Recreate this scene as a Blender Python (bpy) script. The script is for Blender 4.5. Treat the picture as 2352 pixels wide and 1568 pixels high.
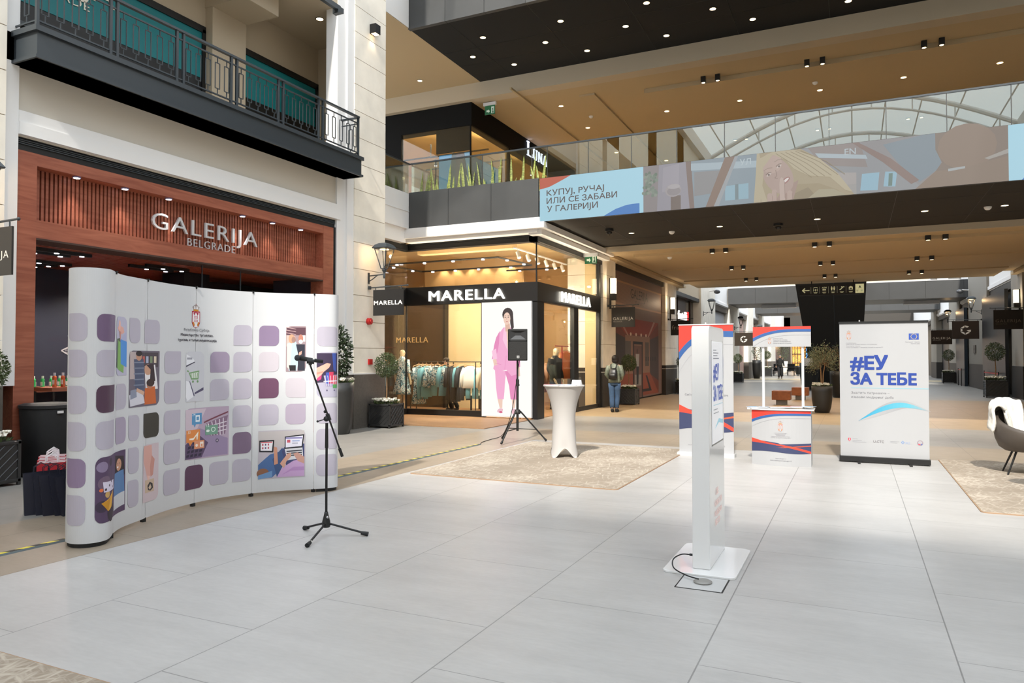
import bpy, bmesh, math, random
from mathutils import Vector, Matrix, geometry
R = math.radians
SC = bpy.context.scene
for o in list(bpy.data.objects): bpy.data.objects.remove(o)
COL = SC.collection
random.seed(7)

# ------------------------------------------------------------------ camera
cam = bpy.data.objects.new('camera', bpy.data.cameras.new('camera'))
COL.objects.link(cam)
cam.location = (0, 0, 1.5)
cam.rotation_euler = (R(91.31), 0, R(25.21))
cam.data.sensor_width = 36
cam.data.lens = 1670 / 2352 * 36
cam.data.clip_end = 300
SC.camera = cam
# ------------------------------------------------------------------ world, sun, exposure
W = bpy.data.worlds.new('sky'); SC.world = W; W.use_nodes = True
W.node_tree.nodes['Background'].inputs[0].default_value = (.84, .92, 1, 1)
W.node_tree.nodes['Background'].inputs[1].default_value = 2.7
def light(name, kind, loc, energy, color=(1, 1, 1), rot=(0, 0, 0), size=.2, sy=None, spot=None):
    d = bpy.data.lights.new(name, kind); d.energy = energy; d.color = color
    if kind == 'AREA':
        d.size = size
        if sy: d.shape = 'RECTANGLE'; d.size_y = sy
    elif kind == 'SPOT':
        d.spot_size = R(spot or 70); d.spot_blend = .6; d.shadow_soft_size = size
    elif kind == 'POINT': d.shadow_soft_size = size
    o = bpy.data.objects.new(name, d); o.location = loc; o.rotation_euler = rot
    COL.objects.link(o); return o
sun = light('sun', 'SUN', (-2, -20, 30), 5.4, (1, .94, .84))
sun.data.angle = R(2.2)
sun.rotation_euler = Vector((-.13, 1.06, -1)).to_track_quat('-Z', 'Y').to_euler()
V = SC.view_settings
V.view_transform = 'Standard'; V.look = 'None'; V.gamma = 1; V.use_curve_mapping = False
V.exposure = 0
WARM = (1, .80, .58)

# ------------------------------------------------------------------ materials
def hexc(h):
    h = h.lstrip('#'); out = []
    for i in (0, 2, 4):
        c = int(h[i:i+2], 16) / 255
        out.append(c / 12.92 if c <= .04045 else ((c + .055) / 1.055) ** 2.4)
    return (*out, 1)
MC = {}
def mat(name, color=None, rough=.6, metal=0, emit=0, spec=.5, noise=0, nscale=6, bump=0, coat=0, ecol=None, stretch=None):
    if name in MC: return MC[name]
    m = bpy.data.materials.new(name); m.use_nodes = True; nt = m.node_tree
    b = nt.nodes['Principled BSDF']
    c = hexc(color) if isinstance(color, str) else color
    b.inputs['Base Color'].default_value = c
    b.inputs['Roughness'].default_value = rough; b.inputs['Metallic'].default_value = metal
    b.inputs['Specular IOR Level'].default_value = spec
    b.inputs['Coat Weight'].default_value = coat
    if emit:
        b.inputs['Emission Color'].default_value = hexc(ecol) if ecol else c
        b.inputs['Emission Strength'].default_value = emit
    if noise or bump:
        tc = nt.nodes.new('ShaderNodeTexCoord'); mp = nt.nodes.new('ShaderNodeMapping')
        nt.links.new(tc.outputs['Object'], mp.inputs[0])
        if stretch: mp.inputs['Scale'].default_value = stretch
        n = nt.nodes.new('ShaderNodeTexNoise'); n.inputs['Scale'].default_value = nscale; n.inputs['Detail'].default_value = 5
        nt.links.new(mp.outputs[0], n.inputs[0])
        if noise:
            r = nt.nodes.new('ShaderNodeValToRGB')
            r.color_ramp.elements[0].position = .3; r.color_ramp.elements[1].position = .7
            r.color_ramp.elements[0].color = tuple(max(0, v * (1 - noise)) for v in c[:3]) + (1,)
            r.color_ramp.elements[1].color = tuple(min(1, v * (1 + noise)) for v in c[:3]) + (1,)
            nt.links.new(n.outputs['Fac'], r.inputs[0]); nt.links.new(r.outputs[0], b.inputs['Base Color'])
        if bump:
            bp = nt.nodes.new('ShaderNodeBump'); bp.inputs['Strength'].default_value = bump; bp.inputs['Distance'].default_value = .02
            nt.links.new(n.outputs['Fac'], bp.inputs['Height']); nt.links.new(bp.outputs[0], b.inputs['Normal'])
    MC[name] = m; return m
def glass(name, tint, fac, rough=0, gcol=(1, 1, 1, 1), k=.22):
    m = bpy.data.materials.new(name); m.use_nodes = True; nt = m.node_tree; nt.nodes.clear()
    out = nt.nodes.new('ShaderNodeOutputMaterial'); mx = nt.nodes.new('ShaderNodeMixShader')
    t = nt.nodes.new('ShaderNodeBsdfTransparent'); t.inputs[0].default_value = tint
    g = nt.nodes.new('ShaderNodeBsdfGlossy'); g.inputs['Roughness'].default_value = rough; g.inputs[0].default_value = gcol
    lw = nt.nodes.new('ShaderNodeLayerWeight'); lw.inputs[0].default_value = .35
    mt = nt.nodes.new('ShaderNodeMath'); mt.operation = 'MULTIPLY_ADD'; mt.inputs[1].default_value = k; mt.inputs[2].default_value = fac
    nt.links.new(lw.outputs['Facing'], mt.inputs[0])
    nt.links.new(mt.outputs[0], mx.inputs[0]); nt.links.new(t.outputs[0], mx.inputs[1]); nt.links.new(g.outputs[0], mx.inputs[2])
    nt.links.new(mx.outputs[0], out.inputs[0]); return m
def art_mat(name, emit=0, rough=.5, base=1):
    m = bpy.data.materials.new(name); m.use_nodes = True; nt = m.node_tree; b = nt.nodes['Principled BSDF']
    a = nt.nodes.new('ShaderNodeAttribute'); a.attribute_name = 'print'
    if base: nt.links.new(a.outputs['Color'], b.inputs['Base Color'])
    else: b.inputs['Base Color'].default_value = (.01, .01, .01, 1)
    b.inputs['Roughness'].default_value = rough
    if emit:
        nt.links.new(a.outputs['Color'], b.inputs['Emission Color']); b.inputs['Emission Strength'].default_value = emit
    return m
def floor_mat():
    m = bpy.data.materials.new('floor_tiles'); m.use_nodes = True; nt = m.node_tree; N = nt.nodes.new; L = nt.links.new
    b = nt.nodes['Principled BSDF']; tc = N('ShaderNodeTexCoord'); sx = N('ShaderNodeSeparateXYZ'); L(tc.outputs['Object'], sx.inputs[0])
    def M(op, a, bb=None, c=None):
        n = N('ShaderNodeMath'); n.operation = op
        for i, v in enumerate((a, bb, c)):
            if v is None: continue
            if isinstance(v, (int, float)): n.inputs[i].default_value = v
            else: L(v, n.inputs[i])
        return n.outputs[0]
    X, Y = sx.outputs[0], sx.outputs[1]
    def gt(a, v): return M('GREATER_THAN', a, v)
    def lt(a, v): return M('LESS_THAN', a, v)
    def band(a, lo, hi): return M('MULTIPLY', gt(a, lo), lt(a, hi))
    white = M('MULTIPLY', band(X, -5.33, 3.97), lt(Y, 12.35))
    inner = M('MULTIPLY', band(X, -6.97, 5.6), lt(Y, 14.3))
    greyb = M('MULTIPLY', band(Y, 14.3, 17.9), gt(X, -60))
    nearside = M('MULTIPLY', lt(Y, 17.9), 1)
    brown = band(Y, 17.9, 30)
    lite = band(Y, 53, 56.5)
    def mixc(f, a, c2):
        n = N('ShaderNodeMix'); n.data_type = 'RGBA'; L(f, n.inputs[0])
        for i, v in ((6, a), (7, c2)):
            if isinstance(v, tuple): n.inputs[i].default_value = v
            else: L(v, n.inputs[i])
        return n.outputs[2]
    G = hexc('#8e8b86'); T = hexc('#998c7c'); Wh = hexc('#b0aeac'); B = hexc('#a08b6e')
    c = mixc(brown, G, B); c = mixc(lite, c, hexc('#c0b090'))
    c = mixc(inner, c, T); c = mixc(greyb, c, G)
    c = mixc(white, c, Wh)
    def comb(a, bb):
        n = N('ShaderNodeCombineXYZ'); L(a, n.inputs[0]); L(bb, n.inputs[1]); return n.outputs[0]
    def noise(scale, sc=(1, 1, 1), det=6):
        mp = N('ShaderNodeMapping'); mp.inputs['Scale'].default_value = sc; L(tc.outputs['Object'], mp.inputs[0])
        n = N('ShaderNodeTexNoise'); n.inputs['Scale'].default_value = scale; n.inputs['Detail'].default_value = det; L(mp.outputs[0], n.inputs[0]); return n.outputs['Fac']
    # cloudy stone mottling
    f = M('MULTIPLY_ADD', noise(1.3), .3, .85); f2 = M('MULTIPLY_ADD', noise(14, (1, 3, 1)), .18, .91)
    f3 = M('MULTIPLY_ADD', noise(3, (.5, 2.5, 1)), .24, .88)
    f = M('MULTIPLY', f, f2); f = M('MULTIPLY', f, f3)
    # joints: half-lapped slabs
    px = M('DIVIDE', M('ADD', X, .71), 1.157); row = M('FLOOR', px); fx = M('FRACT', px)
    off = M('MULTIPLY', M('MODULO', M('ABSOLUTE', row), 2), .5)
    fy = M('FRACT', M('ADD', M('DIVIDE', M('ADD', Y, -3.64), 1.168), off))
    col = M('FLOOR', M('ADD', M('DIVIDE', M('ADD', Y, -3.64), 1.168), off))
    def edge(v, w): return M('MINIMUM', M('ADD', lt(v, w), gt(v, 1 - w)), 1)
    j = M('MAXIMUM', edge(fx, .0034), edge(fy, .0026))
    wn = N('ShaderNodeTexWhiteNoise'); wn.noise_dimensions = '2D'; L(comb(row, col), wn.inputs[0])
    f = M('MULTIPLY', f, M('MULTIPLY_ADD', wn.outputs['Value'], .05, .975))
    f = M('MULTIPLY', f, M('MULTIPLY_ADD', j, -.45, 1))
    n = N('ShaderNodeMix'); n.data_type = 'RGBA'; n.blend_type = 'MULTIPLY'; n.inputs[0].default_value = 1; L(c, n.inputs[6])
    cc = N('ShaderNodeCombineColor'); [L(f, cc.inputs[i]) for i in range(3)]; L(cc.outputs[0], n.inputs[7])
    L(n.outputs[2], b.inputs['Base Color'])
    L(M('MULTIPLY_ADD', noise(4), .1, .3), b.inputs['Roughness'])
    b.inputs['Specular IOR Level'].default_value = .35
    return m
def wood_mat(name, c1, c2, scale=(1, 1, 12), rough=.5, rot=(0, 0, 0), wv=2.5):
    m = bpy.data.materials.new(name); m.use_nodes = True; nt = m.node_tree; b = nt.nodes['Principled BSDF']
    tc = nt.nodes.new('ShaderNodeTexCoord'); mp = nt.nodes.new('ShaderNodeMapping'); mp.inputs['Scale'].default_value = scale; mp.inputs['Rotation'].default_value = rot
    n = nt.nodes.new('ShaderNodeTexNoise'); n.inputs['Scale'].default_value = wv; n.inputs['Detail'].default_value = 7; n.inputs['Distortion'].default_value = 1
    r = nt.nodes.new('ShaderNodeValToRGB'); r.color_ramp.elements[0].position = .3; r.color_ramp.elements[1].position = .7
    r.color_ramp.elements[0].color = hexc(c1); r.color_ramp.elements[1].color = hexc(c2)
    L = nt.links.new; L(tc.outputs['Object'], mp.inputs[0]); L(mp.outputs[0], n.inputs[0]); L(n.outputs['Fac'], r.inputs[0]); L(r.outputs[0], b.inputs['Base Color'])
    b.inputs['Roughness'].default_value = rough; return m
def pattern_mat(name, cols, scale=18, rough=.8, kind='noise', stretch=(1, 1, 1)):
    m = bpy.data.materials.new(name); m.use_nodes = True; nt = m.node_tree; b = nt.nodes['Principled BSDF']; L = nt.links.new
    tc = nt.nodes.new('ShaderNodeTexCoord'); mp = nt.nodes.new('ShaderNodeMapping'); mp.inputs['Scale'].default_value = stretch; L(tc.outputs['Object'], mp.inputs[0])
    n = nt.nodes.new('ShaderNodeTexNoise'); n.inputs['Scale'].default_value = scale; n.inputs['Detail'].default_value = 3; n.inputs['Distortion'].default_value = 2.5
    L(mp.outputs[0], n.inputs[0])
    r = nt.nodes.new('ShaderNodeValToRGB'); r.color_ramp.interpolation = 'CONSTANT' if kind == 'hard' else 'LINEAR'
    els = r.color_ramp.elements
    while len(els) < len(cols): els.new(.5)
    for i, c in enumerate(cols): els[i].position = .3 + .4 * i / max(1, len(cols) - 1); els[i].color = hexc(c)
    L(n.outputs['Fac'], r.inputs[0]); L(r.outputs[0], b.inputs['Base Color']); b.inputs['Roughness'].default_value = rough; return m
def stripe_mat(name, c1, c2, freq, rough=.5):
    m = bpy.data.materials.new(name); m.use_nodes = True; nt = m.node_tree; b = nt.nodes['Principled BSDF']; L = nt.links.new; N = nt.nodes.new
    tc = N('ShaderNodeTexCoord'); s = N('ShaderNodeSeparateXYZ'); L(tc.outputs['Object'], s.inputs[0])
    a = N('ShaderNodeMath'); a.operation = 'MULTIPLY_ADD'; a.inputs[1].default_value = -1; L(s.outputs[0], a.inputs[0]); L(s.outputs[1], a.inputs[2])
    f = N('ShaderNodeMath'); f.operation = 'MULTIPLY'; f.inputs[1].default_value = freq; L(a.outputs[0], f.inputs[0])
    fr = N('ShaderNodeMath'); fr.operation = 'FRACT'; L(f.outputs[0], fr.inputs[0])
    g = N('ShaderNodeMath'); g.operation = 'GREATER_THAN'; g.inputs[1].default_value = .5; L(fr.outputs[0], g.inputs[0])
    mx = N('ShaderNodeMix'); mx.data_type = 'RGBA'; L(g.outputs[0], mx.inputs[0]); mx.inputs[6].default_value = hexc(c1); mx.inputs[7].default_value = hexc(c2)
    L(mx.outputs[2], b.inputs['Base Color']); b.inputs['Roughness'].default_value = rough; return m

M_FLOOR = floor_mat()
M_STONE = mat('cream_stone', '#ece5d8', .75, noise=.06, nscale=3)
M_JOINT = mat('stone_joint', '#9a8468', .9)
M_WHITE = mat('white_render', '#e8e7e6', .8)
M_CREAM = mat('cream_render', '#b8aa94', .85)
M_CEIL = mat('beige_ceiling', '#b5a180', .85)
M_CEIL2 = mat('beige_ceiling_deep', '#b89a76', .85)
M_GRAN = mat('grey_granite', '#5d5852', .55, noise=.12, nscale=25)
M_GRAND = mat('dark_granite', '#3a352f', .5, noise=.12, nscale=25)
M_BLK = mat('black_metal', '#0f0f10', .45)
M_SOFF = mat('dark_soffit_panel', '#171411', .8)
M_GREY = mat('grey_cladding_panel', '#434445', .5, noise=.05, nscale=2)
M_CHAR = mat('charcoal_steel', '#343a3f', .4)
M_PWHITE = mat('gloss_white_plastic', '#e8e8e8', .18, coat=.3)
M_PRINT = mat('matt_white_print', '#a6a7aa', .55)
M_PANEL = mat('satin_white_panel', '#d0d1d4', .45)
M_FABW = mat('white_stretch_fabric', '#b4b1af', .85)
M_RUBB = mat('black_rubber', '#17181a', .6)
M_BLKP = mat('black_plastic', '#1b1c1d', .5, bump=.1, nscale=90)
M_CHROME = mat('polished_steel', '#b8b8b8', .22, 1)
M_SILV = mat('brushed_silver', '#d4d4d6', .4, .25)
M_PLANT = mat('dark_planter', '#2b2b2b', .4)
M_LEAF = mat('leaf_green', '#46542f', .55, noise=.35, nscale=9)
M_LEAFD = mat('leaf_dark', '#2c3b24', .55, noise=.3, nscale=9)
M_OLIVE = mat('leaf_olive', '#6e7458', .6, noise=.3, nscale=9)
M_SNAKE = mat('snake_plant_leaf', '#868f46', .45, noise=.6, nscale=14, stretch=(1, 1, 4))
M_PETAL = mat('white_petals', '#f3efe2', .7)
M_BARK = mat('trunk_bark', '#8a6a4a', .8, noise=.2, nscale=20)
M_SOIL = mat('dark_soil', '#1f1712', .9)
M_GLASS = glass('shop_glass', (.95, .95, .92, 1), .02)
M_GLASSR = glass('balustrade_glass', (.80, .82, .76, 1), .12, gcol=(.95, .97, .92, 1), k=.45)
M_ART = art_mat('printed_art', rough=.55)
M_ARTE = art_mat('backlit_art', 1.0, base=0)
M_LAMP = mat('warm_lens', '#ffe2b0', .5, emit=5)
M_LAMPW = mat('white_lens', '#f4f2ff', .5, emit=6)
M_GLOW = mat('white_glow', '#fffdf8', .5, emit=1.6)
M_WOODR = wood_mat('red_cherry_wood', '#8a4a36', '#a8644c', (6, .6, 6), .5)
M_WOODD = wood_mat('dark_red_slats', '#8a3c26', '#a8523a', (6, .6, 6), .5)
M_TEAL = mat('teal_film', '#08757c', .5)
M_SKIN = mat('skin', '#c79a80', .6)

# ------------------------------------------------------------------ mesh helpers
class MB:
    def __init__(s): s.v = []; s.f = []; s.m = []
    def add(s, vs, fs, mi=0):
        b = len(s.v); s.v += [tuple(p) for p in vs]; s.f += [[i + b for i in f] for f in fs]; s.m += [mi] * len(fs); return s
    def box(s, x0, x1, y0, y1, z0, z1, mi=0):
        if x0 > x1: x0, x1 = x1, x0
        if y0 > y1: y0, y1 = y1, y0
        if z0 > z1: z0, z1 = z1, z0
        return s.add([(x0,y0,z0),(x1,y0,z0),(x1,y1,z0),(x0,y1,z0),(x0,y0,z1),(x1,y0,z1),(x1,y1,z1),(x0,y1,z1)],
                     [(0,3,2,1),(4,5,6,7),(0,1,5,4),(1,2,6,5),(2,3,7,6),(3,0,4,7)], mi)
    def prism(s, poly, a, b, axis='z', mi=0):
        n = len(poly)
        f = {'z': lambda p, h: (p[0], p[1], h), 'y': lambda p, h: (p[0], h, p[1]), 'x': lambda p, h: (h, p[0], p[1])}[axis]
        return s.add([f(p, a) for p in poly] + [f(p, b) for p in poly],
                     [tuple(range(n))[::-1], tuple(range(n, 2 * n))] + [(i, (i + 1) % n, (i + 1) % n + n, i + n) for i in range(n)], mi)
    def tube(s, pts, r, n=8, mi=0, caps=True):
        pts = [Vector(p) for p in pts]; rs = r if isinstance(r, (list, tuple)) else [r] * len(pts)
        vs = []; up = None
        for i, p in enumerate(pts):
            t = (pts[min(i + 1, len(pts) - 1)] - pts[max(i - 1, 0)]).normalized()
            if up is None: up = Vector((0, 0, 1)) if abs(t.z) < .9 else Vector((1, 0, 0))
            a = t.cross(up)
            if a.length < 1e-4: a = t.cross(Vector((0, 1, 0)))
            a.normalize(); bb = a.cross(t).normalized(); up = bb
            rr = rs[i]; ra, rb = rr if isinstance(rr, (list, tuple)) else (rr, rr)
            vs += [p + a * math.cos(k / n * 6.28319) * ra + bb * math.sin(k / n * 6.28319) * rb for k in range(n)]
        fs = [(i * n + k, i * n + (k + 1) % n, (i + 1) * n + (k + 1) % n, (i + 1) * n + k) for i in range(len(pts) - 1) for k in range(n)]
        if caps: fs += [tuple(range(n))[::-1], tuple(range((len(pts) - 1) * n, len(pts) * n))]
        return s.add(vs, fs, mi)
    def lathe(s, prof, c=(0, 0), n=20, mi=0, sx=1, sy=1):
        vs = [(c[0] + r * math.cos(k / n * 6.28319) * sx, c[1] + r * math.sin(k / n * 6.28319) * sy, z) for r, z in prof for k in range(n)]
        m = len(prof)
        fs = [(i * n + k, i * n + (k + 1) % n, (i + 1) * n + (k + 1) % n, (i + 1) * n + k) for i in range(m - 1) for k in range(n)]
        if prof[0][0] > 1e-5: fs.append(tuple(range(n))[::-1])
        if prof[-1][0] > 1e-5: fs.append(tuple(range((m - 1) * n, m * n)))
        return s.add(vs, fs, mi)
    def ball(s, c, r, n=12, mi=0, sc=(1, 1, 1)):
        m = n // 2 + 1
        vs = []
        for i in range(m + 1):
            a = math.pi * i / m
            for k in range(n):
                b = k / n * 6.28319
                vs.append((c[0] + r * math.sin(a) * math.cos(b) * sc[0], c[1] + r * math.sin(a) * math.sin(b) * sc[1], c[2] + r * math.cos(a) * sc[2]))
        return s.add(vs, [(i * n + k, (i + 1) * n + k, (i + 1) * n + (k + 1) % n, i * n + (k + 1) % n) for i in range(m) for k in range(n)], mi)
    def loft(s, secs, n=16, mi=0, p=2.0):
        # secs: (cx, cy, cz, rx, ry) horizontal rings
        vs = []
        for cx, cy, cz, rx, ry in secs:
            for k in range(n):
                a = k / n * 6.28319; c_, s_ = math.cos(a), math.sin(a)
                vs.append((cx + rx * math.copysign(abs(c_) ** (2 / p), c_), cy + ry * math.copysign(abs(s_) ** (2 / p), s_), cz))
        m = len(secs)
        fs = [(i * n + k, i * n + (k + 1) % n, (i + 1) * n + (k + 1) % n, (i + 1) * n + k) for i in range(m - 1) for k in range(n)]
        fs += [tuple(range(n))[::-1], tuple(range((m - 1) * n, m * n))]
        return s.add(vs, fs, mi)
    def leaf(s, c, d, l, w, mi=0, up=None):
        c = Vector(c); d = Vector(d).normalized(); a = d.cross(up or Vector((random.random() - .5, random.random() - .5, random.random() - .5)))
        if a.length < 1e-3: a = d.orthogonal()
        a.normalize(); return s.add([c, c + d * l * .5 + a * w, c + d * l, c + d * l * .5 - a * w], [(0, 1, 2, 3)], mi)
    def xf(s, M):
        s.v = [tuple(M @ Vector(p)) for p in s.v]; return s
    def build(s, name, mats, parent=None, smooth=False, bevel=0, label=None, **kw):
        me = bpy.data.meshes.new(name); me.from_pydata(s.v, [], s.f)
        mats = mats if isinstance(mats, (list, tuple)) else [mats]
        for m in mats: me.materials.append(m)
        if len(mats) > 1: me.polygons.foreach_set('material_index', s.m)
        if smooth: me.polygons.foreach_set('use_smooth', [True] * len(me.polygons))
        bm = bmesh.new(); bm.from_mesh(me); bmesh.ops.recalc_face_normals(bm, faces=bm.faces); bm.to_mesh(me); bm.free()
        me.update()
        return link(name, me, parent, smooth, bevel, label, **kw)
def link(name, me, parent=None, smooth=False, bevel=0, label=None, cat=None, group=None, kind=None):
    o = bpy.data.objects.new(name, me); COL.objects.link(o)
    if parent:
        o.parent = parent; o.matrix_parent_inverse = Matrix.Translation(-parent.location)
    if bevel:
        b = o.modifiers.new('bevel', 'BEVEL'); b.width = bevel; b.segments = 2; b.limit_method = 'ANGLE'
    if label: o['label'] = label
    if cat: o['category'] = cat
    if group: o['group'] = group
    if kind: o['kind'] = kind
    return o
def thing(name, label, cat, loc, group=None):
    o = bpy.data.objects.new(name, None); COL.objects.link(o); o.location = loc; o.empty_display_size = .1
    o['label'] = label; o['category'] = cat
    if group: o['group'] = group
    return o
def dup(root, loc, rz=0, label=None, group=None, sc=1):
    r = root.copy(); COL.objects.link(r); r.location = loc; r.rotation_euler = (0, 0, rz)
    if sc != 1: r.scale = (sc, sc, sc) if not isinstance(sc, tuple) else sc
    if label: r['label'] = label
    if group: r['group'] = group
    for ch in KIDS.get(root.name, []) or list(root.children):
        c = ch.copy(); COL.objects.link(c); c.parent = r
        for g in list(ch.children):
            d = g.copy(); COL.objects.link(d); d.parent = c
    return r
KIDS = {}
def st(name, mb, m, **kw):
    o = mb.build(name, m, **kw)
    if not kw.get('parent'): o['kind'] = 'structure'
    return o
def rr(x0, x1, y0, y1, r, seg=5):
    rs = r if isinstance(r, (list, tuple)) else [r] * 4   # bl br tr tl
    out = []
    for (cx, cy, a0, q, sx, sy) in ((x0, y0, 180, rs[0], 1, 1), (x1, y0, 270, rs[1], -1, 1), (x1, y1, 0, rs[2], -1, -1), (x0, y1, 90, rs[3], 1, -1)):
        if q <= 1e-5: out.append((cx, cy)); continue
        for k in range(seg + 1):
            a = R(a0 + 90 * k / seg); out.append((cx + sx * q + q * math.cos(a), cy + sy * q + q * math.sin(a)))
    return out
TXT = {}
SH = [(0, 0), (1, .8), (-1, .8), (1, -.8), (-1, -.8)]
LOOK = str.maketrans('АВЕКМНОРСТХЈасеорхуј', 'ABEKMHOPCTXJaceopxyj')
def textpoly(body, bold=0.0, sp=1.0):
    body = body.translate(LOOK)
    k = (body, bold, sp)
    if k in TXT: return TXT[k]
    cu = bpy.data.curves.new('t', 'FONT'); cu.body = body; cu.size = 1; cu.offset = bold; cu.space_character = sp; cu.resolution_u = 3
    o = bpy.data.objects.new('t', cu); COL.objects.link(o)
    dg = bpy.context.evaluated_depsgraph_get(); me = bpy.data.meshes.new_from_object(o.evaluated_get(dg))
    vs = [(v.co.x, v.co.y) for v in me.vertices]; fs = [tuple(p.vertices) for p in me.polygons]
    bpy.data.objects.remove(o); bpy.data.curves.remove(cu); bpy.data.meshes.remove(me)
    def ar(f): return sum(vs[f[i]][0] * vs[f[(i + 1) % len(f)]][1] - vs[f[(i + 1) % len(f)]][0] * vs[f[i]][1] for i in range(len(f))) / 2
    fs = [f if ar(f) > 0 else f[::-1] for f in fs if abs(ar(f)) > 4e-7]
    x0 = min([v[0] for v in vs] or [0]); x1 = max([v[0] for v in vs] or [1])
    y1 = max([v[1] for v in vs] or [1])
    TXT[k] = (vs, fs, x0, x1, y1); return TXT[k]
def letters(name, body, x0, x1, zb, h, fr, m, parent, bold=.02, depth=.03, sp=1.05, **kw):
    """3D letters; fr(u,z,d)->world"""
    vs, fs, a, b, top = textpoly(body, min(bold, 0), sp); sx = (x1 - x0) / (b - a); sz = h / .73
    n = len(vs); mb = MB()
    edges = {}
    for f in fs:
        for i in range(len(f)):
            e = (f[i], f[(i + 1) % len(f)])
            if (e[1], e[0]) in edges: del edges[(e[1], e[0])]
            else: edges[e] = 1
    for q, (dx, dy) in enumerate(SH if bold > 0 else SH[:1]):
        P = [((v[0] - a) * sx + x0 + dx * bold * sz, v[1] * sz + zb + dy * bold * sz) for v in vs]
        mb.add([fr(u, z, 0) for u, z in P] + [fr(u, z, depth + q * .0004) for u, z in P],
               [f[::-1] for f in fs] + [tuple(i + n for i in f) for f in fs] + [(e[0], e[1], e[1] + n, e[0] + n) for e in edges])
    return mb.build(name, m, parent, **kw)
def smooth3(P, n=6):
    out = []; P = [Vector(p) for p in P]
    for i in range(len(P) - 1):
        p0, p1, p2, p3 = P[max(i-1, 0)], P[i], P[i+1], P[min(i+2, len(P)-1)]
        for k in range(n):
            t = k / n; out.append(.5 * ((2*p1) + (-p0+p2)*t + (2*p0-5*p1+4*p2-p3)*t*t + (-p0+3*p1-3*p2+p3)*t**3))
    return out + [P[-1]]
class Art:
    """flat printed artwork: coloured polygons in (u, v), stacked by a hair, mapped on a surface"""
    def __init__(s, fn, step=None, lay=.0004): s.fn = fn; s.v = []; s.f = []; s.c = []; s.step = step; s.n = 0; s.lay = lay; s.bx = []; s.g = 0
    def tri(s, pts, col, d):
        polys = [pts]
        if s.step:
            u0 = min(p[0] for p in pts); u1 = max(p[0] for p in pts); polys = []
            if u1 - u0 > s.step:
                k = math.floor(u0 / s.step)
                while k * s.step < u1:
                    q = clip(clip(pts, k * s.step, 1), (k + 1) * s.step, -1)
                    if len(q) > 2: polys.append(q)
                    k += 1
            else: polys = [pts]
        for q in polys:
            b = len(s.v); s.v += [s.fn(u, v, d) for u, v in q]; s.f.append(tuple(range(b, b + len(q)))); s.c.append(col)
    def poly(s, pts, col, lift=True):
        if lift: s.g += 1
        col = hexc(col) if isinstance(col, str) else col
        d = s.level(pts) * s.lay
        if not s.step and len(pts) == 4: s.tri(pts, col, d); return s
        for t in geometry.tessellate_polygon([[Vector((p[0], p[1], 0)) for p in pts]]):
            s.tri([pts[i] for i in t], col, d)
        return s
    def level(s, pts):
        xs = [p[0] for p in pts]; ys = [p[1] for p in pts]; a, b, c, d = min(xs), max(xs), min(ys), max(ys); e = 1e-5; n = 0
        for q in s.bx:
            if q[5] != s.g and q[0] < b - e and q[1] > a + e and q[2] < d - e and q[3] > c + e and q[4] > n: n = q[4]
        s.bx.append((a, b, c, d, n + 1, s.g)); return n + 1
    def rect(s, x0, x1, y0, y1, col, r=0): return s.poly(rr(x0, x1, y0, y1, r) if r else [(x0, y0), (x1, y0), (x1, y1), (x0, y1)], col)
    def ell(s, cx, cy, rx, ry, col, rot=0, n=16):
        c, q = math.cos(R(rot)), math.sin(R(rot))
        return s.poly([(cx + rx * math.cos(k / n * 6.28319) * c - ry * math.sin(k / n * 6.28319) * q, cy + rx * math.cos(k / n * 6.28319) * q + ry * math.sin(k / n * 6.28319) * c) for k in range(n)], col)
    def line(s, pts, w, col):
        s.g += 1
        for (a, b), (c, d) in zip(pts, pts[1:]):
            L = math.hypot(c - a, d - b) or 1; nx, ny = -(d - b) / L * w / 2, (c - a) / L * w / 2
            s.poly([(a - nx, b - ny), (c - nx, d - ny), (c + nx, d + ny), (a + nx, b + ny)], col, False)
        return s
    def text(s, body, x0, y, h, col, x1=None, bold=0, al='l', sp=1.0):
        vs, fs, a, b, top = textpoly(body, 0, sp); sc = h / .73; sx = sc
        if x1 is not None and al == 'l': sx = (x1 - x0) / (b - a)
        w = (b - a) * sx; ox = x0 if al == 'l' else (x0 - w / 2 if al == 'c' else x0 - w)
        s.g += 1; col = hexc(col); lv = s.level([(ox, y - h * .2), (ox + w, y + h)])
        for q, (dx, dy) in enumerate(SH if bold > 0 else SH[:1]):
            dx *= bold * sc; dy *= bold * sc
            for t_, f in enumerate(fs): s.tri([((vs[i][0] - a) * sx + ox + dx, vs[i][1] * sc + y + dy) for i in f], col, (lv + q * .8) * s.lay + (t_ % 6) * 4e-5)
        return s
    def build(s, name, parent=None, m=None, **kw):
        me = bpy.data.meshes.new(name); me.from_pydata(s.v, [], s.f); me.materials.append(m or M_ART)
        at = me.color_attributes.new('print', 'FLOAT_COLOR', 'CORNER'); k = 0
        for f, c in zip(s.f, s.c):
            for _ in f: at.data[k].color = c; k += 1
        return link(name, me, parent, **kw)
def clip(pts, u, sg):
    out = []
    for i in range(len(pts)):
        a, b = pts[i], pts[(i + 1) % len(pts)]; da, db = (a[0] - u) * sg, (b[0] - u) * sg
        if da >= 0: out.append(a)
        if da * db < 0: t = da / (da - db); out.append((a[0] + (b[0] - a[0]) * t, a[1] + (b[1] - a[1]) * t))
    return out
def fY(y, sg=-1): return lambda u, v, d: (u, y + sg * d, v)     # faces -Y
def fX(x, sg=1): return lambda u, v, d: (x + sg * d, u, v)      # faces +X, u = Y
ORD = ['first', 'second', 'third', 'fourth', 'fifth', 'sixth', 'seventh', 'eighth', 'ninth', 'tenth', 'eleventh', 'twelfth', 'thirteenth', 'fourteenth']
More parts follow.
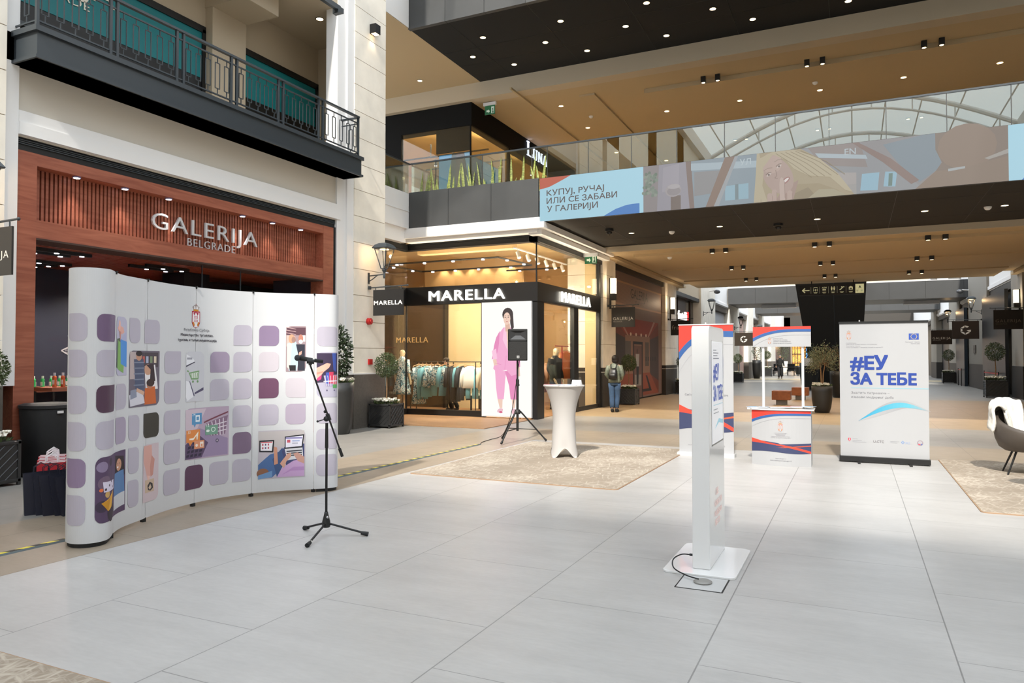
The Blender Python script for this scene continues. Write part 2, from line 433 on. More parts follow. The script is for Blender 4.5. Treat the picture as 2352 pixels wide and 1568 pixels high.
# =============================================================== SETTING
XF = -9.65
st('floor', MB().add([(-30, -45, 0), (30, -45, 0), (30, 130, 0), (-30, 130, 0)], [(0, 1, 2, 3)]), M_FLOOR)

def stone(name, x0, x1, y0, y1, z0, z1, zs=.565, face=None, base=None):
    """stone clad pier with grooved courses, granite base below z0"""
    mb = MB(); z = z0
    mb.box(x0 + .015, x1 - .015, y0 + .015, y1 - .015, base or 0, z1, 1)
    while z < z1 - .02:
        mb.box(x0, x1, y0, y1, z + .008, min(z + zs, z1) - .004, 0); z += zs
    o = st(name, mb, [M_STONE, M_JOINT]); return o
def granite(name, x0, x1, y0, y1, z1, m=None, lip=True):
    mb = MB().box(x0 - .012, x1 + .012, y0 - .012, y1 + .012, 0, z1, 0).box(x0 - .02, x1 + .02, y0 - .02, y1 + .02, 0, .1, 0)
    if lip: mb.box(x0 - .02, x1 + .02, y0 - .02, y1 + .02, z1 - .14, z1 - .12, 1)
    return st(name, mb, [m or M_GRAN, M_STONE])

# ---- left facade
stone('wall_left', -11.4, XF + .06, 2.6, 5.48, 1.15, 11)
granite('trim_1', -11.4, XF + .06, 2.6, 5.48, 1.15, lip=False)
st('wall_left_strip', MB().box(-11.4, XF, 5.48, 5.67, 1.15, 11), M_WHITE)
st('wall_left_strip', MB().box(-11.2, XF, 12.0, 12.5, 0, 5.3).box(-9.95, XF, 12.0, 12.5, 5.3, 11).box(-9.95, XF + .04, 12.28, 12.5, 1.15, 11), M_WHITE)
st('wall_left_strip', MB().box(-11.2, XF + .05, 12.0, 12.5, 0, 1.15), M_GRAN)
stone('wall_left_pier', -9.95, XF + .06, 12.5, 13.62, 1.15, 11); st('wall_left_core', MB().box(-11.2, -9.95, 12.5, 13.6, 0, 5.2), M_STONE)
granite('trim_2', -9.95, XF + .06, 12.5, 13.62, 1.15, lip=False)
st('trim_3', MB().box(XF - .05, XF + .075, 12.25, 13.64, 1.15, 1.175), M_WHITE)
# wall band between shopfront and balcony, stepped cornice
st('wall_left_band', MB().box(-11.2, XF - .04, 5.67, 12.0, 4.34, 5.3), mat('white_render_shaded', '#cfc8bc', .8))  # white render darkened and warmed to imitate balcony shade and wood bounce
st('trim_4', MB().box(XF - .1, XF + .03, 5.67, 12.1, 4.37, 4.53).box(XF - .1, XF + .012, 5.67, 12.08, 4.53, 4.68), M_WHITE)
mb = MB().box(XF - .3, XF - .06, 5.67, 12.0, 4.18, 4.36)
for k in range(4): mb.box(XF - .06, XF - .04, 5.67, 12.0, 4.265 + k * .024, 4.277 + k * .024, 1)
st('trim_5', mb, [M_BLK, M_CHAR])
st('trim_6', MB().box(XF - .25, XF - .03, 11.93, 12.0, 0, 4.2), M_BLK)
# upper gallery behind the balcony
st('wall_left_gallery', MB().box(-11.9, -11.6, 4, 13.55, 5.4, 9).box(-11.62, -11.25, 10.2, 11.06, 5.4, 8.8).box(-11.62, -11.44, 4, 13.5, 7.95, 8.8)
   .box(-11.9, -9.96, 13.5, 13.61, 5.3, 9).box(-11.7, -10.2, 2.6, 5.6, 5.3, 9), M_CREAM)
st('ceiling_gallery', MB().box(-12, -9.66, 5.4, 13.55, 8.8, 9).box(-11.61, -10.4, 10.18, 11.08, 8.35, 8.81), M_CREAM)
st('floor_gallery', MB().box(-12, XF, 5.5, 12.4, 5.28, 5.64).box(-12, -9.95, 12.4, 13.55, 5.28, 5.64), M_CREAM)
for nm, y0, y1 in (('window_1', 6.0, 10.2), ('window_2', 11.06, 13.5)):
    o = st(nm, MB().box(-11.5, -11.46, y0, y1, 5.64, 6.95), M_BLK)
    MB().box(-11.5, -11.45, y0 + .06, y1 - .08, 6.95, 7.84).build('teal_film', M_TEAL, o, label='teal film on the upper glass')
    MB().box(-11.5, -11.42, y0, y1, 7.84, 7.97).box(-11.5, -11.42, y1 - .08, y1, 5.64, 7.9).build('window_frame', M_BLK, o)
    g = MB()
    for k in range(int((y1 - y0) / .62)): g.tube([(-11.4, y0 + .3 + k * .62, 5.64), (-11.4, y0 + .3 + k * .62, 6.6)], .012, 5)
    g.box(-11.42, -11.38, y0, y1, 6.55, 6.62); g.build('inner_rail', M_CHAR, o)
    if nm == 'window_1':
        letters('lettering', 'GALERIJA', 5.65, 8.27, 7.47, .36, lambda u, z, d: (-11.44 + d, u, z), M_STONE, o, bold=.0, depth=.01)
        letters('lettering', 'BELGRADE', 6.55, 7.82, 7.24, .15, lambda u, z, d: (-11.44 + d, u, z), M_STONE, o, bold=-.005, depth=.01)

# ---- left shop shell
st('wall_left_shop', MB().box(-13.6, -13.5, 4, 13.5, 0, 3.4).box(-13.6, -11.2, 13.4, 13.5, 0, 3.4).box(-13.6, XF - .45, 4, 4.1, 0, 3.4), mat('midnight_blue_paint', '#262a3c', .6))
st('ceiling_shop', MB().box(-13.6, -11.2, 4, 13.5, 3.26, 3.4).box(-11.2, XF - .3, 4, 12, 3.26, 3.4), mat('dark_void', '#1b0d08', .8))
mb = MB(); y = 4.2
while y < 13.3: mb.box(-13.5, XF - .45 if y < 11.9 else -11.2, y, y + .075, 3.16, 3.25); y += .105
st('ceiling_slats', mb, M_WOODD)
st('wall_left_shop_end', MB().box(-11.3, -10.02, 11.94, 11.99, 0, 3.2), mat('midnight_blue_paint'))
st('floor_shop', MB().box(-13.5, XF - .3, 4.1, 12, .0, .006), wood_mat('shop_floor', '#8a6248', '#a87a58', (1, 1, 1)))
# ---- atrium right side (beyond the frame) and back, sky roof ribs
mb = MB()
for k in range(9): mb.box(9.6, 11, -42 + k * 7, -40.2 + k * 7, 0, 16)
mb.box(9.7, 11, -42, 20, 4.4, 5.6).box(9.7, 11, -42, 20, 9.4, 10.8)
st('wall_right', mb.box(11, 11.2, -42, 34, 0, 13), M_STONE)
st('wall_back', MB().box(-12, 12, -43, -42, 0, 12), M_CREAM)
mb = MB()
for k in range(7): mb.box(-11, XF, -42 + k * 7, -40.2 + k * 7, 0, 16)
mb.box(-11.4, -11, -42, 2.6, 0, 16).box(-11, XF, -42, 2.6, 4.4, 5.6).box(-11.4, XF, -42, 13.7, 10.95, 16)
st('wall_left_near', mb, M_STONE)
# unseen third level bridge added behind the camera to shade the near floor
st('shade_bridge', MB().box(-9.6, 9.6, -9.8, -4.8, 10.1, 10.9), M_GREY)
# roof trusses and glazing bars
for k in range(6):
    y = -40 + k * 9
    mb = MB(); P = [(-9.6 + 19.2 * t / 16, y, 16 + 3.2 * math.sin(math.pi * t / 16)) for t in range(17)]
    mb.tube(P, .16, 8); mb.tube([(a, b, c - .9) for a, b, c in P[1:-1]], .08, 6)
    for p in P[1:-1:2]: mb.tube([p, (p[0], p[1], p[2] - .9)], .05, 6)
    st('roof_truss', mb, M_WHITE)
for k in range(9):
    x = -8.4 + k * 2.1; z = 16.1 + 3.2 * math.sin(math.pi * (x + 9.6) / 19.2)
    st('roof_glazing_bar', MB().tube([(x, -42, z), (x, 15, z)], .05, 6), M_WHITE)
st('roof_edge', MB().box(-11.4, -9.3, -42, 15, 15.4, 16.3).box(9.3, 11.2, -42, 15, 15.4, 16.3).box(-12, 12, 12.5, 16, 15.4, 16.3), M_WHITE)

# ---- centre: shop block wall, balcony plane Y = 15.9
st('wall_centre_upper', MB().box(-11.4, -10.46, 13.62, 16.1, 4.86, 5.78).box(-11.4, -10.44, 13.62, 16.1, 5.3, 5.31), M_WHITE)
st('trim_7', MB().box(-11.2, -10.55, 13.62, 15.9, 4.5, 4.88).box(-10.7, -6.73, 15.83, 16.6, 4.6, 4.74).box(-10.6, -6.85, 15.95, 16.6, 4.52, 4.6)
   .box(-6.73, -6.62, 15.83, 21.4, 4.6, 4.74).box(-7.1, -6.76, 16.02, 21.4, 4.48, 4.6).box(-10.75, -6.75, 15.86, 16.6, 4.739, 4.86), M_WHITE)
mb = MB().box(-10.95, -10.72, 13.6, 16.4, 4.36, 4.52).box(-10.95, -6.98, 16.28, 16.5, 4.36, 4.52).box(-7.2, -6.96, 16.28, 21.25, 4.36, 4.52)
for k in range(3): mb.box(-10.9, -6.93, 16.25, 16.28, 4.49 + k * .03, 4.5 + k * .03, 1).box(-6.96, -6.92, 16.28, 21.25, 4.49 + k * .03, 4.5 + k * .03, 1)
st('trim_8', mb, [M_BLK, M_CHAR])
# third level: wall end, dark bridge with panelled face
st('wall_centre_top', MB().box(-12, -10.45, 13.62, 15.88, 10.12, 12.5), M_WHITE)
mb = MB()
for k in range(12): mb.box(-10.47 + k * 1.12, -9.36 + k * 1.12, 15.86, 15.98, 10.08, 11.3)
mb.box(-10.46, 3.2, 15.9, 19.9, 10.12, 11.2)
st('bridge_top', mb, M_GREY)
mb = MB().box(-10.46, 9.5, 15.99, 19.9, 10.1, 10.13)
for k in range(8): mb.box(-10.46 + k * 2.22 + 1.1, -10.46 + k * 2.22 + 1.108, 15.99, 19.9, 10.097, 10.1, 1)
for y in (17.64, 18.62): mb.box(-10.46, 9.5, y, y + .008, 10.097, 10.1, 1)
st('soffit_top', mb, [mat('black_soffit', '#100f0d', .85), M_BLK])
st('ceiling_upper_side', MB().box(-16, -10.46, 13.6, 19.9, 10.1, 10.3), M_CEIL)
st('beam_upper', MB().box(-16, 9.5, 19.9, 20.35, 9.6, 10.3), M_CREAM)
mb = MB().box(-16, 9.5, 20.35, 32, 9.6, 9.9)
mb.box(-5.65, 5.2, 21.35, 27.2, 9.47, 9.62)                      # lowered tray
mb.box(-9.26, -9.2, 19.5, 30, 9.54, 9.6).box(-7.6, -7.1, 21, 30, 9.54, 9.6)
st('ceiling_upper', mb, M_CEIL)
st('wall_upper_far', MB().box(-16, 9.5, 31.5, 31.8, 5.4, 9.6).box(-6.2, -5.2, 31, 31.5, 5.4, 9.6).box(2, 3, 31, 31.5, 5.4, 9.6), M_CEIL2)
st('floor_upper', MB().box(-16, 6, 16.6, 31.5, 4.95, 5.4).box(-6.7, 9.5, 16.0, 20.6, 4.85, 5.4), M_CREAM)
st('floor_upper', MB().box(-16, -10.5, 13.7, 16.7, 4.95, 5.4), M_CREAM)
# bridge at first floor: dark soffit
mb = MB().box(-6.75, 9.5, 15.98, 20.62, 4.78, 4.86)
for k in range(8): mb.box(-5.6 + k * 1.6, -5.593 + k * 1.6, 15.98, 20.6, 4.777, 4.78, 1)
for y in (17.2, 19.4): mb.box(-6.75, 9.5, y, y + .007, 4.777, 4.78, 1)
st('soffit_lower', mb, [M_SOFF, M_BLK])
# passage ceiling, stepping down
st('ceiling_passage', MB().box(-7.2, 9.5, 20.6, 21.85, 4.68, 4.95).box(-7.2, 9.5, 21.85, 32.0, 4.72, 4.95)
   .box(-6.1, 4.7, 21.72, 25.4, 4.60, 4.73).box(-6.1, 4.7, 25.4, 29.0, 4.565, 4.73).box(-6.1, 4.7, 29.0, 31.9, 4.53, 4.73)
   .box(-7.1, -6.72, 21.2, 32.4, 4.6, 4.7).box(5.3, 5.7, 21.2, 32.4, 4.6, 4.7), M_CEIL)
st('beam_passage', MB().box(-6.95, 9.5, 20.58, 20.64, 4.62, 4.96), M_CREAM)
st('sun_block_upper', MB().box(-16, 10, 20.4, 31.8, 11.3, 15), M_CREAM)  # unseen mass added above the passage to block sun from the far mall
# ---- left side of the passage: piers
def pier(x0, x1, y0, y1, z=4.62, n=0, m=None):
    stone('wall_passage_pier', x0, x1, y0, y1, 1.2, z, .72)
    granite('trim_%d' % n, x0, x1, y0, y1, 1.2, M_GRAND)
pier(-8.1, -6.95, 21.3, 22.6, n=9)
pier(-8.1, -6.98, 29.55, 31.6, n=10)
st('wall_passage_left', MB().box(-8.2, -7.05, 22.6, 29.6, 4.6, 5).box(-8.2, -7.05, 31.6, 37.1, 4.45, 5.4), M_CREAM)
st('trim_11', MB().box(-7.6, -7.04, 22.6, 29.6, 4.42, 4.6).box(-7.6, -7.04, 31.6, 37.1, 4.3, 4.47), M_BLK)
st('wall_passage_hoarding', MB().box(-7.5, -7.2, 22.6, 29.55, 0, 4.42), M_GRAND)
# ---- far atrium, left wall
def farwall(side, X, segs):
    s = 1 if side == 'left' else -1
    mbw = MB(); mbp = MB(); mbg = MB(); mbb = MB()
    for y0, y1, kind in segs:
        a, b = (X - s * 1.2, X)
        if kind == 'p':
            mbp.box(a, b + s * .1, y0, y1, 1.2, 8); mbg.box(a, b + s * .12, y0, y1, 0, 1.2)
        else:
            mbw.box(a, b, y0, y1, 4.55, 8); mbb.box(a, b - s * .25, y0, y1, 0, 4.3); mbb.box(a, b - s * .02, y0, y1, 4.25, 4.6)
            mbw.box(b - s * .1, b + s * .06, y0, y1, 4.6, 4.75)
    st('wall_far_%s' % side, mbw, M_WHITE); st('wall_far_%s_pier' % side, mbp, M_STONE if s > 0 else mat('stone_in_shade', '#8c867c', .75))  # right piers: same stone, darkened in colour to stand in for shade
    st('trim_far_%s' % side, mbg, M_GRAN if side == 'left' else mat('granite_in_shade', '#26221e', .6)); st('wall_far_%s_shopfront' % side, mbb, mat('far_shopfront_' + side, '#4a423a' if side == 'left' else '#101215', .4))  # right pier bases: shade put into a darker granite colour
farwall('left', -7.05, [(37.1, 41.2, 'p'), (41.2, 46.3, 's'), (46.3, 50.5, 'p'), (50.5, 55, 's'), (55, 58, 'p'), (58, 62, 's'), (62, 65.5, 'p'), (65.5, 71, 's'), (71, 75, 'p'), (75, 95, 's')])
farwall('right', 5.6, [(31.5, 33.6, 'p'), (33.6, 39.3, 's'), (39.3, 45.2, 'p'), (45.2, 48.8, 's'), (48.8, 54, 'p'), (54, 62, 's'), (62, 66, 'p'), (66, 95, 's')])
st('wall_far_end', MB().box(-16, 12, 95, 95.5, 0, 16), M_CREAM)
st('wall_passage_right', MB().box(5.6, 6.4, 20.6, 31.5, 0, 5), M_GRAND)
# far grey bridges
for y, z0, z1, d in ((46, 4.8, 5.75, 4), (60, 5.0, 6.0, 4)):
    mb = MB().box(-7, 5.6, y, y + d, z0, z1)
    for k in range(7): mb.box(-5.4 + k * 1.8, -5.39 + k * 1.8, y - .005, y, z0, z1, 1)
    mb.box(-7, 5.6, y + .05, y + .3, z1 + .02, z1 + .06, 2)
    bf = st('bridge_far', mb, [M_GREY, M_BLK, M_SILV])
    if y == 46:
        for x0, x1 in ((-5.2, -3.2), (2.6, 4.4)): MB().box(x0, x1, y + 1.5, y + 2, z0 - .2, z0).build('strip_light', M_SILV, bf, label='bright strip light under the bridge')
# =============================================================== BALCONY with its railing
bal = thing('balcony', 'dark grey steel balcony with rectangle-pattern railing above the red wood shopfront', 'balcony', (-9.4, 8.9, 5.24))
MB().box(-9.7, -9.18, 5.60, 12.19, 5.24, 5.62).box(-9.7, -9.14, 5.56, 12.23, 5.58, 5.65).box(-9.7, -9.15, 5.57, 12.22, 5.24, 5.28).build('slab', M_CHAR, bal)
rails = MB(); posts = []
XR = -9.22
rails.box(XR - .03, XR + .03, 5.62, 12.15, 6.45, 6.485).box(XR - .012, XR + .012, 5.62, 12.15, 6.33, 6.35).box(XR - .012, XR + .012, 5.62, 12.15, 5.72, 5.74)
for y in (5.62, 12.15): rails.box(-9.66, XR, y - .02, y + .02, 6.45, 6.485).box(-9.66, XR, y - .01, y + .01, 6.33, 6.35).box(-9.66, XR, y - .01, y + .01, 5.72, 5.74)
rails.build('handrail', M_CHAR, bal)
ys = [5.62, 6.61, 6.71, 7.69, 7.81, 8.75, 8.87, 9.83, 9.95, 10.9, 11.03, 12.13]
for y in ys: MB().box(XR - .02, XR + .02, y - .018, y + .018, 5.64, 6.47).build('post', M_CHAR, bal)
for i in range(6):
    a, b = ys[2 * i], ys[2 * i + 1]; mb = MB()
    for k in range(5):
        c = a + (b - a) * (k + .5) / 5; w = .045; t = .006
        for q in (c - w, c + w): mb.box(XR - t, XR + t, q - t, q + t, 5.83, 6.24)
        for z in (5.83, 6.24): mb.box(XR - t, XR + t, c - w, c + w, z - t, z + t)
        mb.box(XR - t, XR + t, c - t, c + t, 6.24, 6.34).box(XR - t, XR + t, c - t, c + t, 5.73, 5.83)
    mb.build('railing_panel', M_CHAR, bal)
for y in (5.62, 12.15):
    mb = MB(); c = -9.43; w = .045; t = .006
    for q in (c - w, c + w): mb.box(q - t, q + t, y - t, y + t, 5.83, 6.24)
    for z in (5.83, 6.24): mb.box(c - w, c + w, y - t, y + t, z - t, z + t)
    mb.box(c - t, c + t, y - t, y + t, 6.24, 6.34).box(c - t, c + t, y - t, y + t, 5.73, 5.83).build('railing_panel', M_CHAR, bal)
o = MB().box(-9.34, -9.26, 9.6, 11.6, 8.46, 8.56).box(-9.4, -9.2, 11.52, 11.62, 8.4, 8.5).build('canopy_bar', M_CHAR, None, label='dark steel bar at the top of the frame above the balcony', cat='bar')

# =============================================================== red wood shopfront portal
portal = thing('shopfront_portal', 'red cherry wood shopfront portal with vertical slats and steel letters', 'shopfront', (-9.8, 8.8, 0))
mb = MB()
mb.box(-10.0, XF - .03, 5.67, 5.93, 0, 4.18).box(-10.0, XF - .03, 11.62, 11.93, 0, 4.18)
mb.box(-10.1, XF - .034, 5.93, 11.62, 3.07, 3.31).box(-10.1, XF - .034, 5.93, 11.62, 4.02, 4.18)
mb.build('frame', M_WOODR, portal)
MB().box(-10.1, -9.93, 5.9, 11.65, 3.3, 4.05).build('backing', mat('slat_backing', '#35190f', .8), portal)
mb = MB(); y = 5.99
while y < 11.6: mb.box(-9.93, -9.88, y, y + .038, 3.31, 4.02); y += .0605
mb.build('slats', M_WOODR, portal)
MB().box(-10.1, XF - .03, 5.93, 11.62, 3.05, 3.075).build('soffit_board', mat('portal_soffit', '#3f2b24', .7), portal)
frx = lambda u, z, d: (-9.86 + d, u, z)
letters('lettering', 'GALERIJA', 7.78, 9.98, 3.52, .27, frx, M_SILV, portal, bold=-.004, depth=.035, sp=1.15)
letters('lettering', 'BELGRADE', 8.46, 9.47, 3.34, .135, frx, M_SILV, portal, bold=-.012, depth=.02, sp=1.15)
for i, y in enumerate((6.52, 7.26, 8.02, 9.55, 10.28, 11.04)):
    d = thing('recessed_spotlight', 'round recessed spotlight over the red wood slats, %s from the left' % ORD[i], 'spotlight', (-9.76, y, 4.02), 'spotlights over the wood slats')
    MB().lathe([(.055, 4.0), (.055, 4.022)], (-9.76, y), 16).build('trim_ring', mat('blueish_ring', '#8a86b0', .4), d)
    MB().lathe([(.042, 3.996), (.042, 4.002)], (-9.76, y), 16).build('lens', M_LAMPW, d)
    light('spot_slats', 'SPOT', (-9.76, y, 3.98), 34, (1, .93, .85), rot=(0, R(-14), 0), size=.03, spot=85)
# shop interior: glass panes, flower line drawing, track lights
sw = MB()
for y in (8.76, 9.6): sw.box(-9.86, -9.84, y - .006, y + .006, 0, 3.07)
st('window_3', MB().box(-9.86, -9.85, 5.93, 11.62, .0, 3.06), glass('shop_glass_clear', (.97, .97, .97, 1), 0, k=.02)); sw.build('mullion', M_CHAR, bpy.data.objects['window_3'])
A = Art(fX(-13.49))
for a, l, w in ((150, .62, .13), (120, .7, .15), (178, .66, .14), (95, .72, .15), (205, .5, .12), (60, .68, .15), (30, .62, .14), (5, .66, .14)):
    ca, sa = math.cos(R(a)), math.sin(R(a)); P = []
    for side in (1, -1):
        Q = []
        for k in range(13):
            t = k / 12; ww = math.sin(math.pi * t ** .8) * w * side
            Q.append((9.42 + ca * l * t - sa * ww, 1.62 + sa * l * t + ca * ww))
        A.line(Q, .022, '#c4c3c8')
    for q in (-.5, 0, .5):
        A.line([(9.42 + ca * l * t - sa * math.sin(math.pi * t) * w * q, 1.62 + sa * l * t + ca * math.sin(math.pi * t) * w * q) for t in (.25, .4, .6, .8, .9)], .009, '#a9a8ae')
A.build('flower_line_drawing', None, label='white line drawing of a flower on the dark blue shop wall', cat='wall art')
for i, (x, y) in enumerate(((-11.0, 7.15), (-11.3, 7.0), (-12.4, 7.75), (-12.7, 7.7), (-13.0, 7.65), (-11.2, 9.2), (-11.5, 9.1))):
    t = thing('track_light', 'black track light bar under the red slatted ceiling, %s of seven' % ORD[i], 'track light', (x, y, 3.12), 'track lights on the slatted shop ceiling')
    MB().box(x - .03, x + .03, y - .45, y + .45, 3.1, 3.15).build('bar', M_BLK, t)
    MB().lathe([(.035, 3.09), (.035, 3.1)], (x, y - .1), 10).build('lens', M_LAMPW, t); MB().lathe([(.035, 3.09), (.035, 3.1)], (x, y + .3), 10).build('lens', M_LAMPW, t)
for x, y in ((-11.0, 7.15), (-12.4, 7.75), (-11.2, 9.2), (-12.6, 9.6)): light('shop_light', 'SPOT', (x, y, 3.06), 150, (1, .88, .76), size=.03, spot=150)
st('wall_left_shop_dark', MB().box(-12.2, -11.8, 10.3, 13.3, 0, 3.05).box(-12.2, -11.6, 9.9, 10.5, 0, 3.15), mat('near_black_panel', '#12161f', .4))

# bottles and shelving
def bottle(kind, col, cap, h=.2, r=.033):
    root = thing('lotion_bottle', 'x', 'bottle', (0, 0, 0))
    MB().loft([(0, 0, 0, r, r * .7), (0, 0, h * .72, r, r * .7), (0, 0, h * .8, r * .5, r * .45)], 12, p=3).build('body', mat(kind, col, .25), root, smooth=False)
    MB().lathe([(r * .52, h * .8), (r * .55, h)], (0, 0), 10).build('cap', mat(kind + '_cap', cap, .4), root)
    MB().box(-r * .72, r * .72, -r * .72, r * .72, h * .2, h * .52).build('label_band', mat(kind + '_label', '#f0e8e0', .5), root)
    KIDS[root.name] = list(root.children); return root
def rowof(kind, col, cap, pts, lab, grp, h=.2):
    b = bottle(kind, col, cap, h)
    for i, p in enumerate(pts):
        L_ = lab % ORD[i]
        if i == 0: b.location = p; b['label'] = L_; b['group'] = grp
        else: dup(b, p, 0, L_, grp)
cart = thing('display_trolley', 'black metal display trolley with wooden top beside the folded wall', 'trolley', (-11.05, 7.45, 0))
MB().box(-11.3, -10.8, 6.88, 8.1, 1.0, 1.06).build('top_board', wood_mat('trolley_wood', '#8a4f38', '#a3654a'), cart)
for x, y in ((-11.28, 6.9), (-10.84, 6.9), (-11.28, 8.06), (-10.84, 8.06)): MB().box(x, x + .03, y, y + .03, .05, 1.0).build('post', M_BLK, cart)
for z in (.53, .2, .06): MB().box(-11.3, -10.82, 6.88, 8.1, z - .02, z).build('shelf', M_BLK, cart)
rowof('orange_bottle', '#d5663a', '#d8d4dc', [(-10.9, 6.98 + k * .13, 1.06) for k in range(5)], 'orange lotion bottle on the trolley top, %s from the left', 'orange bottles on the trolley top', .22)
rowof('violet_bottle', '#b9a7d0', '#c8502c', [(-10.92, 6.98 + k * .13, .53) for k in range(5)], 'violet bottle with orange cap on the middle trolley shelf, %s from the left', 'violet bottles on the middle trolley shelf', .26)
rowof('grey_bottle', '#9a98a4', '#8c8a94', [(-10.92, 6.98 + k * .14, .2) for k in range(5)], 'grey pouch bottle on the low trolley shelf, %s from the left', 'grey bottles on the low trolley shelf', .2)
sh = thing('wall_shelf', 'dark wooden wall shelves with green bottles behind the trolley', 'shelf', (-12.6, 7.9, .5))
for z in (.99, .35): MB().box(-13.45, -12.3, 7.1, 9.2, z - .06, z).build('board', wood_mat('shelf_wood', '#7a4c3a', '#8f5a44'), sh)
for y in (7.1, 9.14): MB().box(-13.45, -12.35, y, y + .05, 0, .95).build('upright', M_BLK, sh)
rowof('green_bottle', '#3fae62', '#d8e4d4', [(-12.4, 7.45 + k * .145, .99) for k in range(6)], 'green bottle on the upper wall shelf, %s from the left', 'green bottles on the upper wall shelf', .21)
rowof('green_bottle_low', '#38a85c', '#9aa8a0', [(-12.4, 7.45 + k * .16, .35) for k in range(5)], 'green bottle on the lower wall shelf, %s from the left', 'green bottles on the lower wall shelf', .23)
tub = thing('equipment_case', 'tall black cloth-covered case standing between planter and bags', 'case', (-9.45, 5.98, 0))
MB().loft([(-9.45, 5.98, 0, .27, .27), (-9.45, 5.98, .02, .3, .3), (-9.45, 5.98, .5, .28, .28), (-9.45, 5.98, .84, .3, .3), (-9.45, 5.98, .88, .28, .28)], 20, p=2.6).build('body', mat('black_nylon', '#101012', .75), tub, smooth=True)
MB().loft([(-9.45, 5.98, .86, .31, .31), (-9.45, 5.98, .9, .31, .31), (-9.45, 5.98, .92, .26, .26)], 20, p=2.6).build('lid', mat('black_nylon_lid', '#1a1a1d', .7), tub)
MB().box(-9.15, -9.13, 5.9, 5.97, .8, .83).build('zip_tab', M_SILV, tub)

# gift bags
def giftbag(w, d, h, m, mh, lab, open_=.02, stripes=None):
    root = thing('gift_bag', lab, 'bag', (0, 0, 0))
    mb = MB(); mb.add([(-w/2,-d/2,0),(w/2,-d/2,0),(w/2,d/2,0),(-w/2,d/2,0),(-w/2,-d/2,h),(w/2,-d/2,h),(w/2,d/2,h),(-w/2,d/2,h),
                       (-w/2,-.0,h*.55),(w/2,0,h*.55)], [(0,3,2,1),(0,1,5,4),(3,7,6,2),(0,4,8),(0,8,3),(3,8,7),(1,9,5),(1,2,9),(2,6,9),(4,7,8),(5,9,6)])
    mb.build('paper_body', m, root)
    if stripes:
        s = MB()
        s.box(-w/2 - .002, w/2 + .002, -d/2 - .002, -d/2 - .001, h * .6, h + .001).box(-w/2 - .002, w/2 + .002, d/2 + .001, d/2 + .002, h * .6, h + .001).box(w/2 + .001, w/2 + .003, -d/2, d/2, h * .45, h).box(-w/2 - .003, -w/2 - .001, -d/2, d/2, h * .7, h)
        s.box(-w/2 + .01, w/2 - .01, -d/2 + .01, d/2 - .01, h - .03, h - .025)
        s.build('stripe', stripes, root)
    for sgn in (-1, 1):
        P = [(-w * .22, sgn * d * .45, h - .01), (-w * .2, sgn * d * .45, h + .05), (0, sgn * d * .4, h + .085), (w * .2, sgn * d * .45, h + .05), (w * .22, sgn * d * .45, h - .01)]
        MB().tube(P, .004, 5).build('handle', mh, root)
    KIDS[root.name] = list(root.children); return root
M_RED = mat('red_paper', '#b3202c', .6); M_WPAP = mat('white_paper', '#e6e6e8', .6); M_NAVY = mat('navy_paper', '#1c1e30', .5)
M_CORD = mat('white_cord', '#e8e8ec', .7)
b1 = giftbag(.25, .1, .41, M_WPAP, M_CORD, 'x', stripes=M_RED); b2 = giftbag(.3, .1, .40, M_NAVY, M_NAVY, 'x')
n = 0
for r_ in range(6):
    for k in range(3):
        p = (-7.62 - .115 * r_ + .27 * k * .55 + .02 * (r_ % 2), 4.86 + .075 * r_ + .27 * k * .84, 0)
        lab = 'red and white striped gift bag, %s row behind the navy bags, %s from the left' % (ORD[r_], ORD[k])
        rz = R(57 + random.uniform(-5, 5))
        if n == 0: b1.location = p; b1.rotation_euler = (0, 0, rz); b1['label'] = lab; b1['group'] = 'red and white gift bags'
        else: dup(b1, p, rz, lab, 'red and white gift bags')
        n += 1
for k in range(9):
    p = (-7.13 + .085 * k, 4.47 + .035 * k + .02 * (k % 2), 0); lab = 'dark navy paper gift bag leaning in the row, %s from the left' % ORD[k]
    if k == 0: b = b2; b.location = p; b['label'] = lab; b['group'] = 'navy gift bags'
    else: b = dup(b2, p, 0, lab, 'navy gift bags')
    b.rotation_euler = (R(-3), R(-2 - 1.8 * k), R(62 + 2 * k)) if k < 7 else (R(-4), R(-22), R(70))

# =============================================================== Marella shop block
gl = thing('glass_shopfront', 'corner clothing shop glass front in black frames with black fascia', 'shopfront', (-9, 16.4, 0))
MB().box(-10.86, -10.83, 13.62, 16.4, .14, 4.36).box(-10.84, -7.05, 16.39, 16.41, .14, 4.36).box(-7.06, -7.04, 16.4, 21.2, .12, 4.36).build('glass_pane', M_GLASS, gl)
for nm, *b in (('plinth', -10.9, -10.78, 13.62, 16.45, 0, .16), ('plinth', -10.77, -8.46, 16.34, 16.46, 0, .16), ('plinth', -7.1, -7.02, 19.26, 21.09, 0, .12),
               ('door_post', -7.12, -7.0, 18.9, 19.25, 0, 2.91), ('corner_post', -7.16, -7.0, 16.33, 16.75, 0, 2.91), ('mullion', -8.56, -8.505, 16.34, 16.46, .16, 2.91),
               ('mullion', -7.11, -7.0, 21.1, 21.22, 0, 4.4), ('mullion', -7.065, -7.035, 16.375, 16.4, 3.37, 4.4), ('mullion', -10.86, -10.82, 16.37, 16.4, .16, 2.95)):
    MB().box(*b).build(nm, M_BLK, gl)
MB().box(-10.92, -10.78, 13.62, 16.4, 2.93, 3.37).box(-10.9, -6.985, 16.3, 16.5, 2.9, 3.37).box(-7.15, -6.99, 16.5, 21.2, 2.9, 3.37).build('fascia', M_BLK, gl)
letters('lettering', 'MARELLA', -10.06, -7.86, 2.99, .27, lambda u, z, d: (u, 16.28 - d, z), M_GLOW, gl, bold=.009, depth=.03, sp=1.15)
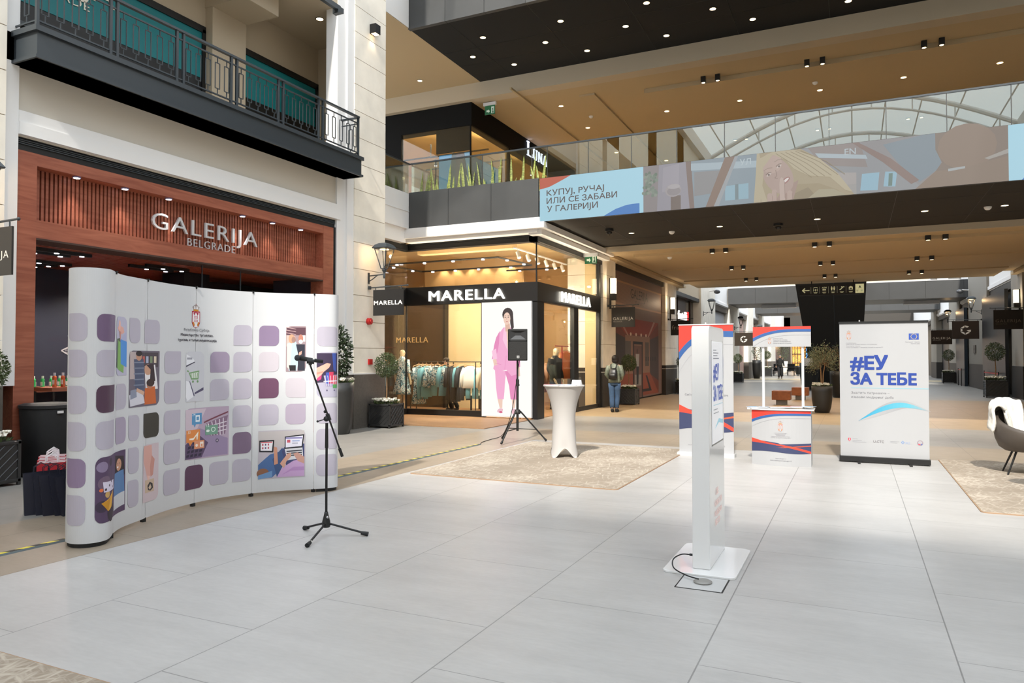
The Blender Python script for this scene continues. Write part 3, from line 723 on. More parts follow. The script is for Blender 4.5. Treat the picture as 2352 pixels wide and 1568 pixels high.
letters('lettering', 'MARELLA', 17.85, 20.15, 2.99, .28, lambda u, z, d: (-6.97 + d, u, z), M_GLOW, gl, bold=.009, depth=.03, sp=1.15)
st('wall_centre_shop', MB().box(-16, -7.2, 22.9, 23.1, 0, 4.9).box(-16.1, -15.9, 13, 23, 0, 4.9).box(-16, -10.9, 13.6, 13.7, 0, 4.9), mat('warm_plaster', '#c2a070', .8))
st('wall_centre_shop_side', MB().box(-7.5, -7.1, 21.22, 23, 0, 4.9), mat('warm_plaster_pale', '#d6c096', .8))
st('ceiling_centre_shop', MB().box(-16, -7.1, 16.6, 23, 4.7, 4.9).box(-16, -10.9, 13.6, 16.6, 4.55, 4.7).box(-10.9, -8, 17.0, 17.3, 4.35, 4.7), mat('shop_ceiling', '#cdb182', .85))
st('floor_centre_shop', MB().box(-16, -7.1, 13.7, 23, 0, .012), wood_mat('shop_oak', '#8a6544', '#a07a52', (1, 6, 1)))
st('wall_centre_shop_panel', MB().box(-16, -11.2, 19, 19.15, 0, 3.3).box(-12.9, -12.84, 18.97, 19, 0, 3.3).box(-13.9, -13.84, 18.97, 19, 0, 3.3), mat('dark_bronze_panel', '#3d2f22', .35))
st('wall_centre_shop_fin', MB().box(-11.2, -11.12, 18.9, 19.2, 0, 3.3).box(-9.98, -9.94, 19.6, 19.7, 0, 3.5).box(-9.1, -9.02, 19.6, 19.7, 0, 3.5), M_BLK)
st('wall_centre_shop_cream', MB().box(-11.12, -10.0, 19.1, 19.2, 0, 3.4), mat('cream_panel', '#cdb68c', .7))
st('wall_centre_shop_rose', MB().box(-10.0, -9.0, 21.0, 21.1, 0, 3.4), mat('rose_panel', '#a98272', .8))
letters('wall_lettering', 'MARELLA', -12.9, -11.75, 1.98, .17, lambda u, z, d: (u, 18.96 - d, z), mat('brass_letters', '#caa870', .35, .6, emit=.25), None, bold=.0, depth=.02, sp=1.15,
        label='brass lettering on the dark panel inside the corner shop', cat='lettering')
for x, y in ((-12.3, 15.2), (-12.3, 17.4), (-11, 17.4), (-9.6, 17.4), (-8.6, 17.4), (-12.2, 19.3), (-9.8, 19.3), (-8.4, 19.3), (-12.5, 21), (-10.5, 21), (-8.8, 20.8)):
    light('shop_light', 'SPOT', (x, y, 4.1), 125, (1, .88, .72), size=.03, spot=165)
st('wall_centre_shop_back', MB().box(-13.0, -9.4, 20.75, 20.85, 0, 4.7), mat('warm_plaster'))
for x in (-12.24, -11.75, -11.2, -10.68, -10.1, -9.8):
    light('wall_spot', 'SPOT', (x, 20.56, 4.6), 40, (1, .8, .55), rot=(R(4), 0, 0), size=.02, spot=88)
for x, y in ((-10.4, 16.62), (-9.3, 16.62), (-8.2, 16.62), (-7.3, 17.6), (-7.3, 19.6)): light('hidden_fill_uplight', 'POINT', (x, y, 3.12), 125, (1, .86, .66), size=.04)  # unseen fill lamps added behind the fascia to brighten the shop ceiling
# track lighting loops
def track(pts, lab, nl):
    t = thing('track_light_loop', lab, 'track light', pts[0]); mb = MB()
    for a, b in zip(pts, pts[1:]): mb.tube([a, b], .025, 4)
    mb.build('track', M_BLK, t)
    tot = 0
    for a, b in zip(pts, pts[1:]):
        d = Vector(b) - Vector(a); m_ = max(1, int(d.length / .75))
        for k in range(m_):
            p = Vector(a) + d * (k + .5) / m_; MB().lathe([(.045, p.z - .05), (.045, p.z - .02)], (p.x, p.y), 10).build('lens', M_LAMPW, t)
track([(-12.3, 17.4, 4.2), (-8.6, 17.4, 4.2), (-8.45, 19.3, 4.2), (-9.8, 19.3, 4.2), (-12.2, 19.3, 4.2), (-12.3, 17.4, 4.2)], 'black rectangular light track loop under the corner shop ceiling', 4)
track([(-9.7, 20.2, 4.2), (-7.9, 20.2, 4.2)], 'short black light track at the right of the corner shop ceiling', 2)
for i in range(6):
    y = 16.9 + i * .62
    t = thing('track_spotlight', 'white cylinder spotlight on the side track of the corner shop, %s from the front' % ORD[i], 'spotlight', (-7.8, y, 4.2), 'white spotlights on the side track')
    MB().tube([(-7.8, y, 4.2), (-7.8, y, 4.3)], .012, 6).build('stem', M_WHITE, t); MB().tube([(-7.8, y, 4.22), (-7.72, y - .06, 4.06)], .05, 10).build('head', M_WHITE, t)
MB().box(-7.83, -7.77, 16.7, 20.4, 4.29, 4.32).build('spotlight_track', M_WHITE, None, label='white side track carrying the cylinder spotlights', cat='track')

# light box with the pink suit advert
lb = thing('light_box', 'tall backlit white poster with a woman in a pink suit', 'light box', (-7.75, 16.3, 0))
MB().box(-8.5, -7.13, 16.26, 16.38, .04, 2.9).build('case', M_SILV, lb)
A = Art(lambda u, v, d: (-8.49 + u, 16.255 - d, .06 + v))
A.rect(0, 1.35, 0, 2.82, '#fbfaf6')
PK, PK2, PK3, SK, HR = '#f0a9cf', '#e48abb', '#f7c4de', '#eccab8', '#33262a'
cx = .70
A.poly([(cx-.33,1.12),(cx-.02,1.12),(cx-.05,.9),(cx-.07,.6),(cx-.09,.42),(cx-.26,.42),(cx-.3,.7)], PK)        # left leg
A.poly([(cx-.06,1.12),(cx+.26,1.12),(cx+.3,.8),(cx+.27,.42),(cx+.1,.42),(cx+.06,.75)], PK2)
A.poly([(cx-.26,.42),(cx-.12,.42),(cx-.13,.2),(cx-.2,.2)], SK).poly([(cx+.13,.42),(cx+.24,.42),(cx+.22,.22),(cx+.15,.2)], SK)
A.ell(cx-.19, .14, .085, .05, '#e6b8c4', 20).ell(cx+.19, .12, .06, .08, '#e6b8c4', 10).ell(cx-.17, .1, .05, .025, '#d05a80')
A.poly([(cx-.3,1.95),(cx-.1,2.2),(cx+.12,2.2),(cx+.3,2.0),(cx+.32,1.5),(cx+.26,1.35),(cx+.3,1.05),(cx+.12,1.0),(cx-.02,1.15),(cx-.28,1.08),(cx-.38,1.18),(cx-.3,1.5)], PK)
A.poly([(cx-.3,1.95),(cx-.2,2.12),(cx-.22,1.8),(cx-.26,1.6),(cx-.3,1.5),(cx-.42,1.4),(cx-.36,1.75)], PK2)
A.poly([(cx-.42,1.62),(cx-.3,1.68),(cx-.27,1.42),(cx-.38,1.4)], PK3)
A.poly([(cx-.39,1.4),(cx-.3,1.42),(cx-.26,1.28),(cx-.36,1.25)], SK).poly([(cx+.24,1.3),(cx+.34,1.3),(cx+.36,1.0),(cx+.28,.98)], SK)
A.poly([(cx+.28,1.98),(cx+.36,1.5),(cx+.36,1.22),(cx+.26,1.25),(cx+.24,1.6)], PK2)
A.poly([(cx-.04,2.12),(cx+.1,2.14),(cx+.1,1.9),(cx+.03,1.62),(cx-.02,1.9)], SK)                                # v-neck
A.poly([(cx-.08,2.2),(cx-.02,2.12),(cx+.02,1.62),(cx-.12,1.9)], PK3).poly([(cx+.12,2.2),(cx+.07,2.1),(cx+.03,1.62),(cx+.18,1.92)], PK3)
A.line([(cx-.33,1.32),(cx-.16,1.28)], .012, PK2).line([(cx-.02,1.5),(cx-.06,1.16)], .01, PK2)
A.poly([(cx-.05,2.3),(cx+.08,2.3),(cx+.09,2.1),(cx-.04,2.1)], '#dcb3a0')
A.ell(cx+.02, 2.52, .15, .17, HR).poly([(cx+.08,2.55),(cx+.17,2.5),(cx+.19,2.2),(cx+.13,2.1),(cx+.09,2.3)], HR)
A.ell(cx-.0, 2.42, .095, .155, SK).poly([(cx-.1,2.5),(cx-.06,2.6),(cx+.07,2.6),(cx+.1,2.46),(cx+.13,2.6),(cx,2.68),(cx-.11,2.6)], HR)
A.ell(cx-.045, 2.455, .022, .009, '#4a3a38').ell(cx+.04, 2.455, .022, .009, '#4a3a38').line([(cx-.07,2.49),(cx-.025,2.495)], .008, '#4a3030').line([(cx+.02,2.495),(cx+.065,2.49)], .008, '#4a3030')
A.line([(cx-.004,2.45),(cx-.012,2.395)], .008, '#d0a090').ell(cx-.0, 2.345, .028, .01, '#c06068')
A.build('poster', lb, M_ARTE)
# ------------------------------------------------ clothes rail and garments in the window
M_BLUEP = pattern_mat('blue_floral_print', ['#1c2a38', '#5f93a4', '#d8dcd8', '#2f4656', '#8fb4bc'], 9, .8, 'hard')
M_SKYF = mat('sky_blue_cloth', '#6fa9b8', .85); M_DARKF = pattern_mat('dark_check_cloth', ['#1c2026', '#3c4048', '#1c2026'], 14, .9)
M_WHF = mat('white_cloth', '#e9e6df', .85); M_BLKF = mat('black_cloth', '#141414', .85); M_CREF = mat('cream_cloth', '#d8cfb8', .85)
M_ORF = mat('rust_cloth', '#b0643a', .85); M_TANF = mat('tan_cloth', '#b98a6a', .85); M_REDF = mat('red_cloth', '#a8402c', .85); M_GRYF = mat('grey_blue_cloth', '#5d6c7a', .85)
M_HANG = mat('hanger_wood', '#c09a72', .6)
rail = thing('clothes_rail', 'thin black clothes rail along the left shop window', 'clothes rail', (-10.1, 17.3, 0))
mb = MB()
for x in (-11.2, -10.0, -9.15): mb.tube([(x, 17.15, 0), (x, 17.15, 1.4)], .014, 6).tube([(x, 17.45, 0), (x, 17.45, 1.4)], .014, 6)
mb.tube([(-11.22, 17.3, 1.4), (-8.95, 17.3, 1.4)], .014, 6).build('frame', M_BLK, rail)
def garment(x, y, z, kind, m, lab, grp, w=.4, h=.7, rz=0, facing=False):
    t = thing({'s': 'shirt', 'd': 'dress', 't': 'trousers', 'c': 'coat'}[kind], lab, {'s': 'shirt', 'd': 'dress', 't': 'trousers', 'c': 'coat'}[kind], (x, y, z), grp)
    D = .035 if not facing else .05
    mb = MB(); n = 18
    def sec(zz, rx, ry=D): return (0, 0, zz, rx, ry)
    if kind == 't':
        for s in (-1, 1): mb.loft([(s * w * .27, 0, -.12 - h, w * .2, D), (s * w * .25, 0, -.12 - h * .5, w * .22, D), (s * w * .2, 0, -.12, w * .22, D)], 10, p=2.5)
    else:
        mb.loft([sec(-.06 - h, w * (.62 if kind == 'd' else .5)), sec(-.06 - h * .55, w * .42), sec(-.2, w * .4), sec(-.09, w * .36), sec(-.04, w * .13)], n, p=2.4)
        for s in (-1, 1): mb.tube([(s * w * .36, 0, -.1), (s * w * .5, 0, -.3), (s * w * .56, 0, -.62 if kind != 'd' else -.42)], [.055, .06, .05], 8)
    v = []
    for p in mb.v: v.append((p[0], p[1] + .012 * math.sin(p[0] * 60 + x * 7) * (1 if p[2] < -.2 else .2), p[2]))
    mb.v = v
    mb.xf(Matrix.Translation((x, y, z)) @ Matrix.Rotation(rz, 4, 'Z')); mb.build('cloth', m, t, smooth=True)
    hg = MB().tube([(-.19, 0, -.06), (-.03, 0, 0), (.03, 0, 0), (.19, 0, -.06)], .01, 5).tube([(0, 0, 0), (0, 0, .05), (.015, 0, .075)], .004, 5)
    hg.xf(Matrix.Translation((x, y, z)) @ Matrix.Rotation(rz, 4, 'Z')); hg.build('hanger', M_HANG, t); return t
G = [(-11.02, 'd', M_BLUEP, .38, 1.05, 60, 'blue floral long dress at the left end'), (-10.9, 't', M_SKYF, .36, .85, 55, 'sky blue trousers second on the rail'),
     (-10.78, 's', M_SKYF, .36, .85, 60, 'plain sky blue long top'), (-10.62, 's', M_BLUEP, .4, .6, 60, 'dark floral blouse beside the sky blue top'),
     (-10.4, 't', M_SKYF, .46, .75, 10, 'wide sky blue trousers hanging under the floral blouse'), (-10.38, 's', M_BLUEP, .46, .52, 5, 'light blue floral blouse facing the window'),
     (-10.2, 's', M_SKYF, .38, .8, 60, 'sky blue top right of the floral blouse'), (-9.98, 's', M_DARKF, .36, .9, 65, 'dark checked jacket left of the middle post'),
     (-9.86, 't', M_DARKF, .36, .9, 62, 'dark checked trousers by the middle post'), (-9.74, 's', M_SKYF, .3, .5, 62, 'small sky blue top among the dark clothes'),
     (-9.64, 's', M_DARKF, .36, .8, 60, 'charcoal top left of the white blouse'), (-9.55, 't', M_DARKF, .36, .85, 60, 'charcoal trousers left of the white blouse'),
     (-9.36, 't', M_SKYF, .34, .8, 20, 'sky blue trousers showing below the white blouse'), (-9.34, 's', M_WHF, .5, .58, 4, 'white blouse facing the window on the rail'),
     (-9.12, 't', M_SKYF, .36, .8, 60, 'sky blue trousers at the right end of the rail'), (-9.0, 's', M_CREF, .34, .62, 65, 'cream top last on the right of the rail')]
for x, k, m, w, h, rz, lab in G:
    yy = 17.22 if 'facing' in lab else 17.3
    garment(x, yy, 1.33, k, m, lab, 'clothes on the window rail', w, h, R(rz), 'facing' in lab)
for i, (x, m, k, lab) in enumerate(((-12.5, M_CREF, 's', 'pale cream top hanging left of the mannequin'), (-12.32, M_WHF, 's', 'white top hanging left of the mannequin'), (-12.12, M_BLKF, 'c', 'black jacket hanging left of the mannequin'), (-11.92, M_GRYF, 'd', 'grey blue skirt dress hanging left of the mannequin'))):
    garment(x, 16.9, 1.45, k, m, lab, None, .36, .75 + .13 * i, R(84))
r2 = thing('clothes_rail', 'black clothes rail at the far left of the corner shop', 'clothes rail', (-12.3, 16.9, 0))
MB().tube([(-13, 16.9, 1.52), (-11.8, 16.9, 1.52)], .014, 6).tube([(-11.8, 16.9, 0), (-11.8, 16.9, 1.52)], .014, 6).tube([(-13, 16.9, 0), (-13, 16.9, 1.52)], .014, 6).build('frame', M_BLK, r2)
# display frames in the background of the shop
for i, (x, y) in enumerate(((-11.35, 20.3), (-10.5, 20.3), (-8.9, 18.6))):
    t = thing('display_rail', ('thin black display rail behind the rose wall panel', 'thin black display rail with handbags', 'thin black display rail beside the light box')[i], 'rail', (x, y, 0))
    MB().tube([(x, y, 0), (x, y, 2.5), (x + .4, y, 2.5), (x + .45, y, 2.4), (x + .45, y, 0)], .018, 6).tube([(x - .1, y, 1.62), (x + .8, y, 1.62)], .014, 6).build('frame', M_BLK, t)
def handbag(x, y, z, m, lab):
    t = thing('handbag', lab, 'handbag', (x, y, z))
    MB().loft([(x, y, z, .17, .06), (x, y, z + .15, .14, .05), (x, y, z + .26, .08, .03)], 14, p=2.6).build('body', m, t, smooth=True)
    MB().tube([(x - .09, y, z + .2), (x - .05, y, z + .4), (x, y, z + .44), (x + .05, y, z + .4), (x + .09, y, z + .2)], .014, 6).build('handle', m, t)
handbag(-10.95 + .55, 19.5, 1.73, mat('yellow_leather', '#d9a318', .45), 'mustard yellow leather handbag on the display rail')
handbag(-9.72, 19.5, 1.73, mat('red_leather', '#8a2a30', .45), 'dark red handbag on the display rail')
for i in range(6): garment(-10.75 + .2 * i, 20.1, 1.5, 's', M_REDF, 'rust red top on the back rail behind the white blouse, %s from the left' % ORD[i], 'rust red tops on the back rail', .34, .5, R(50))
for i in range(5): garment(-8.35 + .02 * i, 18.7 + .24 * i, 1.42, 'c', M_TANF if i else M_CREF, ('cream coat' if not i else 'tan coat') + ' behind the open door of the corner shop, %s from the front' % ORD[i], None, .42, .85, R(10))
tb = thing('display_table', 'low black display bench in the shop window behind the rail', 'table', (-9.3, 18.6, 0))
MB().box(-10, -8.7, 18.3, 18.9, .43, .47).build('table_top', M_CREF, tb)
for x, y in ((-9.95, 18.35), (-8.8, 18.35), (-9.95, 18.85), (-8.8, 18.85)): MB().box(x, x + .04, y - .02, y + .02, 0, .43).build('leg', M_BLK, tb)
for i in range(2):
    x = -9.35 + i * .18
    t = thing('shoe', 'black pump standing in the shop window, %s' % ('left one', 'right one')[i], 'shoe', (x, 17.1, 0), 'black pumps in the window')
    MB().loft([(x, 17.1, .013, .045, .12), (x, 17.12, .05, .04, .1), (x, 17.17, .09, .03, .05)], 10).build('upper', M_BLKF, t, smooth=True)
    MB().tube([(x, 17.2, .013), (x, 17.2, .06)], .012, 6).build('heel', M_BLKF, t)
# standing rail with rust coat
t = thing('coat_stand', 'red metal garment stand with single upright', 'stand', (-7.75, 19.9, 0))
MB().tube([(-7.75, 19.9, .012), (-7.75, 19.9, 1.85)], .02, 6).tube([(-7.75, 19.4, 1.85), (-7.75, 20.4, 1.85)], .02, 6).build('upright', mat('red_metal', '#a02820', .4), t)
garment(-7.72, 20.1, 1.75, 'c', M_ORF, 'rust brown jacket hanging on the red stand', None, .46, .8, R(70))
t = thing('red_tube', 'red vertical tube hanging inside the shop doorway', 'tube', (-7.9, 18.8, 1.4)); MB().tube([(-7.9, 18.8, 1.6), (-7.9, 18.8, 2.95)], .03, 6).build('tube', mat('red_metal'), t)

# mannequins and people ------------------------------------------------------
def skinned(name, pts, edges, m, parent, sub=2, root=0):
    me = bpy.data.meshes.new(name); me.from_pydata([p[:3] for p in pts], edges, []); me.materials.append(m)
    o = link(name, me, parent)
    sk = o.modifiers.new('skin', 'SKIN'); sk.use_smooth_shade = True
    for i, p in enumerate(pts):
        d = me.skin_vertices[0].data[i]; r = p[3]; d.radius = r if isinstance(r, tuple) else (r, r); d.use_root = (i == root)
    s = o.modifiers.new('sub', 'SUBSURF'); s.levels = sub; s.render_levels = sub
    return o
def figure(name, label, cat, loc, rz, H, pose, m_skin, clothes, extras=None, hair=None):
    """pose: dict of joints in metres for a 1.75 m body facing -Y; built at origin then moved"""
    root = thing(name, label, cat, loc); k = H / 1.75
    T = Matrix.Translation(loc) @ Matrix.Rotation(rz, 4, 'Z') @ Matrix.Scale(k, 4)
    J = dict(pel=(0, 0, .95), sp=(0, 0, 1.12), ch=(0, 0, 1.32), nk=(0, .01, 1.47), hd=(0, -.02, 1.60), tp=(0, 0, 1.70),
             sl=(-.17, 0, 1.41), el=(-.23, .03, 1.14), wl=(-.25, -.03, .90), sr=(.17, 0, 1.41), er=(.23, .03, 1.14), wr=(.25, -.03, .90),
             hl=(-.09, 0, .9), kl=(-.1, -.01, .5), al=(-.1, .03, .09), tl=(-.1, -.14, .035), hr=(.09, 0, .9), kr=(.1, -.01, .5), ar=(.1, .03, .09), tr=(.1, -.14, .035))
    J.update(pose)
    rad = dict(pel=(.15, .11), sp=(.125, .095), ch=(.15, .1), nk=.05, hd=(.075, .09), tp=(.06, .07), sl=.055, el=.04, wl=.028, sr=.055, er=.04, wr=.028,
               hl=.085, kl=.055, al=.036, tl=.03, hr=.085, kr=.055, ar=.036, tr=.03)
    names = list(J); pts = []
    for n_ in names:
        p = T @ Vector(J[n_]); r = rad[n_]; pts.append((*p, tuple(q * k for q in r) if isinstance(r, tuple) else r * k))
    E_ = [('pel', 'sp'), ('sp', 'ch'), ('ch', 'nk'), ('nk', 'hd'), ('hd', 'tp'), ('ch', 'sl'), ('sl', 'el'), ('el', 'wl'), ('ch', 'sr'), ('sr', 'er'), ('er', 'wr'),
          ('pel', 'hl'), ('hl', 'kl'), ('kl', 'al'), ('al', 'tl'), ('pel', 'hr'), ('hr', 'kr'), ('kr', 'ar'), ('ar', 'tr')]
    edges = [(names.index(a), names.index(b)) for a, b in E_]
    for sd, w, e in (('l', 'wl', 'el'), ('r', 'wr', 'er')):      # hands: palm, four fingers, thumb
        wv = Vector(J[w]); d = (wv - Vector(J[e])).normalized(); sx = -1 if sd == 'l' else 1
        palm = wv + d * .07; pts.append((*(T @ palm), (.032 * k, .016 * k))); ip = len(pts) - 1; edges.append((names.index(w), ip))
        for q, L_ in ((-.027, .07), (-.009, .08), (.009, .075), (.027, .06)):
            a = palm + Vector((0, q, 0)) + d * .02; b = a + d * L_ * .55 + Vector((-sx * .006, 0, 0)); c = b + d * L_ * .45 + Vector((-sx * .018, 0, 0))
            i = len(pts)
            for pp in (a, b, c): pts.append((*(T @ pp), .009 * k))
            edges += [(ip, i), (i, i + 1), (i + 1, i + 2)]
        a = wv + d * .04 + Vector((0, -.03, 0)); b = a + d * .05 + Vector((0, -.02, 0)); i = len(pts)
        pts += [(*(T @ a), .011 * k), (*(T @ b), .009 * k)]; edges += [(ip, i), (i, i + 1)]
    skinned('body', pts, edges, m_skin, root)
    # face
    mb = MB(); h = Vector(J['hd'])
    mb.ball((h.x, h.y - .095, h.z + .0), .016, 8, sc=(.8, 1.1, 1.4)).ball((h.x - .08, h.y + .01, h.z), .02, 8, sc=(.5, 1, 1.4)).ball((h.x + .08, h.y + .01, h.z), .02, 8, sc=(.5, 1, 1.4))
    mb.xf(T).build('nose_and_ears', m_skin, root, smooth=True)
    if name == 'person':
        mb = MB(); mb.ball((h.x - .032, h.y - .082, h.z + .022), .011, 8).ball((h.x + .032, h.y - .082, h.z + .022), .011, 8).xf(T).build('eyes', mat('eye_dark', '#2a201c', .3), root)
        MB().ball((h.x, h.y - .085, h.z - .045), .02, 8, sc=(1.2, .5, .35)).xf(T).build('mouth', mat('lips', '#9a5a50', .5), root)
    for nm, m, fn in clothes:
        mb = MB(); fn(mb, {a: Vector(b) for a, b in J.items()}); mb.xf(T).build(nm, m, root, smooth=True)
    if hair: mb = MB(); hair[1](mb, {a: Vector(b) for a, b in J.items()}); mb.xf(T).build('hair', hair[0], root, smooth=True)
    return root
def limb(mb, a, b, c, r): mb.tube([a, a.lerp(b, .5), b, b.lerp(c, .5), c], r, 12)
def jacket(hem, arm=(.075, .07, .06, .055, .048), chest=1.0, cuff=1.0):
    def f(mb, J):
        mb.loft([(J['pel'].x, J['pel'].y, hem, .185 * chest, .145 * chest), (J['pel'].x, J['pel'].y, hem + .06, .18 * chest, .14 * chest), (J['sp'].x, J['sp'].y, J['sp'].z, .165 * chest, .125 * chest),
                 (J['ch'].x, J['ch'].y, J['ch'].z, .19 * chest, .13 * chest), (J['ch'].x, J['ch'].y, J['ch'].z + .1, .17 * chest, .11), (J['nk'].x, J['nk'].y, J['nk'].z - .01, .075, .075), (J['nk'].x, J['nk'].y, J['nk'].z + .03, .065, .065)], 20, p=2.3)
        for s, e, w in (('sl', 'el', 'wl'), ('sr', 'er', 'wr')): limb(mb, J[s], J[e], J[e].lerp(J[w], cuff), arm)
    return f
def trousers(top, rad=(.1, .085, .07, .07, .065), hem=1.0):
    def f(mb, J):
        mb.loft([(J['pel'].x, J['pel'].y, .82, .165, .125), (J['pel'].x, J['pel'].y, .92, .17, .13), (J['pel'].x, J['pel'].y, top, .15, .115)], 18, p=2.3)
        for h, k, a in (('hl', 'kl', 'al'), ('hr', 'kr', 'ar')): limb(mb, J[h] - Vector((0, 0, .02)), J[k], J[k].lerp(J[a], hem), rad)
    return f
def shoes(mb, J):
    for a, t_ in (('al', 'tl'), ('ar', 'tr')):
        A_, B_ = J[a], J[t_]; mb.tube([A_ + Vector((0, .04, -.045)), A_ + Vector((0, .0, -.045)), B_ + Vector((0, 0, .008)), B_ + Vector((0, -.05, .002))], [.035, .045, .042, .02], 10)
        mb.tube([A_ + Vector((0, 0, -.05)), A_ + Vector((0, 0, .02))], [.045, .042], 10)
def bob(mb, J):
    h = J['hd']; mb.ball((h.x, h.y + .03, h.z + .035), .112, 16, sc=(1, 1.0, .95)); mb.loft([(h.x, h.y + .05, h.z - .12, .075, .05), (h.x, h.y + .045, h.z - .05, .108, .075), (h.x, h.y + .035, h.z + .03, .11, .085)], 14)
def shorthair(mb, J):
    h = J['hd']; mb.ball((h.x, h.y + .025, h.z + .05), .093, 16, sc=(.95, 1.05, .8))
# woman at the pier, seen from behind
M_JKT = mat('quilted_sage_jacket', '#646a5c', .45, bump=.8, nscale=7, stretch=(.3, .3, 5)); M_JEAN = mat('blue_denim', '#2f4560', .9, noise=.15, nscale=12)
def backpack(mb, J):
    c = J['ch']; mb.loft([(c.x, c.y + .2, c.z - .32, .12, .07), (c.x, c.y + .21, c.z - .28, .135, .085), (c.x, c.y + .19, c.z - .05, .12, .07), (c.x, c.y + .16, c.z + .02, .09, .04)], 16, p=3)
    mb.loft([(c.x, c.y + .29, c.z - .28, .09, .02), (c.x, c.y + .295, c.z - .14, .09, .02)], 12, p=3)
    for s in (-1, 1): mb.tube([(c.x + s * .07, c.y + .15, c.z), (c.x + s * .09, c.y + .1, c.z + .12), (c.x + s * .1, c.y - .05, c.z + .13)], .018, 6)
figure('person', 'woman in sage quilted jacket, jeans and black backpack walking past the stone pier', 'person', (-6.05, 19.55, 0), R(185), 1.6,
       dict(hd=(-.03, -.02, 1.6), wl=(-.18, -.14, 1.0), wr=(.17, -.16, 1.0), er=(.25, .02, 1.14), el=(-.25, .02, 1.14), kl=(-.07, -.1, .5), al=(-.06, .0, .09), tl=(-.07, -.17, .035), kr=(.08, 0, .5), ar=(.05, .12, .1), tr=(.06, -.05, .035)),
       M_SKIN, [('jacket', M_JKT, jacket(.9, chest=1.02)), ('jeans', M_JEAN, trousers(1.0, (.11, .095, .08, .075, .068), .9)), ('shoes', M_BLKF, shoes), ('backpack', mat('black_leather', '#141516', .4), backpack)],
       hair=(mat('dark_brown_hair', '#1e1512', .6), bob))
figure('person', 'distant man in black jumper and dark trousers walking down the passage', 'person', (-4.95, 56.8, 0), R(5), 1.76,
       dict(kl=(-.1, -.12, .5), al=(-.09, -.1, .09), tl=(-.09, -.27, .05), kr=(.1, .02, .5), ar=(.1, .2, .12), tr=(.1, .06, .035), wl=(-.27, -.12, .92), wr=(.27, -.08, .92)),
       M_SKIN, [('jumper', M_BLKF, jacket(.92)), ('trousers', mat('charcoal_cloth', '#1f2024', .9), trousers(1.0)), ('shoes', M_BLKF, shoes)], hair=(mat('grey_hair', '#6a6460', .7), shorthair))
figure('person', 'person in black bending behind the clothes rail inside the corner shop', 'person', (-10.45, 18.1, 0), R(-80), 1.6,
       dict(ch=(0, -.08, 1.3), nk=(0, -.12, 1.43), hd=(0, -.18, 1.54), tp=(0, -.16, 1.63), sl=(-.17, -.06, 1.38), sr=(.17, -.06, 1.38), wl=(-.22, -.3, 1.1), wr=(.22, -.32, 1.12), el=(-.24, -.08, 1.15), er=(.24, -.08, 1.15), kl=(-.09, -.15, .5), al=(-.09, .0, .09), tl=(-.09, -.15, .035), kr=(.09, .05, .5), ar=(.09, .25, .12), tr=(.09, .12, .04)),
       M_SKIN, [('top', M_BLKF, jacket(.9)), ('trousers', M_BLKF, trousers(1.0)), ('shoes', M_BLKF, shoes)], hair=(mat('dark_brown_hair'), shorthair))
M_MANQ = mat('mannequin_cream', '#cfbd9c', .45)
def dressfn(mb, J):
    mb.loft([(0, 0, .48, .27, .2), (0, 0, .6, .25, .19), (0, 0, .85, .19, .15), (0, 0, 1.08, .13, .1), (0, 0, 1.3, .18, .115), (0, 0, 1.4, .16, .095), (0, .005, 1.47, .075, .07), (0, .005, 1.51, .068, .062)], 24, p=2.2)
    mb.v = [(p[0] * (1 + .05 * math.sin(math.atan2(p[1], p[0]) * 9) * max(0, 1 - p[2])), p[1] * (1 + .08 * math.sin(math.atan2(p[1], p[0]) * 9) * max(0, 1 - p[2])), p[2]) for p in mb.v]
    for s, e, w in (('sl', 'el', 'wl'), ('sr', 'er', 'wr')): limb(mb, J[s], J[e], J[e].lerp(J[w], .35), (.07, .065, .06, .062, .066))
figure('mannequin', 'cream mannequin in a blue floral shirt dress in the left window', 'mannequin', (-11.38, 17.0, .012), R(175), 1.78, dict(), M_MANQ, [('dress', M_BLUEP, dressfn)])
figure('mannequin', 'cream mannequin in black coat standing by the shop doorway', 'mannequin', (-7.42, 18.55, .012), R(75), 1.82, dict(wl=(-.2, -.1, .9)), M_MANQ,
       [('coat', M_BLKF, jacket(.55, (.085, .08, .07, .065, .06))), ('trousers', M_BLKF, trousers(1.0))])
# =============================================================== POP-UP WALL
ctrl = [(-5.90,4.02),(-5.86,3.90),(-5.77,3.80),(-5.65,3.745),(-5.54,3.76),(-5.47,3.84),(-5.47,3.94),(-5.54,4.03),(-5.65,4.14),(-5.76,4.30),(-5.86,4.55),(-5.90,4.64),(-6.01,4.98),(-6.06,5.34),(-6.03,5.66),(-5.92,5.97),(-5.74,6.22),(-5.48,6.46),(-5.39,6.55),(-5.35,6.64),(-5.38,6.73),(-5.48,6.78),(-5.6,6.76)]
def crom(P, n=8):
    out = []
    for i in range(len(P) - 1):
        p0, p1, p2, p3 = (Vector(P[max(i-1, 0)]), Vector(P[i]), Vector(P[i+1]), Vector(P[min(i+2, len(P)-1)]))
        for k in range(n):
            t = k / n; out.append(.5 * ((2*p1) + (-p0+p2)*t + (2*p0-5*p1+4*p2-p3)*t*t + (-p0+3*p1-3*p2+p3)*t**3))
    return out + [Vector(P[-1])]
PC = crom(ctrl); PS = [0]
for a, b in zip(PC, PC[1:]): PS.append(PS[-1] + (b - a).length)
def pop(u, v, d=0):
    u = min(max(u, 0), PS[-1] - 1e-4); lo, hi = 0, len(PS) - 1
    while hi - lo > 1:
        m = (lo + hi) // 2
        if PS[m] <= u: lo = m
        else: hi = m
    t = (u - PS[lo]) / (PS[hi] - PS[lo]); p = PC[lo].lerp(PC[hi], t); T = (PC[hi] - PC[lo]).normalized(); n = Vector((T.y, -T.x))
    return (p.x + n.x * d, p.y + n.y * d, v)
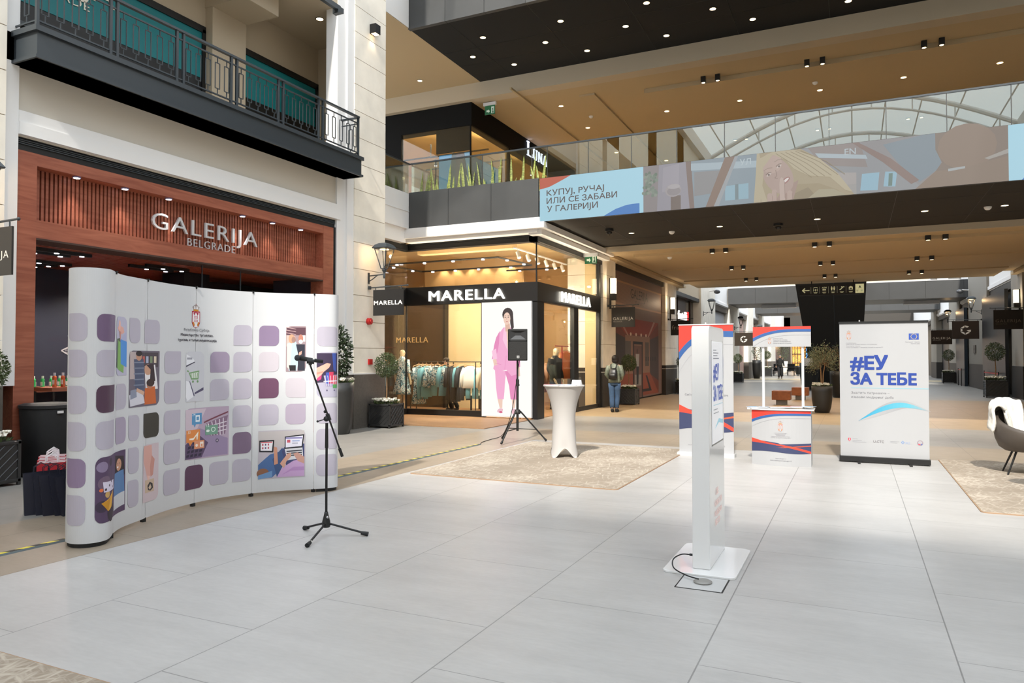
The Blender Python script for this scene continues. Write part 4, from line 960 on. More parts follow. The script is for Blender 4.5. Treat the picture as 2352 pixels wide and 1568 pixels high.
pw = thing('popup_wall', 'large white curved pop-up exhibition wall printed with purple tiles and photos', 'display wall', (-5.85, 5.3, 0))
seams = [0, .935, 1.539, 2.251, 2.913, 3.57, PS[-1]]
for a, b in zip(seams, seams[1:]):
    mb = MB(); n = max(6, int((b - a) / .016)); us = [a + .0015 + (b - a - .003) * k / n for k in range(n + 1)]
    zb, zt = .035, 2.222
    P = []
    for d in (0, -.012):
        for z in (zb, zt): P.append([pop(u, z, d) for u in us])
    n += 1; mb.add(sum(P, []), [(k, k+1, n+k+1, n+k) for k in range(n-1)] + [(2*n+k, 3*n+k, 3*n+k+1, 2*n+k+1) for k in range(n-1)] + [(n+k, n+k+1, 3*n+k+1, 3*n+k) for k in range(n-1)] + [(k, 2*n+k, 2*n+k+1, k+1) for k in range(n-1)])
    mb.build('panel', M_PANEL, pw)
for u in seams[1:-1]:
    x, y, _ = pop(u, 0, -.02); MB().box(x - .018, x + .018, y - .018, y + .018, 0, .04).build('foot', M_RUBB, pw)
    x, y, _ = pop(u, 0, .004); MB().box(x - .006, x + .006, y - .006, y + .006, 2.205, 2.23).tube([(x, y - .016, 2.232), (x, y, 2.21), (x, y + .016, 2.232)], .003, 5).build('clip', M_BLK, pw)
for a, b in ((0, .9), (3.6, PS[-1])):
    mb = MB(); us = [a + (b - a) * k / 20 for k in range(21)]; P = [pop(u, 0, -.014)[:2] for u in us]; mb.prism(P, .0, .035); mb.build('end_base', M_RUBB, pw)
mb = MB()
for k in range(16):
    u = 1.0 + k * .17; a = pop(u, 0, -.03); b = pop(u + .17, 0, -.03)
    mb.box(a[0] - .01, a[0] + .01, a[1] - .01, a[1] + .01, .03, 2.18) if k % 4 == 0 else None
    mb.tube([(a[0], a[1], .3), (b[0], b[1], 1.1)], .006, 5).tube([(a[0], a[1], 1.9), (b[0], b[1], 1.1)], .006, 5)
mb.build('lattice_frame', M_SILV, pw)
A = Art(lambda u, v, d: pop(u, v, .002 + d), step=.016, lay=.0003)
LT, MV, PL, DP, PK_ = '#b7b1bf', '#8d7a97', '#8a7289', '#5d3f57', '#c9c0ca'
ROW = {1: (1.635, 1.857), 2: (1.35, 1.567), 3: (1.06, 1.28), 4: (.765, .992), 5: (.475, .705), 6: (.178, .417)}
CO = dict(A=(.36, .549), B=(.615, .924), C=(.989, 1.215), D=(1.257, 1.419), E=(1.489, 1.737), F=(1.816, 2.053), G=(2.124, 2.358), H=(2.435, 2.655), I=(2.7, 2.904), J=(2.98, 3.192), K=(3.266, 3.48), L=(3.598, 3.85))
def tile(c, r, col, sharp=0):
    a, b = CO[c]; z0, z1 = ROW[r]; q = [.055] * 4; q[sharp] = .008
    A.poly(rr(a, b, z0, z1, q, 4), col)
for r in range(1, 7): tile('A', r, MV if r == 5 else LT, 3)
for r, c_ in ((1, '#6f5a78'), (2, LT), (3, '#4e3348'), (4, LT)): tile('B', r, c_, 2)
tile('C', 3, LT); tile('C', 4, '#a79bb0', 3)
for r in (1, 4, 5, 6): tile('D', r, LT, 3)
tile('E', 1, LT, 0); tile('E', 4, '#3a372e', 3)
for r in (2, 3, 4, 5, 6): tile('F', r, LT, 2)
tile('G', 6, '#5d3f57', 0); tile('H', 2, '#9d8fa6', 0); tile('H', 3, LT, 0); tile('H', 6, LT, 2)
for r, c_ in ((1, LT), (2, LT), (3, LT), (4, LT), (5, '#7c6880'), (6, LT)): tile('I', r, c_, 0)
for r, c_ in ((1, MV), (2, '#c8c0c8'), (3, '#6c4660'), (4, LT)): tile('J', r, c_, 0)
tile('K', 3, '#c8c0c8', 1); tile('K', 4, '#b3a6b8', 2)
for r in (1, 4, 5, 6): tile('L', r, LT, 1)
def photo(c0, c1, r0, r1, bg, sharp=(2,)):
    a, b = CO[c0][0], CO[c1][1]; z0, z1 = ROW[r1][0], ROW[r0][1]; q = [.06] * 4
    for s_ in sharp: q[s_] = .006
    A.poly(rr(a, b, z0, z1, q, 4), bg); w, h = b - a, z1 - z0
    return (lambda pts, col: A.poly([(a + x * w, z0 + y * h) for x, y in pts], col)), (lambda x, y, rx, ry, col, rot=0: A.ell(a + x * w, z0 + y * h, rx * w, ry * h, col, rot)), (lambda x0, x1, y0, y1, col: A.rect(a + x0 * w, a + x1 * w, z0 + y0 * h, z0 + y1 * h, col))
# hand with shopping bags
P_, E_, B_ = photo('C', 'C', 1, 2, '#b9b6cc', (1,))
P_([(0, .5), (.95, .75), (.95, .2), (.2, .1), (0, .2)], '#aeb0d0'); P_([(.05, .62), (.45, .64), (.4, .1), (.0, .14)], '#4c5a44'); P_([(.2, .6), (.85, .5), (.75, .04), (.12, .12)], '#7fae5c'); P_([(.45, .62), (.98, .58), (.98, .14), (.5, .2)], '#4d8fd6')
P_([(.3, .86), (.7, .82), (.8, .74), (.6, .7), (.3, .74), (.1, .8)], '#e0a89c'); E_(.35, .86, .1, .08, '#e8b4a6'); P_([(.3, .76), (.5, .74), (.45, .6), (.4, .6)], '#c8887a')
# woman with shopping bags
P_, E_, B_ = photo('B', 'C', 5, 6, '#54405e', (1, 2))
for x, y, r_, c_ in ((.1, .85, .09, '#8a7a98'), (.3, .9, .07, '#3a2a3c'), (.15, .6, .12, '#6f5a70'), (.1, .25, .1, '#3c2e44'), (.35, .12, .16, '#2c2030'), (.2, .42, .06, '#c8a060'), (.08, .5, .03, '#e07040'), (.28, .2, .03, '#d06050')): E_(x, y, r_, r_ * .9, c_)
P_([(.62, .95), (.95, .9), (.98, .6), (.85, .5), (.62, .62)], '#2c1e22'); E_(.78, .78, .1, .1, '#c89478'); P_([(.6, .66), (.95, .68), (.98, .3), (.55, .28)], '#5a7fae'); P_([(.55, .3), (.98, .32), (.98, .1), (.55, .08)], '#c8cad0')
P_([(.1, .62), (.5, .6), (.52, .45), (.12, .46)], '#d8d0e4'); [E_(.15 + .09 * k, .5 + .05 * (k % 3), .02, .02, '#3a3040') for k in range(4)]; P_([(.08, .3), (.46, .44), (.36, .2), (.2, .16)], '#e2a93a'); P_([(.08, .3), (.3, .36), (.2, .16)], '#c88c20')
E_(.74, .745, .03, .015, '#f4eeee'); E_(.74, .8, .012, .01, '#20161a'); E_(.82, .8, .012, .01, '#20161a')
# family at the counter
P_, E_, B_ = photo('D', 'E', 2, 3, '#6a6270', (0, 2))
B_(.02, .3, .5, .98, '#b8a8a8'); B_(.4, .95, .7, .97, '#4a4048'); [B_(.42 + .13 * k, .5 + .13 * k, .78, .9, c_) for k, c_ in enumerate(('#c05a50', '#a8b0c8', '#7a8a6a', '#d8c8b0'))]
P_([(.14, .85), (.45, .85), (.5, .3), (.2, .3)], '#4c5570'); [P_([(.14, .8 - .1 * k), (.47, .8 - .1 * k), (.47, .78 - .1 * k), (.14, .78 - .1 * k)], '#7a8498') for k in range(5)]; E_(.3, .9, .09, .08, '#c08e74'); E_(.3, .95, .1, .05, '#2a2024')
P_([(.5, .72), (.85, .75), (.95, .3), (.55, .3)], '#e8e4e6'); E_(.62, .66, .13, .1, '#c89a80'); P_([(.55, .75), (.8, .76), (.86, .45), (.68, .4), (.7, .66)], '#33232a')
P_([(.52, .32), (.85, .35), (.9, .03), (.5, .03)], '#c8642c'); E_(.68, .38, .1, .07, '#b97c60'); E_(.7, .42, .13, .07, '#3a2620'); P_([(0, .22), (.4, .3), (.52, .06), (.04, .02)], '#d4d2dc'); P_([(.04, .3), (.22, .32), (.24, .18), (.04, .14)], '#8a90a4'); P_([(.24, .34), (.5, .26), (.46, .2), (.22, .28)], '#d0a890')
# hand with block
P_, E_, B_ = photo('E', 'E', 5, 6, '#cdbcc2', (0, 2))
P_([(.05, .98), (.55, .98), (.6, .7), (.5, .45), (.3, .4), (.15, .6), (.05, .7)], '#d6a49a'); P_([(.55, .8), (.75, .72), (.65, .45), (.5, .42), (.45, .6)], '#c89084'); P_([(.3, .46), (.45, .44), (.42, .34), (.3, .34)], '#e4b8ac')
B_(.16, .72, .16, .38, '#c8b09a'); P_([(.3, .28), (.45, .34), (.62, .3), (.66, .22), (.5, .18), (.34, .2)], '#3a3638'); P_([(.36, .24), (.48, .3), (.56, .24), (.46, .2)], '#c8b09a')
# phones with cart icon
P_, E_, B_ = photo('G', 'G', 2, 3, '#c9c9d0', (0, 1))
P_([(.0, .95), (.4, .86), (.5, .8), (.02, .7)], '#e4e4ea'); P_([(.0, .72), (.5, .8), (.5, .78), (.0, .69)], '#4a4858'); P_([(0, .42), (.2, .4), (.45, .1), (.1, .02), (0, .1)], '#e6e6ec'); P_([(.18, .42), (.24, .4), (.5, .12), (.46, .1)], '#54506a'); P_([(.5, .18), (.98, .28), (.98, .22), (.5, .14)], '#54506a')
B_(.05, .35, .84, .88, '#9a9aa4')
P_([(.15, .58), (.75, .62), (.7, .44), (.3, .44)], '#7aa070'); P_([(.24, .56), (.7, .59), (.66, .47), (.32, .47)], '#d6dcd2'); [P_([(.28 + .12 * k, .57), (.31 + .12 * k, .57), (.33 + .1 * k, .46), (.3 + .1 * k, .46)], '#7aa070') for k in range(4)]; E_(.4, .4, .05, .025, '#6f9866'); E_(.66, .4, .05, .025, '#6f9866'); P_([(.05, .63), (.16, .62), (.17, .59), (.05, .6)], '#7aa070')
# keyboard and trolley
P_, E_, B_ = photo('G', 'H', 4, 5, '#b6a2b6', (1, 2))
P_([(0, .98), (.5, .98), (.3, .6), (0, .5)], '#cdbcc8'); P_([(0, .3), (.35, .6), (.98, .35), (.98, .02), (0, .02)], '#9a88a8'); P_([(0, .02), (.0, .3), (.3, .5), (.55, .3), (.4, .02)], '#5c4a68')
[P_([(.02 + .1 * i + .02 * j, .05 + .08 * j), (.09 + .1 * i + .02 * j, .06 + .08 * j), (.1 + .1 * i + .02 * j, .11 + .08 * j), (.03 + .1 * i + .02 * j, .1 + .08 * j)], '#332a40') for i in range(4) for j in range(4)]
P_([(.5, .68), (.98, .82), (.92, .44), (.6, .42)], '#8a6e86'); [P_([(.53 + .085 * k, .69 + .02 * k), (.55 + .085 * k, .69 + .02 * k), (.63 + .065 * k, .43), (.61 + .065 * k, .43)], '#e0d4e0') for k in range(5)]; [P_([(.54, .62 - .07 * k), (.95, .7 - .08 * k), (.95, .68 - .08 * k), (.54, .6 - .07 * k)], '#e0d4e0') for k in range(3)]; P_([(.45, .72), (.98, .9), (.98, .87), (.45, .69)], '#7a4050'); E_(.75, .32, .035, .04, '#5a5068'); E_(.75, .32, .015, .02, '#c0b0c0')
B_(.16, .4, .68, .9, '#5b94c0'); P_([(.2, .68), (.26, .68), (.23, .62)], '#5b94c0'); B_(.25, .35, .73, .86, '#e8f0f6'); B_(.27, .33, .76, .83, '#5b94c0'); B_(.02, .36, .34, .58, '#e08a48'); P_([(.08, .34), (.18, .34), (.12, .27)], '#e08a48'); P_([(.1, .42), (.2, .42), (.32, .54), (.3, .38), (.28, .38), (.27, .46), (.2, .38), (.1, .39)], '#f6ecdc')
B_(.48, .76, .45, .64, '#76a08c'); E_(.66, .55, .05, .05, '#e4eee8'); E_(.66, .55, .035, .035, '#76a08c'); E_(.54, .53, .04, .025, '#e4eee8'); B_(.22, .46, .2, .36, '#dd9470'); B_(.36, .44, .23, .33, '#f4e4d8'); B_(.38, .42, .24, .29, '#dd9470'); E_(.28, .27, .03, .03, '#f4e4d8')
A.text('24', CO['G'][0] + .09, .915, .03, '#e8f0f6'); A.text('33', CO['G'][0] + .03, .74, .03, '#f6ecdc'); A.text('12', CO['G'][0] + .27, .79, .03, '#e4eee8')
# older couple
P_, E_, B_ = photo('K', 'K', 1, 2, '#a08a90', (0, 2))
B_(.02, .98, .8, .97, '#5c3c48'); [P_([(.0, .98 - .06 * k), (.5, .94 - .06 * k), (.5, .93 - .06 * k), (0, .965 - .06 * k)], '#c8a8a8') for k in range(3)]; B_(.02, .3, .55, .8, '#c8b4ac'); B_(.7, .97, .66, .8, '#d8d0cc')
P_([(.08, .62), (.5, .66), (.7, .4), (.55, .02), (.15, .02), (.05, .3)], '#b8cfe0'); P_([(.05, .6), (.3, .62), (.2, .05), (.05, .1)], '#dcd0c8'); P_([(.15, .14), (.5, .14), (.5, .02), (.2, .02)], '#1c1a20'); P_([(.5, .6), (.95, .6), (.95, .02), (.6, .02), (.6, .4)], '#2c2c3a'); E_(.36, .72, .12, .08, '#cc9a8c'); E_(.28, .72, .15, .1, '#c89a7c'); E_(.38, .7, .1, .07, '#a07c70'); E_(.74, .73, .12, .09, '#b87a68'); E_(.74, .66, .1, .045, '#e8e4e4'); P_([(.66, .42), (.8, .46), (.78, .38), (.62, .34)], '#d0a090')
# man with tiny trolley
P_, E_, B_ = photo('L', 'L', 2, 3, '#b4b0c2', (1, 2))
P_([(0, .98), (.98, .98), (.98, .35), (0, .32)], '#3c2f4a'); P_([(.3, .98), (.7, .98), (.98, .5), (.98, .98)], '#4a3e60'); P_([(.68, .98), (.9, .98), (.9, .55), (.75, .6)], '#3c52a0'); P_([(0, .65), (.45, .76), (.62, .74), (.55, .66), (.3, .56), (.1, .42), (0, .4)], '#e0b09c'); P_([(.0, .55), (.3, .58), (.28, .55), (0, .5)], '#cc9080'); P_([(.02, .42), (.22, .5), (.2, .4), (.04, .36)], '#c8407c')
P_([(.3, .48), (.98, .5), (.9, .24), (.4, .24)], '#9c93b4'); B_(.4, .55, .3, .55, '#4a5ab0'); B_(.55, .75, .3, .56, '#c83c5c'); B_(.75, .95, .25, .48, '#d45a6c'); [P_([(.34 + .13 * k, .48), (.36 + .13 * k, .48), (.44 + .1 * k, .24), (.42 + .1 * k, .24)], '#e0e0ec') for k in range(5)]; P_([(.3, .36), (.95, .37), (.95, .35), (.3, .34)], '#e0e0ec'); E_(.45, .15, .04, .02, '#6a6480'); E_(.8, .15, .04, .02, '#6a6480'); B_(.72, .95, .2, .28, '#58a05c')
# couple with tablet and laptop
P_, E_, B_ = photo('J', 'K', 5, 6, '#b9b2bc', (1, 3))
P_([(0, .98), (.98, .98), (.98, .6), (0, .7)], '#bdb6b6'); P_([(0, .3), (.25, .5), (.45, .55), (.5, .2), (.3, .02), (0, .02)], '#4a6a9c'); P_([(.3, .4), (.5, .62), (.58, .6), (.55, .3), (.4, .02)], '#3c5480'); P_([(.5, .55), (.62, .75), (.98, .7), (.98, .25), (.6, .25)], '#3f4670'); P_([(.4, .02), (.5, .2), (.75, .35), (.98, .38), (.98, .02)], '#c4a0cc'); P_([(.5, .06), (.75, .22), (.98, .22), (.98, .14), (.7, .14)], '#b48cc0')
E_(.1, .12, .13, .1, '#8c6048'); P_([(0, .08), (.3, .16), (.3, .03), (0, .0)], '#6d94c0'); P_([(.02, .8), (.34, .8), (.32, .54), (.02, .56)], '#1c1c24'); P_([(.05, .77), (.31, .77), (.29, .575), (.05, .59)], '#e8e6ec'); [B_(.08 + .06 * i, .11 + .06 * i, .62 + .07 * j, .66 + .07 * j, c_) for i, c_ in enumerate(('#b85060', '#6a5a80', '#c06070')) for j in range(2)]; B_(.06, .3, .745, .765, '#c83c4c')
P_([(.33, .66), (.4, .64), (.42, .3), (.34, .28)], '#c89078'); P_([(.56, .86), (.98, .9), (.94, .62), (.56, .6)], '#24242c'); P_([(.58, .84), (.95, .87), (.92, .65), (.58, .63)], '#e6e4f2'); B_(.58, .93, .81, .84, '#8a84b8'); B_(.61, .68, .73, .79, '#c8586a'); B_(.72, .88, .75, .78, '#a8b4d8'); B_(.72, .84, .7, .73, '#b8b8c8'); P_([(.56, .6), (.94, .62), (.96, .4), (.62, .36)], '#d4d4da'); [P_([(.6, .56 - .045 * k), (.93, .575 - .045 * k), (.93, .55 - .045 * k), (.6, .535 - .045 * k)], '#3a3a44') for k in range(3)]
P_([(.46, .3), (.62, .5), (.7, .52), (.7, .44), (.6, .34), (.55, .2)], '#d0a08c'); P_([(.74, .5), (.84, .52), (.98, .42), (.98, .28), (.84, .34)], '#c8988a')
# crest and ministry lettering
def crest(A, cx, top, h, pale=0):
    def c_(a, b): return b if pale else a
    WH = '#a9aaad' if pale else '#e4e2e4'
    w = h * .42; y0 = top - h
    A.poly([(cx - w/2, top - h*.31), (cx + w/2, top - h*.31), (cx + w/2, y0 + h*.22), (cx + w*.3, y0 + h*.06), (cx, y0), (cx - w*.3, y0 + h*.06), (cx - w/2, y0 + h*.22)], c_('#a8123a', '#b88478'))
    A.poly([(cx - w*.42, top - h*.36), (cx - w*.15, top - h*.33), (cx, top - h*.42), (cx + w*.15, top - h*.33), (cx + w*.42, top - h*.36), (cx + w*.44, y0 + h*.24), (cx + w*.2, y0 + h*.06), (cx, y0 + h*.03), (cx - w*.2, y0 + h*.06), (cx - w*.44, y0 + h*.24)], WH)
    for s in (-1, 1):
        A.poly([(cx + s*w*.3, top - h*.33), (cx + s*w*.1, top - h*.36), (cx + s*w*.16, top - h*.5), (cx + s*w*.3, top - h*.42)], c_('#a8123a', '#b07a6c'))
        A.poly([(cx + s*w*.42, y0 + h*.24), (cx + s*w*.26, y0 + h*.26), (cx + s*w*.12, y0 + h*.1), (cx + s*w*.28, y0 + h*.08)], c_('#c8791c', '#b88258'))
        for q in (0, 1): A.rect(cx + s*w*.05, cx + s*w*.2, y0 + h*(.25 + .14*q), y0 + h*(.35 + .14*q), c_('#b8264c', '#b08c86')); A.rect(cx + s*w*.08, cx + s*w*.15, y0 + h*(.28 + .14*q), y0 + h*(.32 + .14*q), WH)
    A.poly([(cx - w*.1, y0 + h*.22), (cx + w*.1, y0 + h*.22), (cx + w*.2, y0 + h*.04), (cx - w*.2, y0 + h*.04)], WH)
    A.rect(cx - w*.3, cx + w*.3, top - h*.31, top - h*.24, c_('#c8861c', '#b88c50'))
    A.poly([(cx - w*.3, top - h*.24), (cx + w*.3, top - h*.24), (cx + w*.42, top - h*.14), (cx + w*.2, top - h*.07), (cx, top - h*.06), (cx - w*.2, top - h*.07), (cx - w*.42, top - h*.14)], c_('#8a7a78', '#9c8478'))
    for s in (-1, 0, 1): A.poly([(cx + s*w*.2 - w*.07, top - h*.23), (cx + s*w*.2 + w*.07, top - h*.23), (cx + s*w*.22 + w*.05, top - h*.1), (cx + s*w*.22 - w*.05, top - h*.1)], WH)
    A.rect(cx - w*.025, cx + w*.025, top - h*.07, top, c_('#8a4a50', '#a07c70')); A.rect(cx - w*.07, cx + w*.07, top - h*.035, top - h*.02, c_('#8a4a50', '#a07c70'))
crest(A, 2.249, 2.054, .25)
A.text('Република Србија', 2.256, 1.772, .03, '#6a6a70', al='c', bold=-.01)
A.text('Министарство трговине,', 2.256, 1.722, .028, '#2a2230', al='c', bold=.008)
A.text('туризма и телекомуникација', 2.256, 1.67, .028, '#2a2230', al='c', bold=.008)
A.build('printed_graphic', pw)

# =============================================================== MICROPHONE STAND
ms = thing('microphone_stand', 'black tripod boom microphone stand on the pale floor', 'microphone stand', (-4.06, 4.93, 0))
mc = Vector((-4.06, 4.93, 0))
for k, (a, L_) in enumerate(((22, .34), (-72, .38), (165, .3))):
    d = Vector((math.cos(R(a)), math.sin(R(a)), 0)); f = mc + d * L_
    leg = MB().tube([mc + d * .03 + Vector((0, 0, .1)), f + Vector((0, 0, .022))], .009, 8).build('leg', M_BLK, ms)
    MB().tube([f - d * .04 + Vector((0, 0, .026)), f + d * .02 + Vector((0, 0, .017))], [.015, .019], 10).build('rubber_foot', M_RUBB, leg)
    if k == 1: MB().tube([f - d * .055 + Vector((0, 0, .03)), f - d * .045 + Vector((0, 0, .028))], .013, 8).build('white_ring', M_WHF, leg, label='white tape ring on the leg')
MB().lathe([(.03, .07), (.036, .08), (.034, .12), (.018, .18), (.015, .2)], mc[:2], 14).build('hub', M_BLKP, ms, smooth=True)
MB().lathe([(.008, .15), (.011, .16), (.006, .172)], (mc.x + .03, mc.y - .02), 8).build('hub_screw', M_CHROME, ms)
MB().tube([mc + Vector((0, 0, .15)), mc + Vector((0, 0, .75))], .0105, 10).tube([mc + Vector((0, 0, .74)), mc + Vector((0, 0, .95))], [.015, .012], 10).build('mast', M_BLK, ms)
cl = mc + Vector((-.005, 0, .985))
MB().ball(cl, .024, 10).tube([cl, cl + Vector((-.055, -.04, -.02))], .005, 6).ball(cl + Vector((-.058, -.042, -.021)), .01, 8).build('clutch', M_BLKP, ms)
lo, up = Vector((-3.965, 5.02, .66)), Vector((-4.165, 4.84, 1.44))
boom = MB().tube([lo, up], .0075, 8).build('boom', M_BLK, ms)
MB().tube([lo, lo.lerp(up, .09)], .013, 8).build('counterweight', M_RUBB, boom)
MB().tube([lo.lerp(up, .4), lo.lerp(up, .47)], .017, 8).ball(lo.lerp(up, .48) + Vector((-.02, 0, .01)), .014, 8).build('boom_clamp', M_BLKP, boom)
MB().tube([up, up + Vector((-.0, .0, .03))], .014, 8).tube([up + Vector((-.02, -.02, .035)), up + Vector((.025, .02, .03))], .021, 8).build('microphone_clip', M_BLKP, ms)
mi = thing('microphone', 'black handheld wireless microphone with white band lying in the stand clip', 'microphone', (-4.17, 4.85, 1.48))
a, b = Vector((-4.265, 4.77, 1.505)), Vector((-4.09, 4.915, 1.47))
MB().tube([a.lerp(b, .18), a.lerp(b, .6), b], [.021, .017, .015], 12).build('body', M_BLKP, mi, smooth=True)
MB().ball(a.lerp(b, .08), .027, 14).build('grille', mat('mic_grille', '#4a4c50', .35, .8, bump=.6, nscale=300), mi, smooth=True)
MB().tube([a.lerp(b, .62), a.lerp(b, .68)], .0172, 12).build('white_band', M_WHF, mi)

# =============================================================== LOUDSPEAKER ON STAND
sx, sy = -5.47, 11.85
ss = thing('speaker_stand', 'black tripod stand under the loudspeaker in front of the light box', 'speaker stand', (sx, sy, 0))
MB().tube([(sx, sy, .2), (sx, sy, 1.1)], .022, 10).tube([(sx, sy, 1.0), (sx, sy, 1.5)], .0165, 10).build('pole', M_BLK, ss)
MB().tube([(sx, sy, 1.0), (sx, sy, 1.12)], .03, 10).tube([(sx, sy, 1.02), (sx + .05, sy - .03, 1.02)], .01, 6).build('height_clamp', M_BLKP, ss)
MB().lathe([(.05, .5), (.06, .53), (.045, .58)], (sx, sy), 12).build('collar', M_BLKP, ss)
for a in (28, 148, 262):
    d = Vector((math.cos(R(a)), math.sin(R(a)), 0)); f = Vector((sx, sy, .02)) + d * .52; t_ = Vector((sx, sy, .55)) + d * .05
    leg = MB().tube([t_, f], .014, 8).build('leg', M_BLK, ss); MB().tube([f + (t_ - f) * .06, f], .02, 8).build('rubber_foot', M_RUBB, leg)
    MB().tube([t_.lerp(f, .62), Vector((sx, sy, .24))], .009, 6).build('brace', M_BLK, ss)
sp = thing('loudspeaker', 'black loudspeaker box on the tripod stand before the light box', 'loudspeaker', (sx, sy, 1.44))
T = Matrix.Translation((sx, sy, 0)) @ Matrix.Rotation(R(28), 4, 'Z')
MB().prism(rr(-.17, .17, -.15, .15, [.02, .02, .1, .1]), 1.455, 2.02).xf(T).build('cabinet', M_BLKP, sp, bevel=.012)
MB().add([(-.14, -.186, 1.985), (.14, -.186, 1.985), (.14, -.186, 1.83), (-.14, -.186, 1.83), (-.05, -.153, 1.955), (.05, -.153, 1.955), (.05, -.153, 1.90), (-.05, -.153, 1.90)],
         [(0, 1, 5, 4), (1, 2, 6, 5), (2, 3, 7, 6), (3, 0, 4, 7), (4, 5, 6, 7)]).xf(T).build('horn', mat('horn_black', '#2e2f31', .3), sp)
mb = MB().box(-.165, -.14, -.19, -.15, 1.815, 2.01).box(.14, .165, -.19, -.15, 1.815, 2.01).box(-.14, .14, -.19, -.15, 1.985, 2.01).box(-.14, .14, -.19, -.15, 1.8, 1.83).box(-.165, .165, -.165, -.15, 1.46, 1.8)
mb.xf(T).build('front_baffle', M_BLKP, sp)
MB().prism(rr(-.155, .155, 1.47, 1.795, .02), -.188, -.165, 'y').xf(T).build('grille', mat('speaker_grille', '#131313', .6, bump=.4, nscale=200), sp)
A = Art(lambda u, v, d: tuple(T @ Vector((u, -.1885 - d, v)))); A.rect(-.022, .022, 1.5, 1.545, '#d8d8d8', .006).rect(-.018, .018, 1.504, 1.541, '#141414', .005).text('EV', 0, 1.512, .02, '#e8e8e8', al='c', bold=.02)
A.build('badge', sp)
cab = [(-5.88, 11.2, .008), (-6.0, 11.5, .008), (-6.06, 11.95, .008), (-6.0, 12.3, .05), (-5.86, 12.3, .3), (-5.68, 12.1, .62), (-5.55, 11.95, 1.0), (-5.52, 11.98, 1.3), (-5.5, 12.02, 1.5)]
MB().tube(smooth3(cab), .006, 6).build('speaker_cable', M_RUBB, None, smooth=True, label='thin black cable rising from the floor strip to the loudspeaker', cat='cable')
M_HAZ = stripe_mat('hazard_tape', '#e8d84a', '#1c1c1c', 5.2)
for nm, y0, y1, lab in (('a', 1.4, 3.92, 'yellow and black striped cable cover left of the pop-up wall'), ('b', 6.4, 11.2, 'yellow and black striped cable cover running from the pop-up wall to the speaker')):
    t = thing('cable_cover', lab, 'cable cover', (-5.9, y0, 0))
    MB().prism([(-5.94, .0), (-5.86, 0), (-5.872, .012), (-5.928, .012)], y0, y1, 'y').build('strip', mat('grey_rubber', '#5a6468', .6), t)
    MB().box(-5.925, -5.885, y0, y1, .012, .0135).build('hazard_tape', M_HAZ, t)
MB().tube([(-5.9, 3.92, .008), (-5.9, 4.2, .008), (-5.95, 4.5, .008)], .007, 6).build('cable', M_RUBB, None, label='short black cable between the striped cover and the pop-up wall', cat='cable')

# =============================================================== COCKTAIL TABLE
tx, ty = -4.0, 10.35
ct = thing('cocktail_table', 'round standing table under a white stretch cover', 'table', (tx, ty, 0))
mb = MB(); n = 64; secs = []
prof = [(1.0, .30), (.97, .285), (.9, .25), (.8, .213), (.7, .188), (.6, .173), (.5, .168), (.4, .172), (.3, .182), (.2, .196), (.12, .208), (.05, .222), (.0, .235)]
vs = []
for i, (t_, r_) in enumerate(prof):
    for k in range(n):
        a = k / n * 6.28319; c4 = abs(math.cos((a + R(20)) * 2)); z = t_ * 1.08
        low = max(0, 1 - t_ / .3); rr_ = r_ * (1 - low * .22 * (1 - c4 ** 1.5)); z += low ** 2 * .15 * (1 - c4 ** 2.2)
        vs.append((tx + rr_ * math.cos(a), ty + rr_ * math.sin(a), max(z, .012)))
mb.add(vs, [(i * n + k, i * n + (k + 1) % n, (i + 1) * n + (k + 1) % n, (i + 1) * n + k) for i in range(len(prof) - 1) for k in range(n)])
mb.add([(tx, ty, 1.082)] + [(tx + .3 * math.cos(k / n * 6.28319), ty + .3 * math.sin(k / n * 6.28319), 1.08) for k in range(n)], [(0, k + 1, (k + 1) % n + 1) for k in range(n)])
mb.build('stretch_cover', M_FABW, ct, smooth=True)
MB().lathe([(.31, 1.07), (.315, 1.08), (.31, 1.092)], (tx, ty), 48).build('table_top', M_FABW, ct)
for a in (0, 90, 180, 270): MB().lathe([(.025, .012), (.025, .03)], (tx + .22 * math.cos(R(a - 20)), ty + .22 * math.sin(R(a - 20))), 10).build('foot', M_WHF, ct)
def sheet(x, y, z, w, h, rz, cols, lab, grp=None, cat='brochure'):
    T_ = Matrix.Translation((x, y, z)) @ Matrix.Rotation(R(rz), 4, 'Z')
    root = thing('brochure', lab, cat, (x, y, z), grp)
    MB().box(-w/2, w/2, -h/2, h/2, 0, .004).xf(T_).build('pages', M_WPAP, root)
    A = Art(lambda u, v, d: tuple(T_ @ Vector((u, v, .0043 + d))))
    for k, c in enumerate(cols): A.poly([(-w/2, h/2 - h*.3*k), (w/2, h/2 - h*.3*k - h*.05), (w/2, h/2 - h*.3*(k+1)), (-w/2, h/2 - h*.3*(k+1) + h*.04)], c)
    A.build('printed_cover', root)
for i, (dx, dy, rz, c) in enumerate(((-.2, -.1, 30, ['#d8506c', '#e8e8f0', '#d04060']), (0, -.2, -15, ['#6a7c9c', '#e6e8ec', '#8a90a0']), (.16, -.1, 10, ['#3c6ca8', '#4a90d0', '#dfe4ea']), (.02, .1, 60, ['#e0e0e4', '#c8ccd4', '#e0e0e4']))):
    sheet(tx + dx, ty + dy, 1.093, .15, .21, rz, c, ('pink and white', 'grey blue', 'bright blue', 'pale grey')[i] + ' brochure lying on the white standing table')
tc = thing('tent_card', 'white folded tent card standing on the standing table', 'card', (tx + .2, ty + .05, 1.093))
MB().prism([(ty + .0, 1.093), (ty + .1, 1.093), (ty + .055, 1.17), (ty + .045, 1.17)], tx + .12, tx + .26, 'x').build('card', M_WPAP, tc)
A = Art(lambda u, v, d: (u, ty - .001 - d + (v - 1.093) * .58, v))
for k in range(4): A.rect(tx + .145, tx + .235, 1.115 + .012 * k, 1.12 + .012 * k, '#9aa0a8')
